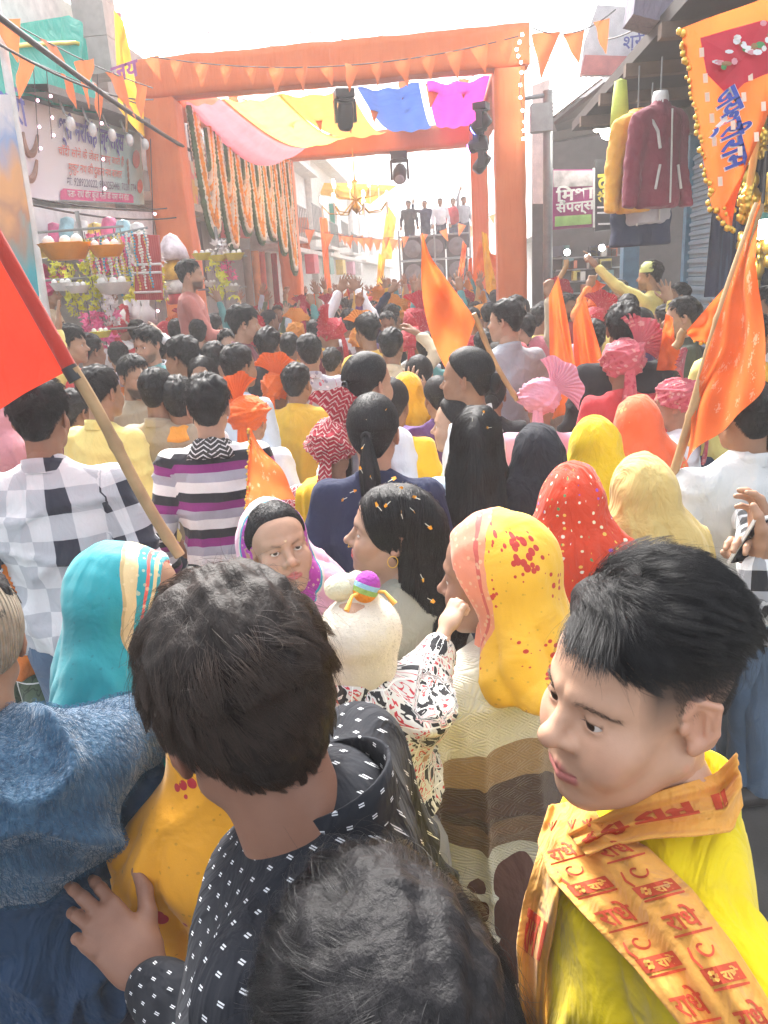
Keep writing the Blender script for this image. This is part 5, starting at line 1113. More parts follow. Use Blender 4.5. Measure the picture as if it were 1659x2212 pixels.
def flag(label, corners, Y, pole=None, mat=None, amp=.04, freq=2.2, seed=0, trim=None, sleeve=None, motif=None, bulge=None, pole_r=.014, group='saffron flags held over the crowd', w=None):
    pts = [aty(p[0], p[1], Y + (p[2] if len(p) > 2 else 0)) for p in corners]; base = pts[0]
    g = thing('flag', label, 'flag', base, group=group); S = patch(pts, amp=amp, freq=freq, seed=seed); nu, nv = S.shape[:2]
    if bulge is not None:
        u = np.linspace(0, 1, nu)[:, None, None]; v = np.linspace(0, 1, nv)[None, :, None]
        for edge, dx, dz in bulge:
            k = {'top': (1 - v) ** 2 * np.sin(pi * u), 'bottom': v ** 2 * np.sin(pi * u), 'fly': u ** 2 * np.sin(pi * v)}[edge]; S = S + k * np.array([dx, 0, dz])
    uv = np.stack(np.meshgrid(np.linspace(0, 1, nu), np.linspace(0, 1, nv), indexing='ij') + [np.zeros((nu, nv))], -1).reshape(-1, 3)
    m = MB().grid(S - base, nu, nv); obj('cloth', m.build('cloth', [mat], True, dict(pc=uv)), g)
    if sleeve: e = S[:2, :].reshape(2, nv, 3) - base; q = np.linspace(0, 1, nv)[:, None]; ax = S[0] - base; MB().tube(ax, sleeve[0], 10).put('sleeve', [sleeve[1]], g, True)
    if trim:
        for kind in trim[0]:
            e = dict(top=S[:, 0], bottom=S[:, -1], fly=S[-1, :], hoist=S[0, :])[kind] - base; r = np.random.default_rng(seed); m = MB()
            L = np.concatenate([[0], np.cumsum(np.linalg.norm(np.diff(e, axis=0), axis=1))])
            for s in np.arange(0, L[-1], trim[1]):
                p = np.array([np.interp(s, L, e[:, i]) for i in range(3)]) + r.normal(size=3) * trim[1] * .25; m.ball(p, r.uniform(.35, .75) * trim[1], 5, 4)
            m.put('gold_trim', [GOLD], g, True)['kind'] = 'stuff'
    if pole is not None: a, b = aty(*pole[0]), aty(*pole[1]); obj('pole', bamboo(a - base, b - base, pole_r, seed).build('pole', [WOOD], True), g)
    g['_S'] = 0; return g, S
def fcloth(nm, c, tr=.5, c2=None, thr=.62):
    if nm in _mc: return _mc[nm]
    return cloth(nm, c, 'splash' if c2 else 'plain', (c2,) if c2 else (), scale=.9, trans=tr, fold=.25, weave=.15, sheen=.1)
RED = fcloth('flag_red', (.80, .050, .022), .35); REDD = cloth('flag_red_sleeve', (.45, .035, .022), coord='obj'); OR1 = fcloth('flag_saffron', (.82, .185, .045)); OR2 = fcloth('flag_saffron_deep', (.76, .15, .035)); ORP = fcloth('flag_saffron_print', (.80, .18, .05), .5, (.85, .40, .24)); YL = fcloth('flag_yellow', (.85, .48, .06))
g, S = flag('large plain red flag with dark sleeve at the left edge', [(-75, 395), (152, 798), (-130, 960), (-330, 560)], 2.0, ((152, 798, 2.0), (390, 1200, 2.05)), RED, .025, 1.4, 1, sleeve=(.020, REDD), pole_r=.017)
MB().tube([aty(148, 792, 2.0) - S[0, 0], aty(166, 822, 2.0) - S[0, 0]], .0215, 12).put('black_tape', [BLACKP], g, True)
flag('big saffron flag with bulging cloth in the middle of the crowd', [(928, 553), (1028, 690), (978, 826), (912, 500)], 3.7, ((1020, 678, 3.7), (1115, 865, 3.75)), OR1, .045, 2, 2, bulge=[('fly', -.06, -.02)], pole_r=.013)
flag('tall saffron flag with pale printed lower corner at the right edge', [(1642, 430), (1530, 752), (1478, 1008), (1655, 830)], 2.45, ((1640, 440, 2.47), (1446, 1035, 2.5)), ORP, .035, 2.0, 3, pole_r=.015)
flag('small dark saffron flag with gold edge tucked behind the tall right flag', [(1592, 590), (1482, 716), (1500, 735), (1562, 752)], 2.7, ((1482, 712, 2.7), (1455, 752, 2.7)), OR2, .02, 2, 4, trim=(('top', 'fly'), .012))
flag('narrow saffron flag with a rounded peak left of the pair', [(1206, 597), (1186, 640), (1192, 905), (1262, 880)], 4.5, ((1212, 600, 4.52), (1225, 560, 4.52)), OR1, .03, 2.6, 5, bulge=[('fly', .05, 0)])
flag('folded saffron flag right of the pair falling behind the yellow veil', [(1264, 640), (1238, 700), (1250, 900), (1348, 962)], 4.6, None, OR2, .04, 3, 6)
flag('slim saffron flag rolled upright behind the red turbans', [(1438, 678), (1418, 800), (1468, 800), (1456, 690)], 4.0, None, OR2, .03, 2.4, 7)
flag('sheer saffron flag with gold braid beside the striped sweater', [(540, 926), (530, 1100), (640, 1078), (548, 930)], 2.05, None, ORP, .02, 1.6, 8, trim=(('hoist',), .009))
g, S = flag('big printed saffron flag with gold tinsel at the top right', [(1470, 62), (1537, 447), (1562, 447), (1800, -60)], 3.4, None, OR1, .03, 1.4, 9, trim=(('hoist', 'bottom'), .021), bulge=[('bottom', .06, -.10)], group='printed flags')
base = S[0, 0]
def onS(u, w, off=-.02):
    i = np.clip(u, 0, 1) * (S.shape[0] - 1); j = np.clip(w, 0, 1) * (S.shape[1] - 1); i0 = np.minimum(i.astype(int), S.shape[0] - 2); j0 = np.minimum(j.astype(int), S.shape[1] - 2); a = (i - i0)[:, None]; b = (j - j0)[:, None]
    P = S[i0, j0] * (1 - a) * (1 - b) + S[i0 + 1, j0] * a * (1 - b) + S[i0, j0 + 1] * (1 - a) * b + S[i0 + 1, j0 + 1] * a * b
    return P - base + [0, off, 0]
def s_of(px, py, off=-.02):
    """printed marks: nearest point of the cloth to a place read off the photograph"""
    d = ray(px, py); Q = S.reshape(-1, 3) - CAMP; tt = (Q @ d) / (d @ d); k = np.argmin(np.linalg.norm(Q - tt[:, None] * d, axis=1)); return aty(px, py, S.reshape(-1, 3)[k, 1]) - base + [0, off, 0]
def print_poly(nm, pts, mt, off):
    P = np.array([s_of(*p, off) for p in pts]); k = len(P); MB().add(np.vstack([P, P.mean(0)]), [[k, i, (i + 1) % k] for i in range(k)]).put(nm, [mt], g)
print_poly('red_field', [(1506, 88), (1560, 72), (1640, 50), (1690, 60), (1690, 150), (1640, 168), (1600, 185), (1570, 215), (1545, 190), (1520, 165)], plain('print_crimson', (.62, .04, .07), .8), -.035)
pr = np.random.default_rng(4); cols = [(.8, .82, .82), (.8, .8, .78), (.75, .35, .40), (.35, .2, .1), (.1, .3, .12), (.78, .78, .8)]
for k in range(26):
    f = k / 25; cx, cy_ = 1540 + 125 * f + pr.normal() * 5, 146 - 62 * f + pr.normal() * 17; T = np.linspace(0, 2 * pi, 8)[:-1]; a, b = pr.uniform(5, 12), pr.uniform(4, 8); print_poly('printed_motif', [(cx + a * cos(q), cy_ + b * sin(q)) for q in T], plain('motif%d' % (k % 6), cols[k % 6], .8), -.065 - .0006 * k)
for (px, py) in ((1508, 120), (1516, 175), (1520, 215), (1530, 260), (1612, 170), (1598, 215), (1640, 235), (1535, 310), (1575, 275), (1548, 395), (1590, 330), (1625, 300)): print_poly('printed_emblem', [(px - 5, py - 10), (px + 5, py - 11), (px + 6, py + 9), (px - 4, py + 10)], plain('emblem_pale', (.8, .62, .5), .8), -.04)
for k, (w_, px, py, ang) in enumerate((('जय', 1532, 216, -62), ('श्री', 1538, 262, -70), ('राम', 1546, 314, -72))):
    c, sn = cos(radians(ang)), sin(radians(ang)); o = s_of(px, py, -.05); hh = .098
    text_on(w_, o + [0, .006, 0], (c, 0, sn), (-sn, 0, c), hh, plain('letter_edge', (.85, .8, .8), .8), g, .098 if k < 2 else .118, off=0, bold=.06); text_on(w_, o, (c, 0, sn), (-sn, 0, c), hh, plain('letter_blue', (.06, .10, .42), .8), g, .094 if k < 2 else .114, off=0, bold=.03)
p0, p1 = aty(1640, 270, 3.6), aty(1608, 470, 3.6); gp = thing('tinsel_pole', 'gold tinsel wrapped pole hanging beside the big printed flag', 'pole', p0); MB().tube([p0 * 0, p1 - p0], .016, 8).put('shaft', [plain('pole_gold', (.6, .32, .08), .5)], gp, True)
m = MB(); [m.ball((p1 - p0) * f + pr.normal(size=3) * .014, pr.uniform(.01, .026), 6, 4) for f in np.concatenate([pr.uniform(.7, 1, 46), pr.uniform(.05, .2, 8)])]; m.put('tinsel', [GOLD], gp, True)['kind'] = 'stuff'
g, S2 = flag('yellow orange pointed flag hanging left of the gate', [(246, 20), (255, 232), (316, 296), (272, 60)], 8.6, ((268, 205, 8.55), (274, 285, 8.55)), YL, .05, 2, 11, bulge=[('hoist' if 0 else 'bottom', .0, -.05)], group='printed flags')
text_on('जय', aty(243, 180, 8.4) - S2[0, 0], (1, 0, .2), (0, 0, 1), .16, plain('letter_violet', (.45, .15, .4), .8), g, off=0, bold=.03)
for k, (c, Y, mt) in enumerate((([(1036, 520), (1012, 640), (1032, 650), (1060, 545)], 13.5, OR1), ([(1040, 500), (1050, 630), (1078, 655), (1052, 505)], 12.6, YL), ([(1056, 545), (1075, 625), (1096, 620), (1090, 560)], 12.4, OR1), ([(1012, 560), (1010, 610), (1022, 640), (1020, 556)], 13.2, OR2), ([(1062, 600), (1058, 650), (1094, 650), (1092, 612)], 12.2, YL))):
    flag(['long', 'yellow', 'square', 'slim', 'low yellow'][k] + ' saffron flag bunched beside the right gate leg', c, Y, None, mt, .05, 2.5, 20 + k, group='saffron flags beside the right gate leg')
for k, (c, Y, mt) in enumerate((([(690, 470), (704, 640), (716, 640), (706, 470)], 21, OR1), ([(818, 545), (812, 640), (826, 655), (832, 560)], 20, YL), ([(836, 440), (822, 560), (846, 560), (856, 470)], 26, YL), ([(700, 395), (690, 420), (800, 440), (860, 400)], 28, YL), ([(1000, 520), (988, 600), (1000, 610), (1008, 530)], 19, OR2), ([(640, 470), (648, 540), (670, 540), (664, 470)], 24, OR1), ([(935, 640), (940, 690), (948, 690), (946, 640)], 9, OR1), ([(880, 650), (884, 690), (894, 690), (890, 655)], 9, OR2))):
    flag(['long orange', 'yellow', 'pale yellow', 'wide yellow', 'slim deep', 'short orange', 'tiny upright', 'tiny deep'][k] + ' flag far down the street', c, Y, None, mt, .08, 2.5, 40 + k, group='flags far down the street')
tg, _ = panel('green cloth hanging on the far left houses', 'green_cloth', 'cloth', [(678, 440), (722, 440), (725, 510), (715, 590), (690, 600), (700, 500)], TARP, Y=30., part='sheet')
# ------------------------------------------------------------------ stall with hanging plastic flower goods on the left
FY = plain('flower_yellow', (.72, .72, .08), .5, var=.3); FP = plain('flower_pink', (.75, .14, .30), .5, var=.3); FW = plain('flower_white', (.78, .74, .74), .5, var=.2); BO = plain('basket_orange', (.80, .30, .02), .45); BY = plain('basket_yellow', (.68, .60, .10), .45); BW = plain('basket_white', (.72, .70, .68), .45, alpha=.85)
def basket(label, px, py, Y, w, mt):
    p = aty(px, py, Y); g = thing('plastic_basket', label, 'basket', p, group='plastic baskets on the flower stall'); s = w
    n = 20; a = np.arange(n) * 2 * pi / n; rr = 1 + .06 * np.cos(a * 10); V = np.stack([np.stack([r * rr * np.cos(a), r * rr * np.sin(a), z + 0 * a], 1) for r, z in ((.0, -.30), (.30, -.30), (.33, -.29), (.5, .0), (.52, .02), (.48, .0))]) * s
    MB().grid(V, 6, n, True).put('bowl', [mt], g, True)
    for k in range(3): MB().ball((np.array([-.3 + .3 * k, -.1 + .12 * (k % 2), .06])) * s, .12 * s, 10, 7).put('white_ball', [WHITEP], g, True)
    return g
def flower_string(label, px, py0, py1, Y, r, mt, n=None):
    a, b = aty(px, py0, Y), aty(px, py1, Y); g = thing('flower_string', label, 'artificial flowers', a, group='artificial flower strings on the stall'); L = a[2] - b[2]; rr = np.random.default_rng(int(px * 7 + py0)); m = MB()
    for z in np.arange(0, L, r * .75):
        for q in range(5):
            c = np.array([rr.normal() * r * .55, rr.normal() * r * .5, -z]); ax = rr.normal(size=3); R = frame(ax, rr.normal(size=3)); t_ = np.arange(5) * 2 * pi / 5
            P = np.vstack([[0, 0, 0]] + [[cos(k) * r * .62, .25 * r * (i % 2), sin(k) * r * .62] for i, k in enumerate(np.arange(10) * pi / 5)]) ; P[1::2] *= .55; m.add(P @ R.T + c, [[0, i + 1, (i + 1) % 10 + 1] for i in range(10)])
    m.put('blossoms', [mt], g)['kind'] = 'stuff'; MB().tube([(0, 0, .1), (0, 0, -L)], .004, 4).put('wire', [WIRE], g); return g
basket('wide orange plastic basket with three white balls, topmost on the stall', 141, 528, 6.0, .38, BO); basket('small orange plastic basket beside the hanging bead rack', 230, 532, 6.1, .27, BO)
basket('white plastic basket above the pink turban', 135, 612, 6.4, .2, BW); basket('white plastic basket left of the yellow flower string', 168, 618, 6.4, .19, BW); basket('wide white plastic basket under the bead rack', 245, 612, 6.5, .30, BW); basket('yellow plastic cup basket low on the stall', 218, 716, 6.0, .16, BY)
basket('yellow basket at the left of the second flower stand', 437, 548, 9.2, .24, BY); basket('yellow basket in the middle of the second flower stand', 473, 552, 9.2, .22, BY); basket('yellow basket at the right of the second flower stand', 505, 548, 9.2, .24, BY); basket('white basket low at the left of the second flower stand', 455, 610, 9.2, .16, BW); basket('white basket low at the right of the second flower stand', 500, 618, 9.2, .2, BW)
for a in ((182, 525, 595, 6.7, .085, FY), (210, 525, 600, 6.75, .07, FP), (198, 602, 672, 6.5, .065, FY), (215, 600, 670, 6.6, .075, FW), (192, 680, 752, 6.2, .075, FP), (220, 680, 750, 6.3, .085, FP), (460, 560, 590, 9.2, .07, FY), (482, 595, 650, 9.2, .11, FY), (478, 525, 545, 9.1, .1, FW), (490, 565, 600, 9.2, .08, FP), (235, 640, 700, 6.45, .06, FW)):
    flower_string({id(FY): 'yellow', id(FP): 'pink', id(FW): 'white'}[id(a[5])] + ' artificial flower string ' + {182: 'right of the orange basket', 210: 'beside the small orange basket', 198: 'in the middle of the stall', 215: 'right of the middle yellow string', 192: 'left of the low yellow cup', 220: 'behind the low yellow cup', 460: 'under the left yellow basket', 482: 'below the second flower stand', 478: 'on top of the second stand', 490: 'under the right yellow basket', 235: 'under the wide white basket'}[a[0]], *a)
FLS = [('yellow', FY), ('pink', FP), ('white', FW), ('pink', FP), ('yellow', FY)]; rs5 = np.random.default_rng(77)
for k in range(16):
    px = 118 + 14.5 * k + rs5.normal() * 3; py = rs5.uniform(508, 600); L_ = rs5.uniform(45, 95); c = FLS[int(rs5.integers(5))]
    flower_string(c[0] + ' artificial flower string hanging ' + ['at the far left', 'second from the left', 'third from the left', 'fourth from the left', 'fifth from the left', 'left of centre', 'just left of centre', 'in the centre', 'just right of centre', 'right of centre', 'sixth from the right', 'fifth from the right', 'fourth from the right', 'third from the right', 'second from the right', 'at the far right'][k] + ' of the stall back row', px, py, py + L_, 7.3, rs5.uniform(.06, .09), c[1])
for k in range(9):
    px = 60 + 30 * k; p = aty(px, 505 + 6 * (k % 3), 7.6); o = tag(MB().lathe([(0, .16), (.06, .14), (.10, .02), (.11, -.12), (.07, -.2), (0, -.2)], 14).put('packet_bundle', [plain('pkb%d' % (k % 4), [(.75, .7, .66), (.7, .45, .08), (.62, .12, .25), (.3, .5, .55)][k % 4], .35, var=.5, bump=.8, bscale=40)], None, True), ['white', 'amber', 'crimson', 'teal'][k % 4] + ' shiny packet bundle hanging under the fascia, number ' + ['one', 'two', 'three', 'four', 'five', 'six', 'seven', 'eight', 'nine'][k] + ' from the left', 'packet', 'packet bundles under the white fascia'); o.location = p
def stand(label, px, Y, z1, arms):
    p = aty(px, 600, Y); g = thing('display_stand', label, 'display stand', (p[0], p[1], 0)); MB().tube([(0, 0, 0), (0, 0, z1)], .02, 8).put('post', [STEEL], g, True)
    for (z, w) in arms: MB().tube([(-w, -.02, z), (w, -.02, z)], .012, 6).put('crossbar', [STEEL], g); 
stand('steel stand carrying the first flower baskets', 190, 6.75, 2.75, ((2.6, .4), (2.2, .45), (1.75, .4))); stand('steel stand carrying the second flower baskets', 478, 9.3, 2.75, ((2.4, .35), (2.05, .3)))
# hanging bead rack, red printed sheet, packets
p = aty(272, 512, 6.6); g = thing('bead_rack', 'rack of white and blue bead necklaces hanging above the stall', 'bead rack', p); rr = np.random.default_rng(5)
MB().tube([(-.35, 0, 0), (.2, 0, .06)], .012, 6).put('bar', [STEEL], g)
BW1 = plain('bead_white', (.75, .72, .66), .3); BB1 = plain('bead_blue', (.05, .35, .5), .3); BG1 = plain('bead_gold', (.7, .5, .15), .3, .5)
for k in range(30):
    x = -.35 + .55 * k / 29; L = rr.uniform(.28, .5); m = MB(); [m.ball((x + .006 * sin(z * 40 + k), -.03 * (k % 3), .05 * k / 29 - z), .011, 5, 4) for z in np.arange(.01, L, .024)]; m.put('bead_string', [(BW1, BW1, BG1, BB1, BW1)[k % 5]], g, True)
sh_, _ = panel('red printed cloth sheets hanging in a row below the bead rack', 'hanging_sheet', 'cloth', [(292, 648), (350, 648), (342, 508), (288, 505)], cloth('sheet_red', (.42, .06, .06), 'net', ((.55, .16, .14),), scale=.5, coord='obj'), Y=6.9, part='sheet')
for py in (570, 588, 630): a, b = aty(290, py + 2, 6.88), aty(348, py, 6.88); MB().tube([a - np.array(sh_.location), b - np.array(sh_.location)], .012, 6).put('fringe', [FW], sh_)
for k, (px, py, c, s) in enumerate(((372, 540, (.78, .62, .66), .17), (375, 585, (.85, .42, .05), .15), (380, 615, (.7, .68, .64), .15), (385, 640, (.55, .06, .08), .13))):
    p = aty(px, py, 8.2); o = tag(MB().lathe([(0, s), (.4 * s, .8 * s), (s * .85, .1 * s), (s, -.5 * s), (.85 * s, -.62 * s), (0, -.6 * s)], 16).put('packet_bundle', [plain('pk%d' % k, c, .35, var=.5, bump=.8, bscale=40)], None, True), ['pale pink', 'orange', 'white', 'crimson'][k] + ' shiny packet bundle hanging by the left gate leg', 'packet', 'packet bundles by the left gate leg'); o.location = p
# necklace busts on the shop counter
cu = thing('shop_counter', 'glass shop counter with necklace display behind the red turban', 'counter', aty(300, 705, 8.6)); MB().box((0, .1, -.85), (1.3, .5, 1.3)).put('case', [plain('case_pale', (.6, .56, .6), .3)], cu)
for px in (278, 296, 316): p = aty(px, 668, 8.5); o = tag(MB().lathe([(0, .12), (.05, .11), (.04, .04), (.11, -.04), (.10, -.16), (0, -.16)], 14).put('necklace_bust', [plain('bust_white', (.8, .78, .8), .5)], None, True), ['left', 'middle', 'right'][[278, 296, 316].index(px)] + ' white necklace bust on the shop counter', 'display bust', 'necklace busts on the counter'); o.location = p
# ------------------------------------------------------------------ jackets hanging at the right shop
def jacket(label, p, s, mt, trim_m, yaw, arms=True, z=0, spread=1.):
    g = thing('hanging_jacket', label, 'jacket', p, yaw, group='jackets hanging outside the right shop'); gg = G((-.5, -.2, -.75), (.5, .2, .25), .013)
    d = gg.seg((-.13, 0, 0), (.13, 0, 0), .075); d = smin(d, gg.seg((0, 0, -.05), (0, 0, -.55), .15, .165, (1.2, .72, 1)), .06); d = smin(d, gg.seg((0, 0, .04), (0, 0, .10), .068, .064), .03)
    if arms:
        for sx in (-1, 1): d = smin(d, gg.path([(sx * .19, 0, -.02), (sx * .29 * spread, .02, -.30), (sx * .38 * spread, -.02, -.62)], [.075, .068, .052], .02), .02)
    d = smax(d, -gg.seg((0, 0, .07), (0, 0, .3), .052), .006); d = smax(d, -(gg.Z + f32(.62)) + 0 * d, .012); V, F = gg.net(d); V = relax(V, F, 1); N = vnormals(V, F); V = V + N * (.011 * np.abs(wob(V * [1, 1, 1.5], 17., 3)))[:, None]
    o = obj('shell', mesh('shell', V * s, F, [mt], dict(pc=V)), g)
    MB().tube(np.array([(.0, -.122, .05), (.0, -.132, -.2), (0, -.142, -.6)]) * s, .007 * s, 5).put('zip', [trim_m], g)
    for sx in (-1, 1): MB().tube(np.array([(sx * .09, -.115, -.33), (sx * .13, -.118, -.5)]) * s, .010 * s, 6).put('pocket_zip', [trim_m], g)
    MB().tube(np.array([(-.17, -.055, .03), (-.11, -.098, -.10), (-.10, -.118, -.22)]) * s, .012 * s, 6).put('stripe', [trim_m], g); MB().tube([(0, 0, .1 * s), (0, .0, .42 * s)], .006, 6).put('hanger_rod', [STEEL], g)
    return g
MAR = cloth('maroon_jacket', (.20, .028, .05), fold=.4, coord='obj'); YEL = cloth('yellow_jacket', (.75, .38, .06), fold=.4, coord='obj'); GRJ = cloth('grey_jacket', (.42, .40, .44), fold=.4, coord='obj'); NAVJ = cloth('navy_shorts', (.018, .028, .07), fold=.4, coord='obj'); TRIMW = plain('zip_grey', (.55, .53, .5), .5)
jp = aty(1425, 258, 6.3)
g = jacket('maroon zipped jacket on a white headless bust hanging in front', jp, .98, MAR, TRIMW, radians(30), spread=.78); MB().lathe([(0, .19), (.05, .185), (.058, .15), (.06, .10), (.055, .05)], 16).put('bust_neck', [WHITEP], g, True)
jacket('yellow jacket hanging just behind the maroon one', jp + [-.10, .25, .0], 1.0, YEL, TRIMW, radians(38), spread=.8); jacket('grey jacket hanging behind the maroon one with its hem showing below', jp + [.02, .32, -.10], .98, GRJ, TRIMW, radians(25), False)
gn = thing('navy_skirt', 'navy shorts hanging under the jackets', 'shorts', jp + [-.02, .38, -.62], group='jackets hanging outside the right shop'); gg = G((-.4, -.2, -.4), (.4, .2, .15), .015); d = gg.seg((0, 0, .03), (0, 0, -.02), .16, .17, (1.45, .7, 1)); 
for s_ in (-1, 1): d = smin(d, gg.seg((s_ * .10, 0, -.03), (s_ * .12, 0, -.24), .12, .125), .03)
d = smax(d, -(gg.Z + f32(.25)) + 0 * d, .01); gn.name = 'navy_shorts'; obj('cloth', mesh('cloth', *gg.net(d), [NAVJ]), gn); MB().tube([(-.05, -.15, .02), (-.07, -.17, -.1)], .008, 5).put('drawstring', [WHITEP], gn)
gl = thing('hanging_garment', 'lime green top hanging at the left of the jackets', 'garment', aty(1340, 205, 7.), group='jackets hanging outside the right shop'); MB().lathe([(0, .12), (.05, .1), (.07, -.1), (.08, -.25), (0, -.25)], 12).put('cloth', [plain('lime', (.5, .6, .1), .7)], gl, True)
# ------------------------------------------------------------------ loudspeaker truck down the street
tx0, tx1 = aty(868, 560, 23)[0], aty(1012, 560, 23)[0]; txc = (tx0 + tx1) / 2; tw = tx1 - tx0
tk = thing('speaker_truck', 'black loudspeaker truck with men riding on top far down the street', 'truck', (txc, 23, 0)); MB().box((0, 1.6, .95), (tw, 3.4, .5)).put('bed', [STEEL], tk)
MB().box((0, 1.4, .55), (tw * .9, 3., .35)).put('chassis', [BLACKP], tk)
for sx in (-1, 1):
    for y in (.7, 2.6): w = MB().lathe([(0, -.12), (.38, -.12), (.42, -.06), (.42, .06), (.38, .12), (0, .12)], 18); w.V = [np.concatenate(w.V) @ _ry(pi / 2).T + [sx * tw * .46, y, .42]]; w.put('wheel', [BLACKP], tk, True)
CONE = plain('speaker_cone', (.16, .15, .16), .5)
for i in range(3):
    for j in range(3):
        c = np.array([(i - 1) * tw / 3, .35, 1.55 + j * .66]); s = MB().box(c, (tw / 3 - .04, .6, .62)).put('speaker_cabinet', [BLACKP], tk); o = MB().lathe([(.25, 0), (.22, .01), (.12, .07), (.07, .07), (0, .04)], 18); o.V = [np.concatenate(o.V) @ _rx(pi / 2).T + c + [0, -.305, 0]]; o.put('speaker_cone', [CONE], s, True)
for z in (1.2, 1.88, 2.55, 3.2): MB().tube([(-tw / 2 - .05, -.05, z), (tw / 2 + .05, -.05, z)], .03, 6).put('rail', [STEEL], tk)
for x in (-tw / 2 - .05, 0, tw / 2 + .05): MB().tube([(x, -.05, .5), (x, -.05, 3.4)], .03, 6).put('post', [STEEL], tk)
TRUCK = (txc, 23.3, 3.18, tw)
# ------------------------------------------------------------------ the crowd
def C(nm, col, kind='plain', cols=(), scale=1., **k): return cloth('cloth_' + nm, col, kind, cols, scale, **k)
WHT = C('white', (.74, .75, .78)); CRM = C('cream', (.66, .55, .38)); LYE = C('pale_yellow', (.78, .66, .22)); MUS = C('mustard', (.70, .42, .05)); YEO = C('yellow', (.80, .50, .03)); MRN = C('maroon', (.17, .025, .05)); NVY = C('navy', (.022, .028, .07)); BLK = C('black', (.018, .018, .022)); GRN = C('green', (.10, .16, .10)); TEA = C('teal', (.10, .28, .28)); BGE = C('beige', (.38, .31, .22)); TAN = C('tan', (.50, .32, .14)); GRY = C('grey', (.36, .38, .42)); DGN = C('dark_green', (.05, .06, .045)); SAL = C('salmon', (.48, .17, .14)); PUR = C('purple', (.10, .04, .16)); LBL = C('light_blue', (.52, .62, .74)); LIL = C('lilac', (.60, .52, .60)); PNKC = C('pink', (.72, .36, .46)); ORC = C('orange', (.80, .22, .04)); REDC = C('red', (.55, .05, .06)); LGR = C('stone', (.60, .62, .62))
JEAN = C('denim', (.10, .16, .25), fold=.5); JEAND = C('dark_denim', (.035, .05, .09), fold=.5); TRB = C('trousers_black', (.025, .025, .03)); KHA = C('khaki', (.28, .23, .15)); CAMO = C('camo', (.10, .14, .09), 'graffiti', ((.16, .19, .12), (.05, .07, .05), (.2, .2, .15)), 1.5)
STRIPE = C('stripe', WHITEP and (.7, .7, .7), 'stripes', [((.74, .73, .72), .045), ((.36, .36, .42), .04), ((.22, .02, .17), .035), ((.018, .018, .025), .04)], 1.0)
STRIPEB = C('stripe_bw', (.7, .7, .7), 'stripes', [((.74, .73, .72), .022), ((.03, .03, .04), .022)]); CHK = C('check', (.72, .73, .74), 'check', ((.028, .032, .05), (.50, .52, .55), 1), 1.0); CHKB = C('check_black', (.72, .73, .74), 'check', ((.015, .016, .02), (.30, .31, .33)), .55)
FLO = C('floral', (.45, .43, .50), 'floral', ((.7, .66, .7), (.5, .08, .12), (.62, .6, .66), (.25, .22, .30)), .9); NETR = C('net_red', (.45, .05, .07), 'net', ((.75, .68, .66),), .7); AZT = C('scarf_bw', (.03, .03, .03), 'zig', ((.6, .6, .6),), .8)
SCY = C('scarf_saffron', (.78, .33, .05), 'splash', ((.45, .03, .05),), .5); SCO = C('scarf_orange', (.80, .22, .05))
TOR = C('turban_orange', (.85, .16, .025), trans=.15); TOR2 = C('turban_amber', (.85, .36, .07), trans=.15); TPK = C('turban_pink', (.80, .36, .47), trans=.15); TMG = C('turban_magenta', (.62, .07, .20), trans=.1); TRD = C('turban_red', (.52, .045, .065), 'dots', ((.72, .4, .36), (.62, .2, .2)), .8); TRZ = C('turban_bandhani', (.42, .03, .05), 'zig', ((.72, .55, .50),), .75); TRP = C('turban_rose', (.55, .12, .15), 'floral', ((.66, .28, .25), (.45, .05, .09), (.68, .35, .33), (.42, .06, .08)), .7)
VYE = C('veil_yellow', (.84, .60, .02), trans=.2, fold=.8); VMU = C('veil_mustard', (.80, .44, .02), fold=.8); VCR = C('veil_cream', (.68, .52, .20), trans=.2, fold=.8); VRD = C('veil_bandhani', (.60, .055, .02), 'dots', ((.75, .70, .5), (.3, .08, .45), (.75, .72, .6), (.1, .3, .1), (.75, .5, .1)), .95, fold=.7); VBK = C('veil_black', (.016, .018, .026), fold=.9); VRC = C('veil_red', (.50, .05, .07), 'dots', ((.7, .5, .45), (.6, .2, .2)), 1.); SOR = C('saree_orange', (.78, .13, .045), 'splash', ((.6, .3, .1),), 1.1)
PEOPLE = []
CROWD = 'people in the festival crowd'
def place(cx, cy, w, rw, zlo=1.40, zhi=1.78):
    D = FPX * rw / w; p = atd(cx, cy, D); d = ray(cx, cy); z = min(max(p[2], zlo), zhi)
    if abs(d[2]) > .02 and z != p[2]: D = (z - CAMP[2]) / d[2]; p = atd(cx, cy, D)
    return p, min(max(w * D / FPX / rw, .90), 1.14)
def P(label, cx, cy, w, yaw, hair='short:0', shirt=WHT, pants=JEAND, hyaw=None, wear=(), zlim=(1.40, 1.78), rw=None, res=None, **k):
    key = 'turban' if wear and wear[0][0] == 'turban' else 'veil' if wear and wear[0][0] == 'veil' else hair.split(':')[0]
    if rw is None: rw = RWIDTH[key] * (wear[0][4] if key == 'turban' and len(wear[0]) > 4 else 1)
    p, hs = place(cx, cy, w, rw, *zlim); p = p - np.array([0, 0, .03])
    if res is None: res = .0048 if w > 70 else .0065 if w > 44 else .009
    yw = radians(yaw) - math.atan2(0, 1); h = None if hyaw is None else radians(hyaw)
    o = make_person(label, p[0], p[1], p[2], yw, h, hair=hair, shirt=shirt, pants=pants, wear=wear, hs=hs, res=res, cres=.014 if w > 90 else .018 if w > 55 else .024, group=k.pop('group', CROWD), **k)
    PEOPLE.append((p[0], p[1])); return o
SK = [(.34, .195, .125), (.28, .155, .095), (.41, .245, .165), (.24, .13, .078), (.46, .29, .20)]
def T(seed, az=.6, tilt=-.15, tail=True, size=1.16): return (('turban', seed, (az, tilt), tail, size),)
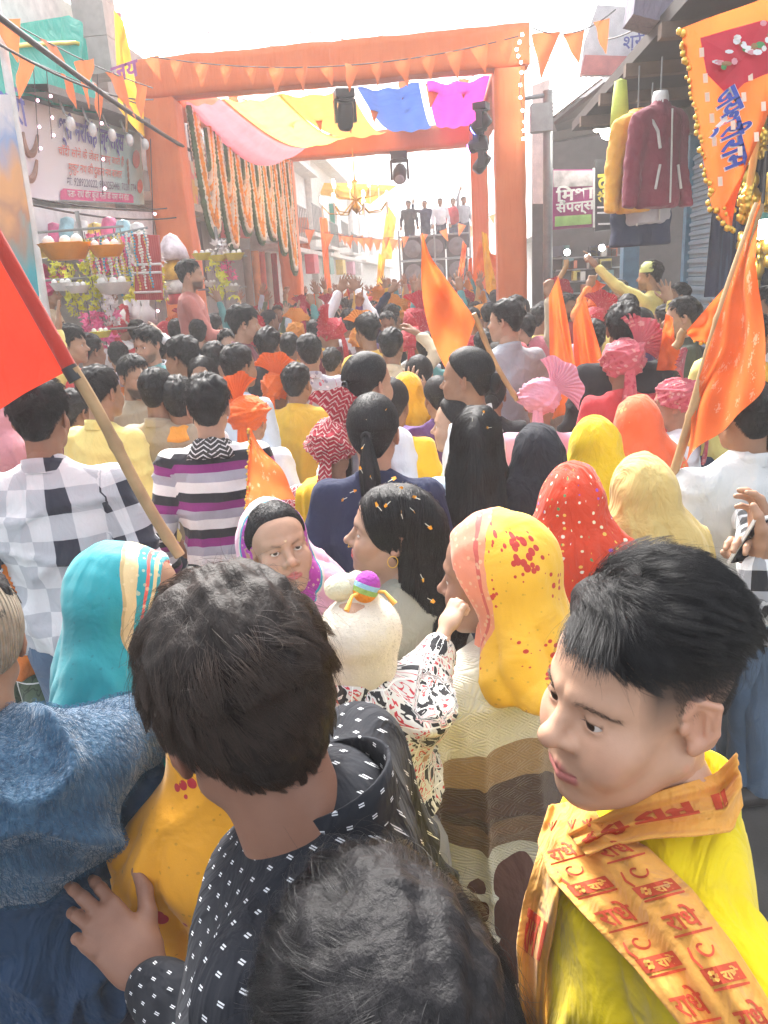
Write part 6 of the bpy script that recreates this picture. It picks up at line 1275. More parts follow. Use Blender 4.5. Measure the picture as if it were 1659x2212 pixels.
NF = lambda seed, size=1.1: (('turban', seed, None, True, size),)
V_ = lambda s=0, drop=.62, fl=1., wd=1.: (('veil', s, .011, drop, fl, wd),)
# --- left side
P('man in pink turban and cream kurta turned right beside the plastic flower stall', 104, 628, 62, 75, None, CRM, wear=T(1, -.8, -.15, True), wearmat=TMG, skin=SK[0], zlim=(1.5, 2.1), z0=.24)
P('young man with thick dark hair in profile beside the red flag pole', 152, 738, 60, 80, 'messy:1', REDC, skin=SK[2], arms=('down', 'down2'))
P('man in lilac shirt raising an open hand by the flower stall', 196, 752, 50, 30, 'short:2', LIL, skin=SK[1], arms=('down', ((.10, .22, .0), (.12, .30, .20), 'open')))
P('man in deep red turban and white shirt below the bead rack', 270, 705, 52, 40, None, WHT, wear=T(3, .7, -.15), wearmat=TRD, skin=SK[1])
P('bearded young man in teal shirt looking down towards the camera', 318, 738, 56, 205, 'messy:2', TEA, skin=SK[2], beard=.55, hyaw=200, pitch=-.1, collar=GRY)
P('bearded man with white tilak stripes on his forehead in a beige vest', 290, 806, 64, 130, 'short:3', BGE, skin=SK[0], beard=.9, tilak=(.75, .72, .62), hyaw=125, pitch=-.1)
P('man in pale yellow kurta seen from behind beside the bamboo pole', 218, 838, 80, 20, 'short:1', LYE, skin=SK[0])
P('short haired boy in beige shirt in front of the tilak man', 342, 838, 72, 10, 'crop:1', BGE, skin=SK[1])
P('young man with faded sides facing left in a white shirt', 390, 766, 64, -75, 'messy:4', WHT, skin=SK[1], collar=C('collar_green', (.2, .5, .2)))
P('person in tan shirt raising one white sleeved arm towards the bead rack', 464, 770, 52, 5, 'short:4', C('white_print', (.74, .75, .76), 'floral', ((.72, .74, .76), (.6, .64, .6), (.76, .76, .78)), .6), skin=SK[0], arms=(((.10, .12, .22), (.30, .20, .40), 'point'), 'down'))
P('woman with loose dark hair facing the camera half hidden behind other heads', 437, 806, 66, 172, 'long:0', BLK, sex='f', skin=SK[0])
P('man in white kurta with saffron scarf round his neck seen from behind', 386, 858, 76, -15, 'short:5', WHT, skin=SK[1], collar=SCY)
P('man in striped purple and white sweater with patterned scarf collar', 450, 868, 98, -8, 'messy:0', STRIPE, skin=SK[2], collar=AZT, bw=1.08, pants=JEAN, arms=('down', 'down'))
P('man in maroon shirt reaching an arm round his neighbour in white', 164, 882, 68, 25, 'short:6', MRN, skin=SK[0], arms=('down', ((.22, .12, -.10), (.50, .14, -.06), 'relax')), bw=1.05)
P('tall man in pale checked shirt seen from behind at the left', 86, 886, 124, -8, 'messy:3', CHK, pants=JEAN, skin=SK[1], bw=1.12, arms=('down', 'down'), wrinkle=1.3)
P('person with pink head cloth at the far left edge', 8, 905, 64, 20, None, PNKC, wear=V_(2, .5), wearmat=C('veil_pink2', (.62, .26, .30)), sex='f', skin=SK[1], long=True, pants=PNKC)
P('dark cropped head below the salmon shirted man', 384, 712, 38, 5, 'crop:0', NVY, skin=SK[3])
P('black haired boy behind the raised white sleeve', 462, 702, 38, 15, 'short:0', BLK, skin=SK[1]); P('smiling boy in black and white striped shirt with orange scarf', 494, 740, 46, 150, 'short:2', STRIPEB, skin=SK[4], scarf=(SCO, (1,)))
P('young man in maroon shirt in profile looking right', 528, 694, 56, 70, 'messy:1', MRN, skin=SK[2]); P('curly haired child in green shirt beside the orange turbans', 533, 775, 50, 40, 'wavy:1', GRN, skin=SK[1])
P('bearded man in salmon shirt standing high in profile before the dark doorway', 411, 588, 44, 75, 'short:3', SAL, skin=SK[2], beard=.8, zlim=(1.5, 2.3), z0=.45, arms=('down', ((.06, .12, -.26), (.0, .36, -.26), 'open')))
P('person in dark blue hood near the left gate leg', 345, 755, 46, 10, 'crop:2', NVY, skin=SK[3]); P('grey haired man below the salmon shirt', 430, 715, 42, -10, 'crop:3', GRY, skin=SK[2])
# --- middle
P('man with neat black hair in dark shirt behind the orange turbans', 580, 742, 56, 5, 'messy:2', BLK, skin=SK[0]); P('short haired person in grey between two dark heads', 625, 746, 44, 0, 'short:4', GRY, skin=SK[1])
P('man in red and white floral shirt seen from behind', 668, 756, 56, -14, 'short:1', FLO, skin=SK[0], bw=1.05)
P('man in bright red turban looking left with maroon shirt', 712, 716, 66, -60, None, MRN, wear=T(5, -.9, -.15), wearmat=TRD, skin=SK[0], hyaw=-65)
P('man in white shirt with both arms raised high in the middle', 756, 692, 40, 5, 'short:0', WHT, skin=SK[1], bw=.92, arms=(((.05, .04, .25), (-.06, .10, .48), 'open'), ((.05, .05, .25), (-.08, .10, .48), 'open')))
P('man in amber turban in the middle of the crowd', 782, 732, 62, 10, None, WHT, wear=T(6, .2, -.15, False, 1.1), wearmat=TOR2, skin=SK[1])
P('man in orange turban with large fan and maroon shirt', 598, 838, 82, 8, None, MRN, wear=T(0, .15, -.15), wearmat=TOR, skin=SK[1], bw=1.05)
P('man in bright orange turban and white kurta with hanging tail', 540, 898, 96, 10, None, WHT, wear=T(2, -.55, -.15), wearmat=TOR, skin=SK[2], bw=1.05)
P('man in mustard shirt behind the orange turban', 642, 822, 62, 12, 'short:6', MUS, skin=SK[1], bw=1.05)
P('girl with ponytail and white clip in a white shirt', 797, 818, 88, 40, 'pony:1', WHT, sex='f', skin=SK[2], pants=WHT, long=True)
P('dark haired child between the floral shirt and the ponytail girl', 718, 778, 44, 10, 'short:5', YEO, skin=SK[2])
P('man in red bandhani turban and red lattice shirt seen from behind', 718, 958, 100, 5, None, NETR, wear=T(4, .5, -.15), wearmat=TRZ, skin=SK[1], scarf=(YEO, (-1,)))
P('girl with long black ponytail in a navy blazer seen from behind', 808, 920, 108, 6, 'pony:0', NVY, sex='f', skin=SK[2], pants=NVY, bw=1.02, wrinkle=.6)
P('woman with tied hair in a mustard kurta looking away', 846, 866, 76, 12, 'bun:0', YEO, sex='f', skin=SK[1], pants=YEO, long=True)
P('woman under a mustard yellow veil in the middle', 882, 838, 72, 10, None, YEO, wear=V_(1, .66), wearmat=VMU, sex='f', skin=SK[1], pants=YEO, long=True)
P('girl with a pale hair clip seen from behind in white', 906, 805, 58, 5, 'pony:2', WHT, sex='f', skin=SK[2], pants=WHT, long=True)
P('young woman in pale yellow kurta in profile facing left', 986, 905, 82, -75, 'bun:1', LYE, sex='f', skin=SK[4], pants=LYE, long=True, scarf=(C('scarf_lilac', (.62, .50, .54)), (1,)))
P('girl in light blue shirt with long black hair down her back', 1032, 935, 112, 8, 'long:1', LBL, sex='f', skin=SK[2], pants=JEAN)
P('woman clapping hands with bangles in a dark sleeve', 945, 850, 56, -20, 'bun:2', PUR, sex='f', skin=SK[0], arms=(((.04, .24, -.02), (-.06, .34, .20), 'open'), ((.04, .24, -.04), (-.10, .34, .16), 'open')), pants=PUR, long=True)
P('young woman in profile behind the big saffron flag', 1006, 806, 84, -70, 'bun:0', WHT, sex='f', skin=SK[1], pants=WHT, long=True)
P('man in beige shirt with one bent arm shading his head', 846, 742, 54, 10, 'short:2', CRM, skin=SK[1], arms=('down', ((.16, .06, .16), (.02, .12, .27), 'relax')))
P('man in red turban left of the big saffron flag', 894, 738, 72, 10, None, GRY, wear=T(7, .9, -.15), wearmat=TRD, skin=SK[1]); P('man in red turban behind the big saffron flag', 1008, 752, 66, 0, None, WHT, wear=NF(8), wearmat=TRD, skin=SK[1])
P('man in sunglasses with raised finger before the speaker truck', 838, 698, 40, 175, 'short:0', PUR, skin=SK[1], arms=('down', ((.10, .10, .16), (.08, .16, .40), 'point')))
P('man with raised white sleeve right of the big saffron flag', 1046, 742, 48, -10, 'short:3', WHT, skin=SK[0], arms=(((.05, .08, .25), (.02, .14, .48), 'fist'), 'down'))
P('short haired man in grey striped shirt behind the flag pole', 1092, 685, 62, -25, 'short:1', GRY, skin=SK[2], hyaw=-60); P('dark haired woman left of the flag pole', 1080, 770, 56, 0, 'bun:1', BLK, sex='f', skin=SK[1]); P('woman with dark bun beside the pink turban', 1062, 845, 56, 5, 'bun:2', BLK, sex='f', skin=SK[1])
P('boy with orange headband right of the right gate leg', 1128, 705, 46, -60, 'short:5', DGN, skin=SK[2])
# --- right side
P('man in pink turban with a large pleated fan', 1168, 862, 94, 15, None, PNKC, wear=T(9, .95, -.15), wearmat=TPK, skin=SK[1])
P('woman under a plain black veil below the pink turban', 1162, 968, 86, 5, None, BLK, wear=V_(3, .55), wearmat=VBK, sex='f', skin=SK[1], pants=BLK, long=True)
P('woman in red dotted shawl left of the twin saffron flags', 1118, 768, 58, 5, None, REDC, wear=V_(4, .6), wearmat=VRC, sex='f', skin=SK[1], pants=REDC, long=True); P('woman in rose shawl beside the dotted red one', 1162, 752, 52, 0, None, REDC, wear=V_(5, .6), wearmat=C('veil_rose', (.52, .16, .20)), sex='f', skin=SK[1], pants=REDC, long=True)
P('man with thin grey hair above the pink turban', 1164, 795, 50, 5, 'crop:0', GRY, skin=SK[2]); P('woman under a bright yellow veil draped to her shoulders', 1284, 950, 112, 8, None, YEO, wear=V_(6, .72, 1.05), wearmat=VYE, sex='f', skin=SK[1], pants=YEO, long=True)
P('woman under a red bandhani veil with coloured dots', 1236, 1066, 140, 10, None, REDC, wear=V_(7, .75), wearmat=VRD, sex='f', skin=SK[1], pants=REDC, long=True)
P('woman under a cream veil falling over her back', 1384, 1046, 132, -5, None, CRM, wear=V_(8, .75), wearmat=VCR, sex='f', skin=SK[1], pants=CRM, long=True)
P('man in a big mottled rose turban before the orange saree', 1344, 780, 112, -5, None, REDC, wear=T(10, .9, -.15), wearmat=TRP, skin=SK[1])
P('woman in orange saree draped over her head below the rose turban', 1376, 905, 104, 5, None, SOR, wear=(('veil', 9, .011, .75, 1., .95),), wearmat=SOR, sex='f', skin=SK[1], pants=SOR, long=True, zlim=(1.38, 1.7))
P('woman in rose turban facing left with white kurta and yellow scarf', 1456, 862, 92, -60, None, WHT, wear=T(11, .2, -.15, True, 1.05), wearmat=TRP, skin=SK[0], sex='f', hyaw=-70, collar=C('collar_yellow', (.72, .45, .1)))
P('broad man in pale grey shirt behind the tall right flag', 1612, 884, 108, -12, 'crop:1', LGR, pants=JEAN, skin=SK[1], bw=1.2, arms=('down', 'down'), wrinkle=1.4)
P('man in yellow kurta with a lime cap raising his arm high', 1404, 590, 42, -50, 'short:2', LYE, skin=SK[0], zlim=(1.5, 2.4), z0=.35, hyaw=-60, beard=.5, arms=(((.12, .20, .14), (.22, .34, .32), 'point'), 'down'), wear=(('mesh', 'lime_cap', MB().lathe([(0, .135), (.05, .13), (.08, .10), (.092, .06), (.09, .04)], 16).build('lime_cap', [plain('lime_cap', (.62, .68, .25), .7)], True), None),))
P('man in dark green shirt in profile facing left by the shutter', 1472, 678, 58, -80, 'short:4', DGN, skin=SK[2]); P('dark haired man above the rose turban', 1346, 702, 76, 10, 'messy:4', BLK, skin=SK[1])
P('person with orange scarf under the raised yellow arm', 1340, 628, 36, 190, 'short:1', ORC, skin=SK[0], beard=.4); P('man in a dark cap beside the shutter', 1464, 636, 40, -90, 'crop:2', DGN, skin=SK[1]); P('child face peeking below the yellow kurta man', 1372, 645, 34, 200, 'short:3', TAN, skin=SK[2])
P('bearded man in white at the right edge under the shop lamp', 1652, 655, 58, -95, 'short:6', WHT, skin=SK[1], beard=.9)
# --- heads further back, one kind of person built once and repeated
TPL = []
def tpl(i, yaw=0., **k):
    o = make_person('x', 0, 0, 1.6, yaw, res=.009, cres=.028, group='people packed further down the street', **k); TPL.append(o); return o
tpl(0, hair='short:0', shirt=WHT, pants=JEAND, arms=('down', 'down')); tpl(1, hair='short:1', shirt=BLK, pants=JEAND, arms=('down', 'up')); tpl(2, hair='messy:2', shirt=MRN, pants=TRB); tpl(3, hair='short:3', shirt=LYE, pants=KHA, arms=('fist', 'down')); tpl(4, hair='bun:0', shirt=PUR, pants=PUR, sex='f', long=True)
tpl(5, hair=None, shirt=WHT, pants=KHA, wear=T(5, .5, -.15), wearmat=TRD); tpl(6, hair=None, shirt=GRY, pants=KHA, wear=T(3, -.5, -.15), wearmat=TOR); tpl(7, hair='messy:0', shirt=LBL, pants=JEAND, arms=('up', 'up')); tpl(8, hair='crop:3', shirt=NVY, pants=JEAND, arms=('down', 'wave')); tpl(9, hair=None, shirt=REDC, pants=REDC, sex='f', long=True, wear=V_(2, .5), wearmat=VRC); tpl(10, hair='short:5', shirt=TAN, pants=JEAN); tpl(11, hair='wavy:2', shirt=GRN, pants=TRB, arms=('up2', 'down'))
tpl(12, yaw=0, hair='short:6', shirt=DGN, pants=TRB, beard=.6); tpl(13, hair=None, shirt=CRM, pants=KHA, wear=T(6, .2, -.15, False, 1.05), wearmat=TOR2, arms=('down', 'fist'))
DESC = ['black haired person in %s', 'black haired person in %s with one raised hand', 'thick haired man in %s', 'man in %s punching the air', 'woman with bun in %s', 'red turbaned man in %s', 'orange turbaned man in %s', 'person in %s with both hands raised', 'close cropped man in %s waving', 'red veiled woman in %s', 'neat haired person in %s', 'wavy haired person in %s pointing up', 'bearded man in %s', 'amber turbaned man in %s with raised fist']
SHC = [('white', WHT), ('black', BLK), ('maroon', MRN), ('pale yellow', LYE), ('grey', GRY), ('navy', NVY), ('light blue', LBL), ('purple', PUR), ('orange', ORC), ('tan', TAN), ('beige', BGE), ('teal', TEA), ('pink', PNKC), ('mustard', MUS), ('green', GRN), ('red', REDC)]
LONGDIM = [4, 9]
used = set(); rc = np.random.default_rng(21); spots = []
for Y in np.arange(4.4, 22.5, .56):
    xm = 1.0 if Y > 10 else 1.9 if Y > 7.5 else 2.2; xl = -3.1 if Y > 7.5 else -2.6
    for x in np.arange(xl, xm, .50 if Y < 10 else .56): spots.append((x + rc.normal() * .09, Y + rc.normal() * .12))
first = [True] * len(TPL)
def put_far(i, x, y, H, yaw, nm, mt, label):
    o = TPL[i]
    if first[i]: first[i] = False
    else: o = copy_tree(o)
    o.location = (x, y, 0); o.rotation_euler = (0, 0, -yaw); s = H / 1.6; o.scale = (min(s * 1.0, 1.04),) * 2 + (s,); o['label'] = label
    for ch in o.children:
        if ch.name.startswith('shirt') or ch.name.startswith('skirt'): ch.material_slots[0].material = mt
    return o
for (x, y) in spots:
    if any((x - a) ** 2 + (y - b) ** 2 < .36 ** 2 for a, b in PEOPLE): continue
    if min(math.hypot(x - gx_, y - gy_) for gx_ in (GX0, GX1) for gy_ in (GY0, GY1)) < .5: continue
    PEOPLE.append((x, y)); i = int(rc.choice(14, p=np.array([3, 2, 3, 1.2, 2, 2.6, 1.8, 1.6, 1.6, 1.3, 3, 1.2, 1.2, 1.1]) / sum([3, 2, 3, 1.2, 2, 2.6, 1.8, 1.6, 1.6, 1.3, 3, 1.2, 1.2, 1.1])))
    plc = ('near the jewellery shop' if y < 8 else 'by the left gate leg' if y < 12 else 'under the garlands' if y < 17 else 'beyond the left back leg') if x < -2 else ('near the hanging jackets' if y < 9 else 'by the right gate leg' if y < 14 else 'close to the right back leg') if x > .3 else ('in mid crowd before the gate' if y < 9 else 'just under the front beam' if y < 12.5 else 'below the chandelier' if y < 17 else 'in front of the speaker truck')
    for q in range(16):
        nm, mt = SHC[(int(rc.integers(16)) + q) % 16]
        if (i, nm, plc) not in used: break
    used.add((i, nm, plc)); put_far(i, x, y, rc.uniform(1.50, 1.66) - (.04 if i in LONGDIM else 0), radians(rc.normal() * 28 + (180 if rc.random() < .06 else 0)), nm, mt, DESC[i] % nm + ' ' + plc)
# riders on the truck
for k, (dx, i, nm, mt, yw) in enumerate(((-.42, 2, 'black', BLK, 180), (-.15, 8, 'navy', NVY, 200), (.12, 0, 'white', WHT, 170), (.34, 10, 'crimson', REDC, 190), (.52, 1, 'grey', GRY, 150))):
    o = copy_tree(TPL[i]); o.location = (TRUCK[0] + dx * TRUCK[3] * .9, TRUCK[1] + .5 + .25 * (k % 2), TRUCK[2] - .35); o.rotation_euler = (0, 0, -radians(yw)); o.scale = (.92, .92, .82); o['label'] = 'man in %s shirt riding on top of the speaker truck' % nm; o['group'] = 'men riding on the truck'
    for ch in o.children:
        if ch.name.startswith('shirt'): ch.material_slots[0].material = mt
# ------------------------------------------------------------------ people close to the camera
def veilmat(name, col, stops, per=.0, motif=None, trans=.0):
    """head cloth with a woven border running along the face edge; stops = [(metres from the edge, colour)]"""
    t = NT(name); pc = t.attr('pc').outputs['Vector']; x, y, z = t.sep(pc); co = t.oc()
    base = t.mix(0., col, col)
    if motif:
        vo = t.n('TexVoronoi', {'Vector': t.mapping(pc, (1, 1, 0)), 'Scale': 1 / motif[1]}); d = t.math('ADD', vo.outputs['Distance'], t.math('MULTIPLY', t.n('TexVoronoi', {'Vector': pc, 'Scale': 1 / motif[2]}).outputs[0], motif[3]))
        base = t.mix(t.math('LESS_THAN', d, motif[4]), base, motif[0])
        vd = t.n('TexVoronoi', {'Vector': t.mapping(pc, (1, 1, 0)), 'Scale': 55.}).outputs[0]; base = t.mix(t.math('LESS_THAN', vd, .12), base, tuple(c * .75 for c in col))
    zz = t.math('ADD', z, t.math('MULTIPLY', t.math('SUBTRACT', t.noise(pc, 30.), .5), .004)); r = t.ramp(t.math('MULTIPLY', zz, 10.), [(max(0, s * 10), c) for s, c in stops] , 'CONSTANT')
    orn = t.n('TexVoronoi', {'Vector': co, 'Scale': 70.}).outputs[0]; r = t.mix(t.math('MULTIPLY', t.math('LESS_THAN', orn, .28), .45), r, (.75, .6, .35))
    up = t.math('MULTIPLY', t.math('LESS_THAN', zz, stops[-1][0]), t.math('GREATER_THAN', y, -.17)); base = t.mix(up, base, r)
    t.B(Base_Color=base, Roughness=.7); t.b.inputs['Sheen Weight'].default_value = .2; nb = t.bump(t.noise(co, 8., 3, dist=.7), .35, .03); t.bump(t.noise(co, 300., 2), .3, .0012, nb); return t.m
def place_head(cx, cy, D): return atd(cx, cy, D)
# woman in the cyan head cloth
CY = (.004, .28, .325); GLD = (.62, .47, .24)
VCY = veilmat('veil_cyan', CY, [(-1, (.62, .10, .08)), (.006, CY), (.014, GLD), (.020, CY), (.026, (.62, .10, .08)), (.031, CY), (.042, GLD), (.058, (.45, .33, .15)), (.062, CY)], motif=((.55, .45, .3), .15, .012, .5, .44))
p = place_head(292, 1312, 1.50); make_person('woman in a bright cyan head cloth with gold embroidered border', *p, radians(65), hair=None, sex='f', skin=SK[1], shirt=C('kurta_cyan', CY), pants=C('kurta_cyan', CY), long=True, wear=(('veil', 21, .008, .66, 1., .95),), wearmat=VCY, group=CROWD, hyaw=radians(80), res=.004)
# woman in the pink and magenta veil, turned to the camera
VPK = veilmat('veil_pink', (.68, .36, .48), [(-1, (.03, .32, .45)), (.006, (.40, .03, .36)), (.018, (.36, .02, .32)), (.042, (.03, .30, .42)), (.047, (.66, .58, .52)), (.052, (.68, .36, .48))])
p = place_head(604, 1186, 1.92); o = make_person('smiling woman under a pink veil with magenta border looking up at the camera', *p, radians(148), radians(153), .22, radians(5), hs=.93, hair='front:3', sex='f', voff=(0, -.030, .006), skin=(.43, .26, .18), shirt=C('kurta_pinkgrey', (.16, .17, .2), 'floral', ((.5, .5, .5), (.06, .07, .09), (.12, .13, .16)), .6), pants=PNKC, long=True, wear=(('veil', 22, .008, .6, .95, .9, 1.26),), wearmat=VPK, bindi=(.75, .62, .35), lip=(.42, .11, .11), group=CROWD, res=.0026, headk=dict(nose=.6, tip=1.08, jaw=.97, cheek=1.2, mouth=.006, smile=.8, br=.85), gaze=(.05, .25), skinmat=SKINH)
MH = head_matrix(o); e = MB().ball((.0135, .1045, -.031), .0035, 8, 6); q = obj('nose_pin', e.build('nose_pin', [GOLD], True), o, M=np.linalg.inv(np.array(o.matrix_world)) @ MH)
# girl in profile with long black hair
p = place_head(845, 1150, 1.88); o = make_person('girl in profile with long black hair dotted with petals and a nose ring', *p, radians(-60), radians(-93), .12, radians(-4), hs=.97, hair='long:3', sex='f', skin=(.40, .25, .18), shirt=C('kurta_olive', (.30, .31, .26)), pants=C('kurta_olive', (.30, .31, .26)), long=True, lip=(.45, .06, .07), group=CROWD, res=.0026, headk=dict(nose=.75, jaw=.9, br=.85), gaze=(.0, .1), skinmat=SKINH)
MH1 = head_matrix(o); T = np.linspace(0, 2 * pi, 13); q = MB().tube(np.stack([-.0145 + 0 * T, .1035 + .005 * np.cos(T), -.037 + .005 * np.sin(T)], 1), .0008, 5).ball((-.0152, .1075, -.041), .0026, 8, 6); obj('nose_ring', q.build('nose_ring', [GOLD], True), o, M=np.linalg.inv(np.array(o.matrix_world)) @ MH1)
q = MB().tube(np.stack([-.084 + 0 * T, -.008 + .013 * np.cos(T), -.045 + .016 * np.sin(T)], 1), .0012, 5); obj('earring', q.build('earring', [GOLD], True), o, M=np.linalg.inv(np.array(o.matrix_world)) @ MH1)
# marigold petals caught in the hair
PTY = plain('petal_orange', (.85, .38, .02), .6); PTW = plain('petal_white', (.75, .74, .62), .6); rp_ = np.random.default_rng(12)
pm = MB().tube([(0, 0, 0), (.006, .001, .001), (.013, .003, .001)], [.0008, .0009, .0012], 5); pm.mi = 1; pm.grid(np.array([[(.012 + .009 * u, (w - .5) * .011 * (1 - .4 * u) + .003, .002 * w + .003 * u) for w in np.linspace(0, 1, 4)] for u in np.linspace(0, 1, 4)]), 4, 4); PM = pm.build('petal', [PTW, PTY], True)
sites = [(851, 1052, 1.75), (862, 1068, 1.74), (838, 1047, 1.76), (826, 1105, 1.72), (884, 1098, 1.76), (905, 1082, 1.78), (915, 1130, 1.80), (905, 1240, 1.80), (920, 1290, 1.8), (803, 1035, 2.42), (786, 1022, 2.4), (812, 990, 2.38), (790, 960, 2.38), (830, 945, 2.38), (818, 1005, 2.4), (758, 1065, 2.45), (752, 1075, 2.4), (1040, 900, 2.38), (1022, 905, 2.38), (1060, 925, 2.4), (845, 1085, 1.72), (870, 1120, 1.74), (800, 905, 2.38), (835, 890, 2.4)]
from mathutils.bvhtree import BVHTree
bpy.context.view_layer.update()
def bvh_of(names, near=None, rad=1.):
    V, F, n = [], [], 0
    for o in COL.objects:
        if o.type == 'MESH' and o.name.split('.')[0] in names:
            W = np.array(o.matrix_world)
            if near is not None and np.linalg.norm(W[:3, 3] * [1, 1, 0] - np.asarray(near) * [1, 1, 0]) > rad: continue
            v = np.empty(len(o.data.vertices) * 3, f32); o.data.vertices.foreach_get('co', v); v = v.reshape(-1, 3) @ W[:3, :3].T + W[:3, 3]; V += v.tolist(); F += [[i + n for i in p.vertices] for p in o.data.polygons]; n = len(V)
    return BVHTree.FromPolygons(V, F)
bv = bvh_of(('hair', 'ponytail', 'shirt'), (.1, 2.2, 0), .75)
for k, (px, py, D) in enumerate(sites):
    d = nrm(ray(px, py)); h = bv.ray_cast(Vector(CAMP), Vector(d), 4.)
    pos = (np.array(h[0]) + np.array(h[1]) * .007) if h[0] is not None else atd(px, py, D); o = tag(obj('flower_petal', PM), 'tiny orange tipped marigold petal caught ' + ('in the long hair of the girl in profile' if D < 2 else 'on the ponytail girl in navy' if px < 900 else 'on the girl in light blue'), 'petal', 'petals caught in the hair'); o.matrix_world = Matrix(M4(frame(rp_.normal(size=3), d * -1 + rp_.normal(size=3) * .3), pos, rp_.uniform(.8, 1.25)).tolist())
# woman in the yellow veil with brocade border and quilted shawl
VYB = veilmat('veil_brocade', (.80, .46, .03), [(-1, (.70, .22, .12)), (.004, (.72, .25, .15)), (.060, (.55, .10, .08)), (.066, (.72, .28, .15)), (.074, (.80, .46, .03))], motif=((.50, .03, .02), .12, .016, .55, .57))
def quilt():
    t = NT('quilted_shawl'); pc = t.attr('pc').outputs['Vector']; co = t.oc(); x, y, z = t.sep(pc)
    wv = t.math('ADD', t.math('MULTIPLY', t.math('SINE', t.math('MULTIPLY', x, 17.)), .055), t.math('MULTIPLY', t.noise(pc, 4., 2), .05))
    f = t.math('FRACT', t.math('ADD', t.math('DIVIDE', t.math('ADD', t.math('ADD', y, wv), t.math('MULTIPLY', x, .25)), .46), 10.36))
    c = t.ramp(f, [(0, (.62, .60, .50)), (.24, (.20, .12, .075)), (.40, (.085, .045, .032)), (.60, (.36, .23, .12)), (.76, (.70, .66, .54))], 'CONSTANT')
    u = t.math('PINGPONG', t.math('ADD', t.math('ADD', x, y), 5.), .020); v = t.math('PINGPONG', t.math('ADD', t.math('SUBTRACT', x, y), 5.), .020); d = t.math('MAXIMUM', u, v); rg = t.math('ABSOLUTE', t.math('SINE', t.math('MULTIPLY', d, 470.)))
    t.B(Base_Color=c, Roughness=.9); t.b.inputs['Sheen Weight'].default_value = .3; nb = t.bump(t.math('POWER', rg, .6), .55, .005); t.bump(t.noise(co, 320., 2), .35, .002, nb); return t.m
p = place_head(1066, 1246, 1.48); o = make_person('woman in yellow veil with orange brocade border and a brown quilted shawl', *p, radians(-35), radians(-70), -.08, hair='under:1', sex='f', skin=(.27, .15, .10), shirt=quilt(), pants=C('skirt_brown', (.12, .06, .05)), long=True, wear=(('veil', 23, .008, .20, .8, .55, 1.0),), wearmat=VYB, group=CROWD, res=.0036, cres=.010, bw=1.22, kurta=.25, arms=('down2', 'down2'), wrinkle=1.2, gaze=(0, -.1), planar=((.75, .66, .0), (.1, -.2, 1.)))
# toddler carried in front of her
p = place_head(784, 1380, 1.32); GRF = C('toddler_print', (.68, .67, .65), 'graffiti', ((.03, .03, .035), (.55, .05, .07), (.55, .12, .10)), .55)
hm = _rz(-radians(8))
o = make_person('toddler in fluffy cream cap and black white printed jacket held in the arms', *p, radians(12), radians(8), -.1, hs=.74, hair=None, skin=SK[4], shirt=GRF, pants=C('pants_grey', (.25, .25, .27)), z0=p[2] - .86, bw=.95, group=CROWD, res=.004, cres=.009, arms=('down2', ('W', atd(905, 1475, 1.32), atd(950, 1385, 1.36), 'fist')), hsz=.55, shrug=.03, wrinkle=1.5)
MH = head_matrix(o); rel = np.linalg.inv(np.array(o.matrix_world)) @ MH
g = G((-.14, -.16, -.12), (.14, .14, .26), .0065); d = g.ell((0, -.020, .024), (.098, .110, .088)); d = smin(d, g.seg((0, -.03, -.050), (0, -.03, -.045), .086), .02); d = smin(d, g.path([(0, -.02, .120), (.0, -.03, .145)], [.045, .03], .02), .02); d = smax(d, -g.ell((0, .12, -.05), (.075, .09, .07)), .02)
V, F = g.net(d); V = V + vnormals(V, F) * (wob(V, 60., 1) * .0015)[:, None]; FUZ = plain('fluffy_cream', (.66, .60, .50), .95, bump=.5, bscale=130); kc = obj('knit_cap', mesh('knit_cap', V, F, [FUZ]), o, M=rel); obj('fuzz', curves('fuzz', surf_strands(V, F, lambda p, t: np.tile([0, 0, -.2], (len(p), 1)), 5000, .004, 3, 4, .8, .0022), .00025, hair_mat('cap_fibre', (.60, .54, .45), .9)), kc, kind='stuff')
m = MB().ball((-.030, -.03, .135), (.050, .038, .034), 14, 9); obj('cap_puff', m.build('cap_puff', [plain('puff_pale', (.68, .66, .48), .95, bump=1., bscale=120)], True), o, M=rel)
t = NT('rainbow_knit'); z = t.sep(t.oc())[2]; t.B(Base_Color=t.ramp(t.math('ADD', t.math('MULTIPLY', z, 17.), .5), [(0, (.80, .28, .03)), (.26, (.32, .50, .14)), (.47, (.30, .52, .66)), (.66, (.40, .06, .38))], 'CONSTANT'), Roughness=.95); t.bump(t.noise(t.oc(), 150., 2), 1., .004)
g = G((-.05, -.05, -.05), (.05, .05, .05), .004); d = g.ell((0, 0, 0), (.030, .028, .027)); d = smin(d, g.seg((0, 0, -.016), (0, 0, .013), .023), .02); V, F = g.net(d); obj('rainbow_pompom', mesh('rainbow_pompom', V, F, [t.m]), o, M=rel @ M4(_ry(.35) @ _rx(-.2), (.024, -.04, .142)))
m = MB()
for a in (-1.9, -.2): m.tube([(.02, -.04, .132), (.02 + .05 * cos(a), -.04 + .05 * sin(a), .134), (.02 + .075 * cos(a), -.04 + .075 * sin(a), .108)], [.005, .004, .007], 6)
obj('cap_tassel', m.build('cap_tassel', [plain('tassel_orange', (.80, .40, .08), .9)], True), o, M=rel)
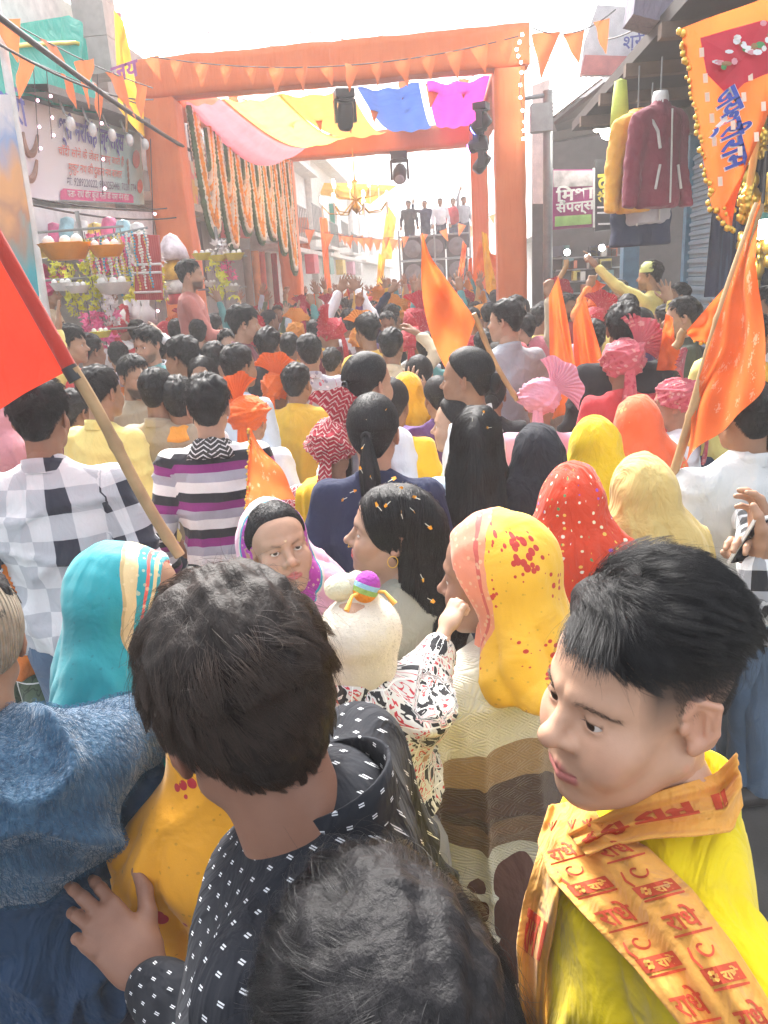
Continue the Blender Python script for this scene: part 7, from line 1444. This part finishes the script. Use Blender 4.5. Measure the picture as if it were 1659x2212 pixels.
# person in the blue hooded jacket, khaki cap
p = place_head(-72, 1398, 1.22); BLJ = C('jacket_blue', (.018, .052, .115), fold=1., rough=.6); HOO = NT('hood_fleece'); co = HOO.oc(); st = HOO.noise(HOO.mapping(co, (1, 1, .18)), 150., 3); HOO.B(Base_Color=HOO.ramp(HOO.math('ADD', HOO.math('MULTIPLY', st, .6), HOO.math('MULTIPLY', HOO.noise(co, 16., 3), .4)), [(.35, (.016, .05, .10)), (.5, (.03, .09, .165)), (.7, (.06, .14, .22))]), Roughness=.95); HOO.b.inputs['Sheen Weight'].default_value = .5; HOO.bump(st, 1., .006); HOO = HOO.m
o = make_person('person in dark blue jacket with a fleecy hood and khaki knit cap', *p, radians(-12), radians(-30), -.2, hair='short:0', skin=SK[0], shirt=BLJ, pants=JEAND, bw=1.28, group=CROWD, cres=.010, wrinkle=1.2, res=.004, arms=('down', 'down'))
MH = head_matrix(o); rel = np.linalg.inv(np.array(o.matrix_world)) @ MH; g = G((-.13, -.16, -.08), (.13, .14, .2), .007); d = g.ell((0, -.020, .036), (.092, .114, .108)); d = smax(d, -(g.Z + f32(.03) - .25 * (g.Y)) + 0 * d, .01); V, F = g.net(d)
t = NT('knit_khaki'); co = t.oc(); x, y, z = t.sep(co); rb_ = t.math('SINE', t.math('MULTIPLY', t.n('Math', {0: x, 1: y}, operation='ARCTAN2').outputs[0], 70.)); t.B(Base_Color=t.ramp(t.noise(co, 40.), [(.3, (.26, .21, .15)), (.7, (.40, .34, .26))]), Roughness=.95); t.bump(rb_, .8, .004); obj('knit_cap', mesh('knit_cap', V, F, [t.m]), o, M=rel)
# the hood: thick rolled fleece behind the neck, laid on the back
W = np.array(o.matrix_world); g = G((-.36, -.34, -.52), (.36, .14, .06), .0095); d = g.path([(-.23, .03, -.16), (-.15, -.10, -.15), (0, -.155, -.16), (.17, -.11, -.17), (.26, .01, -.19)], [.062, .078, .085, .08, .062], .04); d = smin(d, g.ell((.02, -.15, -.25), (.19, .085, .13)), .05)
V, F = g.net(d); N = vnormals(V, F); V = V + N * (.034 * ((1 - np.abs(wob(V @ np.array([[.8, 0, .5], [0, 1, 0], [-.5, 0, 1.1]]), 11., 2, 2))) ** 4 - .25) + .012 * wob(V, 17., 4))[:, None]; Hl = p[2]; ho = obj('hood', mesh('hood', V, F, [HOO]), o, M=M4(None, (.0, .0, Hl))); fz = hair_mat('fleece_fibre', (.035, .10, .18), .8)
obj('fleece', curves('fleece', surf_strands(V, F, lambda p, t: np.tile([.15, -.1, -1.], (len(p), 1)), 15000, .013, 4, 3, .55, .0045), .00035, fz), ho, kind='stuff')
# woman in yellow dupatta half hidden between the blue jacket and the black shirt
VYR = veilmat('dupatta_yellow', (.82, .36, .008), [(-1, (.70, .07, .03)), (.010, (.82, .42, .012))], motif=((.48, .012, .025), .19, .030, .45, .50))
p = place_head(500, 1600, 1.30); make_person('woman in an orange yellow dupatta with red motifs half hidden behind the brown haired man', *p, radians(-10), hair=None, sex='f', skin=SK[1], shirt=YEO, pants=YEO, long=True, wear=(('veil', 25, .009, .80, 1.15, 1.0),), wearmat=VYR, group=CROWD, res=.005)
# person in orange with camouflage trousers at the far left
P('person in orange kurta and camouflage trousers behind the blue jacket', -72, 960, 112, 0, 'short:2', ORC, CAMO, skin=SK[1], kurta=.06)
# right edge: man in black and white check holding a phone
o = P('man in black and white checked shirt holding a phone at the right edge', 1668, 962, 118, -100, 'messy:0', CHKB, JEAN, skin=SK[0], beard=.6, arms=(('W', atd(1700, 1290, 1.95), atd(1655, 1225, 1.85), 'relax'), ('W', atd(1640, 1300, 1.75), atd(1640, 1220, 1.75), 'relax')), hyaw=-105, bw=1.1, zlim=(1.35, 1.7))
ph = tag(obj('mobile_phone', None), 'pale mobile phone held in the checked shirt man\'s hand', 'phone') if 0 else thing('mobile_phone', 'pale mobile phone held by the man in checked shirt', 'phone', M=M4(_rz(.4) @ _rx(.5), atd(1628, 1165, 1.76))); MB().box((0, 0, 0), (.075, .008, .15)).put('case', [WHITEP], ph); MB().box((0, -.0055, 0), (.067, .003, .138)).put('screen', [plain('screen_dark', (.03, .03, .04), .1)], ph)

# ---------------- hero hair: caps and tens of thousands of strands
def hero_hair(root, key, cap, Ps, capm, hairm, rad):
    rel = np.linalg.inv(np.array(root.matrix_world)) @ head_matrix(root); c = obj('hair', mesh('hair', *cap, [capm]), root, M=rel)
    for P_, r in zip(Ps, rad): obj('hair_strands', curves('hair_strands', P_, r, hairm), c, kind='stuff')
# brown haired man in the black dashed shirt
BDS = C('black_dashes', (.014, .016, .022), 'dash', ((.62, .64, .66),), .5, fold=.6)
p = place_head(530, 1528, .76); wr = atd(345, 2125, 1.10); tip = atd(165, 1945, 1.14)
o4 = make_person('man with tousled brown hair in black dashed shirt reaching a hand forward', *p, radians(-82), radians(-38), -.30, radians(-6), hs=1.0, hair=None, skin=(.25, .125, .082), shirt=BDS, pants=TRB, beard=.7, group=CROWD, res=.0026, cres=.0085, bw=.95, wrinkle=1.1, skinmat=SKINH, shrug=.05, hfwd=.035, hsz=1.06, planar=((.5, .8, .0), (.75, -.35, .75)),
    arms=(('W', atd(545, 2420, .98), wr, 'reach', nrm(CAMP - wr) + np.array([0, 0, .1]), tip - wr), 'down'))
thk = lambda d: .026 * np.clip(.55 + .8 * d[:, 2], .42, 1.15)
cap4 = hair_cap('m', lambda d: thk(d) * .75, 1, .10, 60, 90); fl4 = crown_flow((-.01, -.075, .108), .5, .15)
P4 = strands(26000, 11, 'm', lambda d: .080 * np.clip(.62 + .55 * d[:, 2], .45, 1.15), fl4, thk, 5, .10, .12, .84, 560, .008, floor=.9); P4b = strands(1600, 11, 'm', .08, fl4, lambda d: thk(d) * 1.3, 9, .0, .4, .3, 60, .1, floor=.5, mask=lambda d: d[:, 2] > .1)
hero_hair(o4, 'b', cap4, (P4, P4b), CAPBR, HAIRBR, (.00026, .00018))
# collar of the black shirt
# head of black hair at the bottom of the picture
p = place_head(832, 2258, .575); o7 = make_person('person with shaggy black hair seen from above at the bottom edge', *p, radians(-12), radians(-18), -.12, hair=None, skin=SK[1], shirt=C('sweater_dark', (.03, .03, .035)), pants=TRB, group=CROWD, res=.0045, cres=.014, hs=1.03)
th7 = lambda d: .024 * np.clip(.6 + .7 * d[:, 2], .45, 1.2); cap7 = hair_cap('m', lambda d: th7(d) * .75, 2, .08, 60, 90); fl7 = crown_flow((.035, -.055, .115), -.55, .1)
P7 = strands(30000, 12, 'm', lambda d: .085 * np.clip(.65 + .5 * d[:, 2], .45, 1.15), fl7, th7, 6, .10, .10, .86, 620, .008, floor=.9); P7b = strands(1600, 12, 'm', .09, fl7, lambda d: th7(d) * 1.4, 10, .0, .35, .3, 60, .1, floor=.5, mask=lambda d: d[:, 2] > .0)
hero_hair(o7, 'c', cap7, (P7, P7b), CAPB, HAIRB, (.00022, .00015))
# the boy in yellow
KUY = C('kurta_yellow', (.86, .66, .008), fold=.5, weave=.2)
p = np.array([.194, .735, 1.562]); BOYSK = (.57, .345, .235)
o6 = make_person('boy with swept black hair in bright yellow kurta and printed saffron scarf', *p, radians(-92), radians(-116), radians(0), radians(-1.5), hs=1.0, hair=None, skin=BOYSK, lip=(.46, .17, .15), shirt=KUY, pants=KUY, group=CROWD, res=.0019, cres=.0085, kurta=.3, bw=.98, skinmat=SKINH, headk=dict(nose=.55, tip=1.16, jaw=1.12, cheek=1.35, smile=1.7, nz=.006, mz=-.004, br=.78), brow=.22, fade=.85, gaze=(-.06, -.02), moles=((-.052, .066, -.030, .0013), (-.060, .048, -.046, .0011), (-.040, .080, -.020, .0009), (-.058, .040, -.012, .0011), (-.012, .093, .050, .0010), (-.047, .058, -.070, .0009)), wrinkle=.9)
zc = lambda d: .40 - .16 * np.clip(d[:, 1], -1, 1) - .03 * (d[:, 0] > 0)
def toplift(d): return .036 * np.clip((d[:, 2] - .12) / .5, .10, 1.) * (1 + .48 * d[:, 1])
cap6 = hair_cap('m', lambda d: toplift(d) * .48, 3, .05, 70, 100, zc)
def fl6(p, t):
    v = np.zeros_like(p); fr_ = np.clip((p[:, 1] - .02) / .04, 0, 1); v[:, 0] = -.62 - .25 * fr_; v[:, 1] = -.62 + .95 * fr_; v[:, 2] = -.10 * t; return v
P6 = strands(34000, 12, 'm', lambda d: .080 - .030 * np.clip(-d[:, 0] - .15, 0, .6) / .6 - .030 * np.clip(-d[:, 1], 0, 1), fl6, toplift, 7, .03, .035, .86, 900, .0, floor=.95, mask=lambda d: d[:, 2] > zc(d) - .04); P6b = strands(900, 12, 'm', .08, fl6, lambda d: toplift(d) * 1.15, 11, 0., .16, .3, 50, .05, floor=.6, mask=lambda d: d[:, 2] > zc(d))
P6c = strands(20000, 5, 'm', lambda d: .004 + .012 * np.clip((d[:, 2] + .20) / .5, 0, 1) ** 1.5, crown_flow((0, 0, .13), .1, -.3), .006, 8, .1, .3, .0, 50, .0, mask=lambda d: d[:, 2] < zc(d) + .05, floor=.9, lo=.0015)
# the quiff: strands rooted along the front hairline, rising forward and tipping over the brow
rq = np.random.default_rng(31); nq = 5200; dq = nrm(np.stack([rq.uniform(-.62, .55, nq), np.ones(nq), rq.uniform(.50, 1.25, nq)], 1)); dq = dq[hairline(dq, 'm') > .02]; p0 = ell_pt(dq, 1.02); nq = len(p0); cid = rq.integers(0, 170, nq); jt = rq.normal(size=(170, 3))[cid] * .003 + rq.normal(size=(nq, 3)) * .0012
fr_ = np.clip((dq[:, 1] - .45) / .35, 0, 1)[:, None]; a1 = p0 + np.array([-.006, .006, .020]) * (.6 + .4 * fr_) + jt * .5; a2 = p0 + np.array([-.022, .030, .017]) * (.55 + .45 * fr_) + jt; a3 = p0 + np.array([-.040, .047, .000]) * (.5 + .5 * fr_) * rq.uniform(.75, 1.15, (nq, 1)) + jt * 1.6; tt = np.linspace(0, 1, 9)[None, :, None]
PQ = (1 - tt) ** 3 * p0[:, None] + 3 * tt * (1 - tt) ** 2 * a1[:, None] + 3 * tt ** 2 * (1 - tt) * a2[:, None] + tt ** 3 * a3[:, None]
hero_hair(o6, 'd', cap6, (P6, P6b, P6c, PQ), CAPB, HAIRB, (.0002, .00015, .00012, .0002))
# eyebrows and lashes as fine hair on the face
hv, _ = head_geo(.0019, nose=.55, tip=1.16, jaw=1.12, cheek=1.35, smile=1.7, nz=.006, mz=-.004, br=.78); kd = __import__('mathutils').kdtree.KDTree(len(hv)); [kd.insert(v, i) for i, v in enumerate(hv)]; kd.balance(); rb_ = np.random.default_rng(3); L = []
for sx in (-1, 1):
    for k in range(210):
        f = rb_.random() ** .8; a = np.array([.0145 + .036 * f, .095 - .030 * f ** 1.5, .0192 + .0040 * sin(f * 2.7) - .0035 * f]) + rb_.normal(size=3) * [0, 0, .0018 * (1.2 - f)]; a[0] *= sx; r0 = np.array(kd.find(a)[0]); dr = nrm(np.array([sx * (.6 + f), -.35 * f, .75 - 1.1 * f]) + rb_.normal(size=3) * .2); n0 = nrm(r0 - [0, 0, 0]); l = rb_.uniform(.004, .0085)
        L.append([r0, r0 + dr * l * .5 + n0 * .0009, r0 + dr * l + n0 * .0007])
    for k in range(30):
        f = .25 + .75 * k / 29; a = np.array([sx * (.0195 + .0255 * f), .0885 - .009 * f ** 2, .0042 + .0022 * sin(f * 3.0)]); dr = nrm(np.array([sx * (f - .3) * .8, 1., .25])); L.append([a, a + dr * .003 + [0, 0, -.0002], a + dr * .0055 + [0, 0, .0012]])
rel = np.linalg.inv(np.array(o6.matrix_world)) @ head_matrix(o6); obj('eyebrows', curves('eyebrows', np.array(L), .00011, HAIRBR), o6, M=rel)
# the printed scarf: laid over the kurta by dropping it on the body
bpy.context.view_layer.update(); bs = bvh_of(('shirt', 'collar'), p, .05); SCF = C('scarf_cloth', (.82, .40, .085), fold=.6, weave=.35); SCR = plain('scarf_print_red', (.56, .075, .03), .85)
def lay(rows, n=26, off=.010, base=None, fold=.006, nf=5, smooth=6):
    """rows: pairs of photo points (edge A, edge B) down the length; each point is dropped onto the body"""
    rows = np.array(rows, float); k = np.linspace(0, 1, len(rows)); u = np.linspace(0, 1, n * 2); A = np.stack([np.interp(u, k, rows[:, i]) for i in range(4)], 1); w = np.linspace(0, 1, n)
    D = np.full((len(u), n), np.nan); px = A[:, None, :2] * (1 - w[None, :, None]) + A[:, None, 2:4] * w[None, :, None]
    for i in range(len(u)):
        for j in range(n):
            d = ray(*px[i, j]); h = bs.ray_cast(Vector(CAMP), Vector(nrm(d)), 3.)
            if h[0] is not None: D[i, j] = np.linalg.norm(np.array(h[0]) - CAMP) / np.linalg.norm(d)
    D[D > 1.25] = np.nan
    if base is not None: D = np.where(np.isnan(D), base, D)
    med = np.nanmedian(D)
    for _ in range(40):
        m = np.isnan(D)
        if not m.any(): break
        Q = np.pad(D, 1, constant_values=np.nan); nb = np.stack([Q[:-2, 1:-1], Q[2:, 1:-1], Q[1:-1, :-2], Q[1:-1, 2:]]); v = np.nanmean(np.where(np.isnan(nb), np.nan, nb), 0) if not np.isnan(nb).all() else np.full(D.shape, med); D = np.where(m, v, D)
    D = np.where(np.isnan(D), med, D)
    for _ in range(smooth): Q = np.pad(D, 1, mode='edge'); D = np.minimum(D, (Q[:-2, 1:-1] + Q[2:, 1:-1] + Q[1:-1, :-2] + Q[1:-1, 2:]) / 4)
    D = D - off - fold * (np.sin(w[None, :] * pi * nf + 2.2 * u[:, None]) + .4 * np.sin(w[None, :] * pi * nf * 2.3 + 1 + 5 * u[:, None]))
    return np.array([[atd(*px[i, j], D[i, j]) for j in range(n)] for i in range(len(u))])
sc_root = thing('printed_scarf', 'saffron scarf printed with red hindi words and paisleys round the boy\'s neck', 'scarf', p); sb = np.array(sc_root.location)
def put_scarf(nm, S):
    nu, nv = S.shape[:2]; m = MB().grid(S - sb, nu, nv); pc = np.stack(np.meshgrid(np.linspace(0, .5, nu), np.linspace(0, .2, nv), indexing='ij') + [np.zeros((nu, nv))], -1).reshape(-1, 3); obj(nm, m.build(nm, [SCF], True, dict(pc=pc)), sc_root).modifiers.new('thick', 'SOLIDIFY').thickness = .003
def smap(S, u, v, lift=.0022):
    nu, nv = S.shape[:2]; i = np.clip(u, 0, 1) * (nu - 1); j = np.clip(v, 0, 1) * (nv - 1); i0 = np.minimum(i.astype(int), nu - 2); j0 = np.minimum(j.astype(int), nv - 2); a = (i - i0)[:, None]; b = (j - j0)[:, None]
    P_ = S[i0, j0] * (1 - a) * (1 - b) + S[i0 + 1, j0] * a * (1 - b) + S[i0, j0 + 1] * (1 - a) * b + S[i0 + 1, j0 + 1] * a * b; return P_ + nrm(CAMP - P_) * lift - sb
def refine(V, F, it=1):
    for _ in range(it):
        e = {}; V = V.tolist(); F2 = []
        def mid(a, b):
            k = (min(a, b), max(a, b))
            if k not in e: e[k] = len(V); V.append([(V[a][i] + V[b][i]) / 2 for i in range(3)])
            return e[k]
        for a, b, c in F.tolist(): x_, y_, z_ = mid(a, b), mid(b, c), mid(c, a); F2 += [[a, x_, z_], [x_, b, y_], [z_, y_, c], [x_, y_, z_]]
        V = np.array(V); F = np.array(F2)
    return V, F
def print_text(S, s, u0, v0, du, dv, along='v', bold=.02, mt=None, flip=False, lift=.0022):
    if (s, bold) not in _tx: _tx[(s, bold)] = text_geo(s, bold)
    V, F = _tx[(s, bold)]; V, F = refine(V, F); x = (V[:, 0] - V[:, 0].min()) / (V[:, 0].max() - V[:, 0].min()); y = (V[:, 1] - V[:, 1].min()) / (V[:, 1].max() - V[:, 1].min())
    if along == 'v': u, v = u0 + du * (1 - y), v0 + dv * x
    else: u, v = u0 + du * x, v0 + dv * y
    obj('printed_word', mesh('printed_word', smap(S, u, v, lift), F, [mt or SCR], smooth=False), sc_root)
def print_path(S, uv, wd, nm='printed_line', mt=None, closed=False, lift=.0020):
    uv = np.array(uv, float); k = np.linspace(0, 1, len(uv)); kk = np.linspace(0, 1, max(len(uv) * 2, 12)); q = np.stack([np.interp(kk, k, uv[:, i]) for i in (0, 1)], 1); P_ = smap(S, q[:, 0], q[:, 1], lift); T_ = nrm(np.gradient(P_, axis=0)); nn_ = nrm(np.cross(T_, nrm(CAMP - sb - P_))); wv = wd * (.6 + .4 * np.sin(np.linspace(.3, 2.8, len(kk))))[:, None]; MB().grid(np.stack([P_ - nn_ * wv, P_ + nn_ * wv], 1), len(kk), 2).put(nm, [mt or SCR], sc_root)
def print_quad(S, u0, u1, v0, v1, mt=None, lift=.0016): uu, vv = np.meshgrid(np.linspace(u0, u1, 5), np.linspace(v0, v1, 10), indexing='ij'); MB().grid(smap(S, uu.ravel(), vv.ravel(), lift), 5, 10).put('printed_band', [mt or SCR], sc_root)
SN = lay([(1590, 1625, 1606, 1740), (1545, 1672, 1580, 1792), (1440, 1706, 1505, 1800), (1350, 1738, 1400, 1806), (1275, 1775, 1330, 1822), (1225, 1800, 1270, 1850)], 20, .026, None, .006, 4, 14); put_scarf('neck_loop', SN)
SM = lay([(1185, 1740, 1270, 1722), (1160, 1820, 1300, 1775), (1185, 1890, 1400, 1830), (1270, 1985, 1500, 1925), (1370, 2090, 1580, 2035), (1480, 2230, 1680, 2190), (1540, 2330, 1740, 2300)], 26, .020, None, .009, 3, 10); put_scarf('front_drape', SM)
ST = lay([(1165, 1830, 1215, 1900), (1135, 1930, 1200, 1985), (1118, 2040, 1178, 2080), (1122, 2160, 1172, 2180), (1130, 2330, 1180, 2330)], 14, .026, None, .006, 3, 10); put_scarf('hanging_tail', ST)
print_text(SN, 'श्री राम ॥', .96, .22, -.80, .50, 'u', .05)
for lane, v0 in ((0, .06), (1, .55)):
    for k in range(3):
        b = .20 + .265 * k + .06 * lane; w = .38
        print_text(SM, 'राधे', b, v0 + .02, .075, w - .06); print_path(SM, [(b + .088, v0), (b + .088, v0 + w)], .0011)
        c0, c1 = b + .135, v0 + w * .45; T = np.linspace(0, 5.2, 26); r_ = .045 * (1 - T / 7.5); print_path(SM, [(c0 + r_[i] * sin(T[i]) * .62, c1 + r_[i] * cos(T[i]) * 2.1) for i in range(26)], .0011, 'printed_paisley'); print_path(SM, [(c0 + .045, c1 - .13), (c0 + .02, c1 - .16), (c0 - .01, c1 - .13)], .0012, 'printed_leaf')
        print_quad(SM, b + .182, b + .222, v0, v0 + w)
        for q in range(6): a = q * pi / 3; print_path(SM, [(b + .202 + .004 * sin(a), v0 + .09 + .012 * cos(a)), (b + .202 + .014 * sin(a), v0 + .09 + .045 * cos(a))], .0016, 'printed_petal', SCF, lift=.0030)
        print_text(SM, 'राधे', b + .188, v0 + .17, .030, w - .2, mt=SCF, bold=.04, lift=.0030)
        print_path(SM, [(b + .232, v0), (b + .232, v0 + w)], .0012)
for (u, v) in ((.10, .2), (.12, .55), (.14, .8)):
    for q in (-1, 0, 1): print_path(SM, [(u + .03, v), (u + .0, v + .05 * q), (u - .015, v + .075 * q)], .0013, 'printed_leaf')
print_text(ST, 'राम ॥', .30, .15, .22, .65, 'v', .04)
# ------------------------------------------------------------------ even air volume over the street, added to stand in for lens glare
m = MB().box((0, 60, 3.6), (90, 150, 9.6)); hz = NT('glare_haze'); hz.t.nodes.remove(hz.b)
vp = hz.t.nodes.new('ShaderNodeVolumePrincipled'); vp.inputs['Color'].default_value = (.95, .94, .93, 1); vp.inputs['Density'].default_value = .0085; hz.t.links.new(vp.outputs[0], hz.t.nodes['Material Output'].inputs['Volume'])
m.put('glare_haze', [hz.m], kind='stuff')
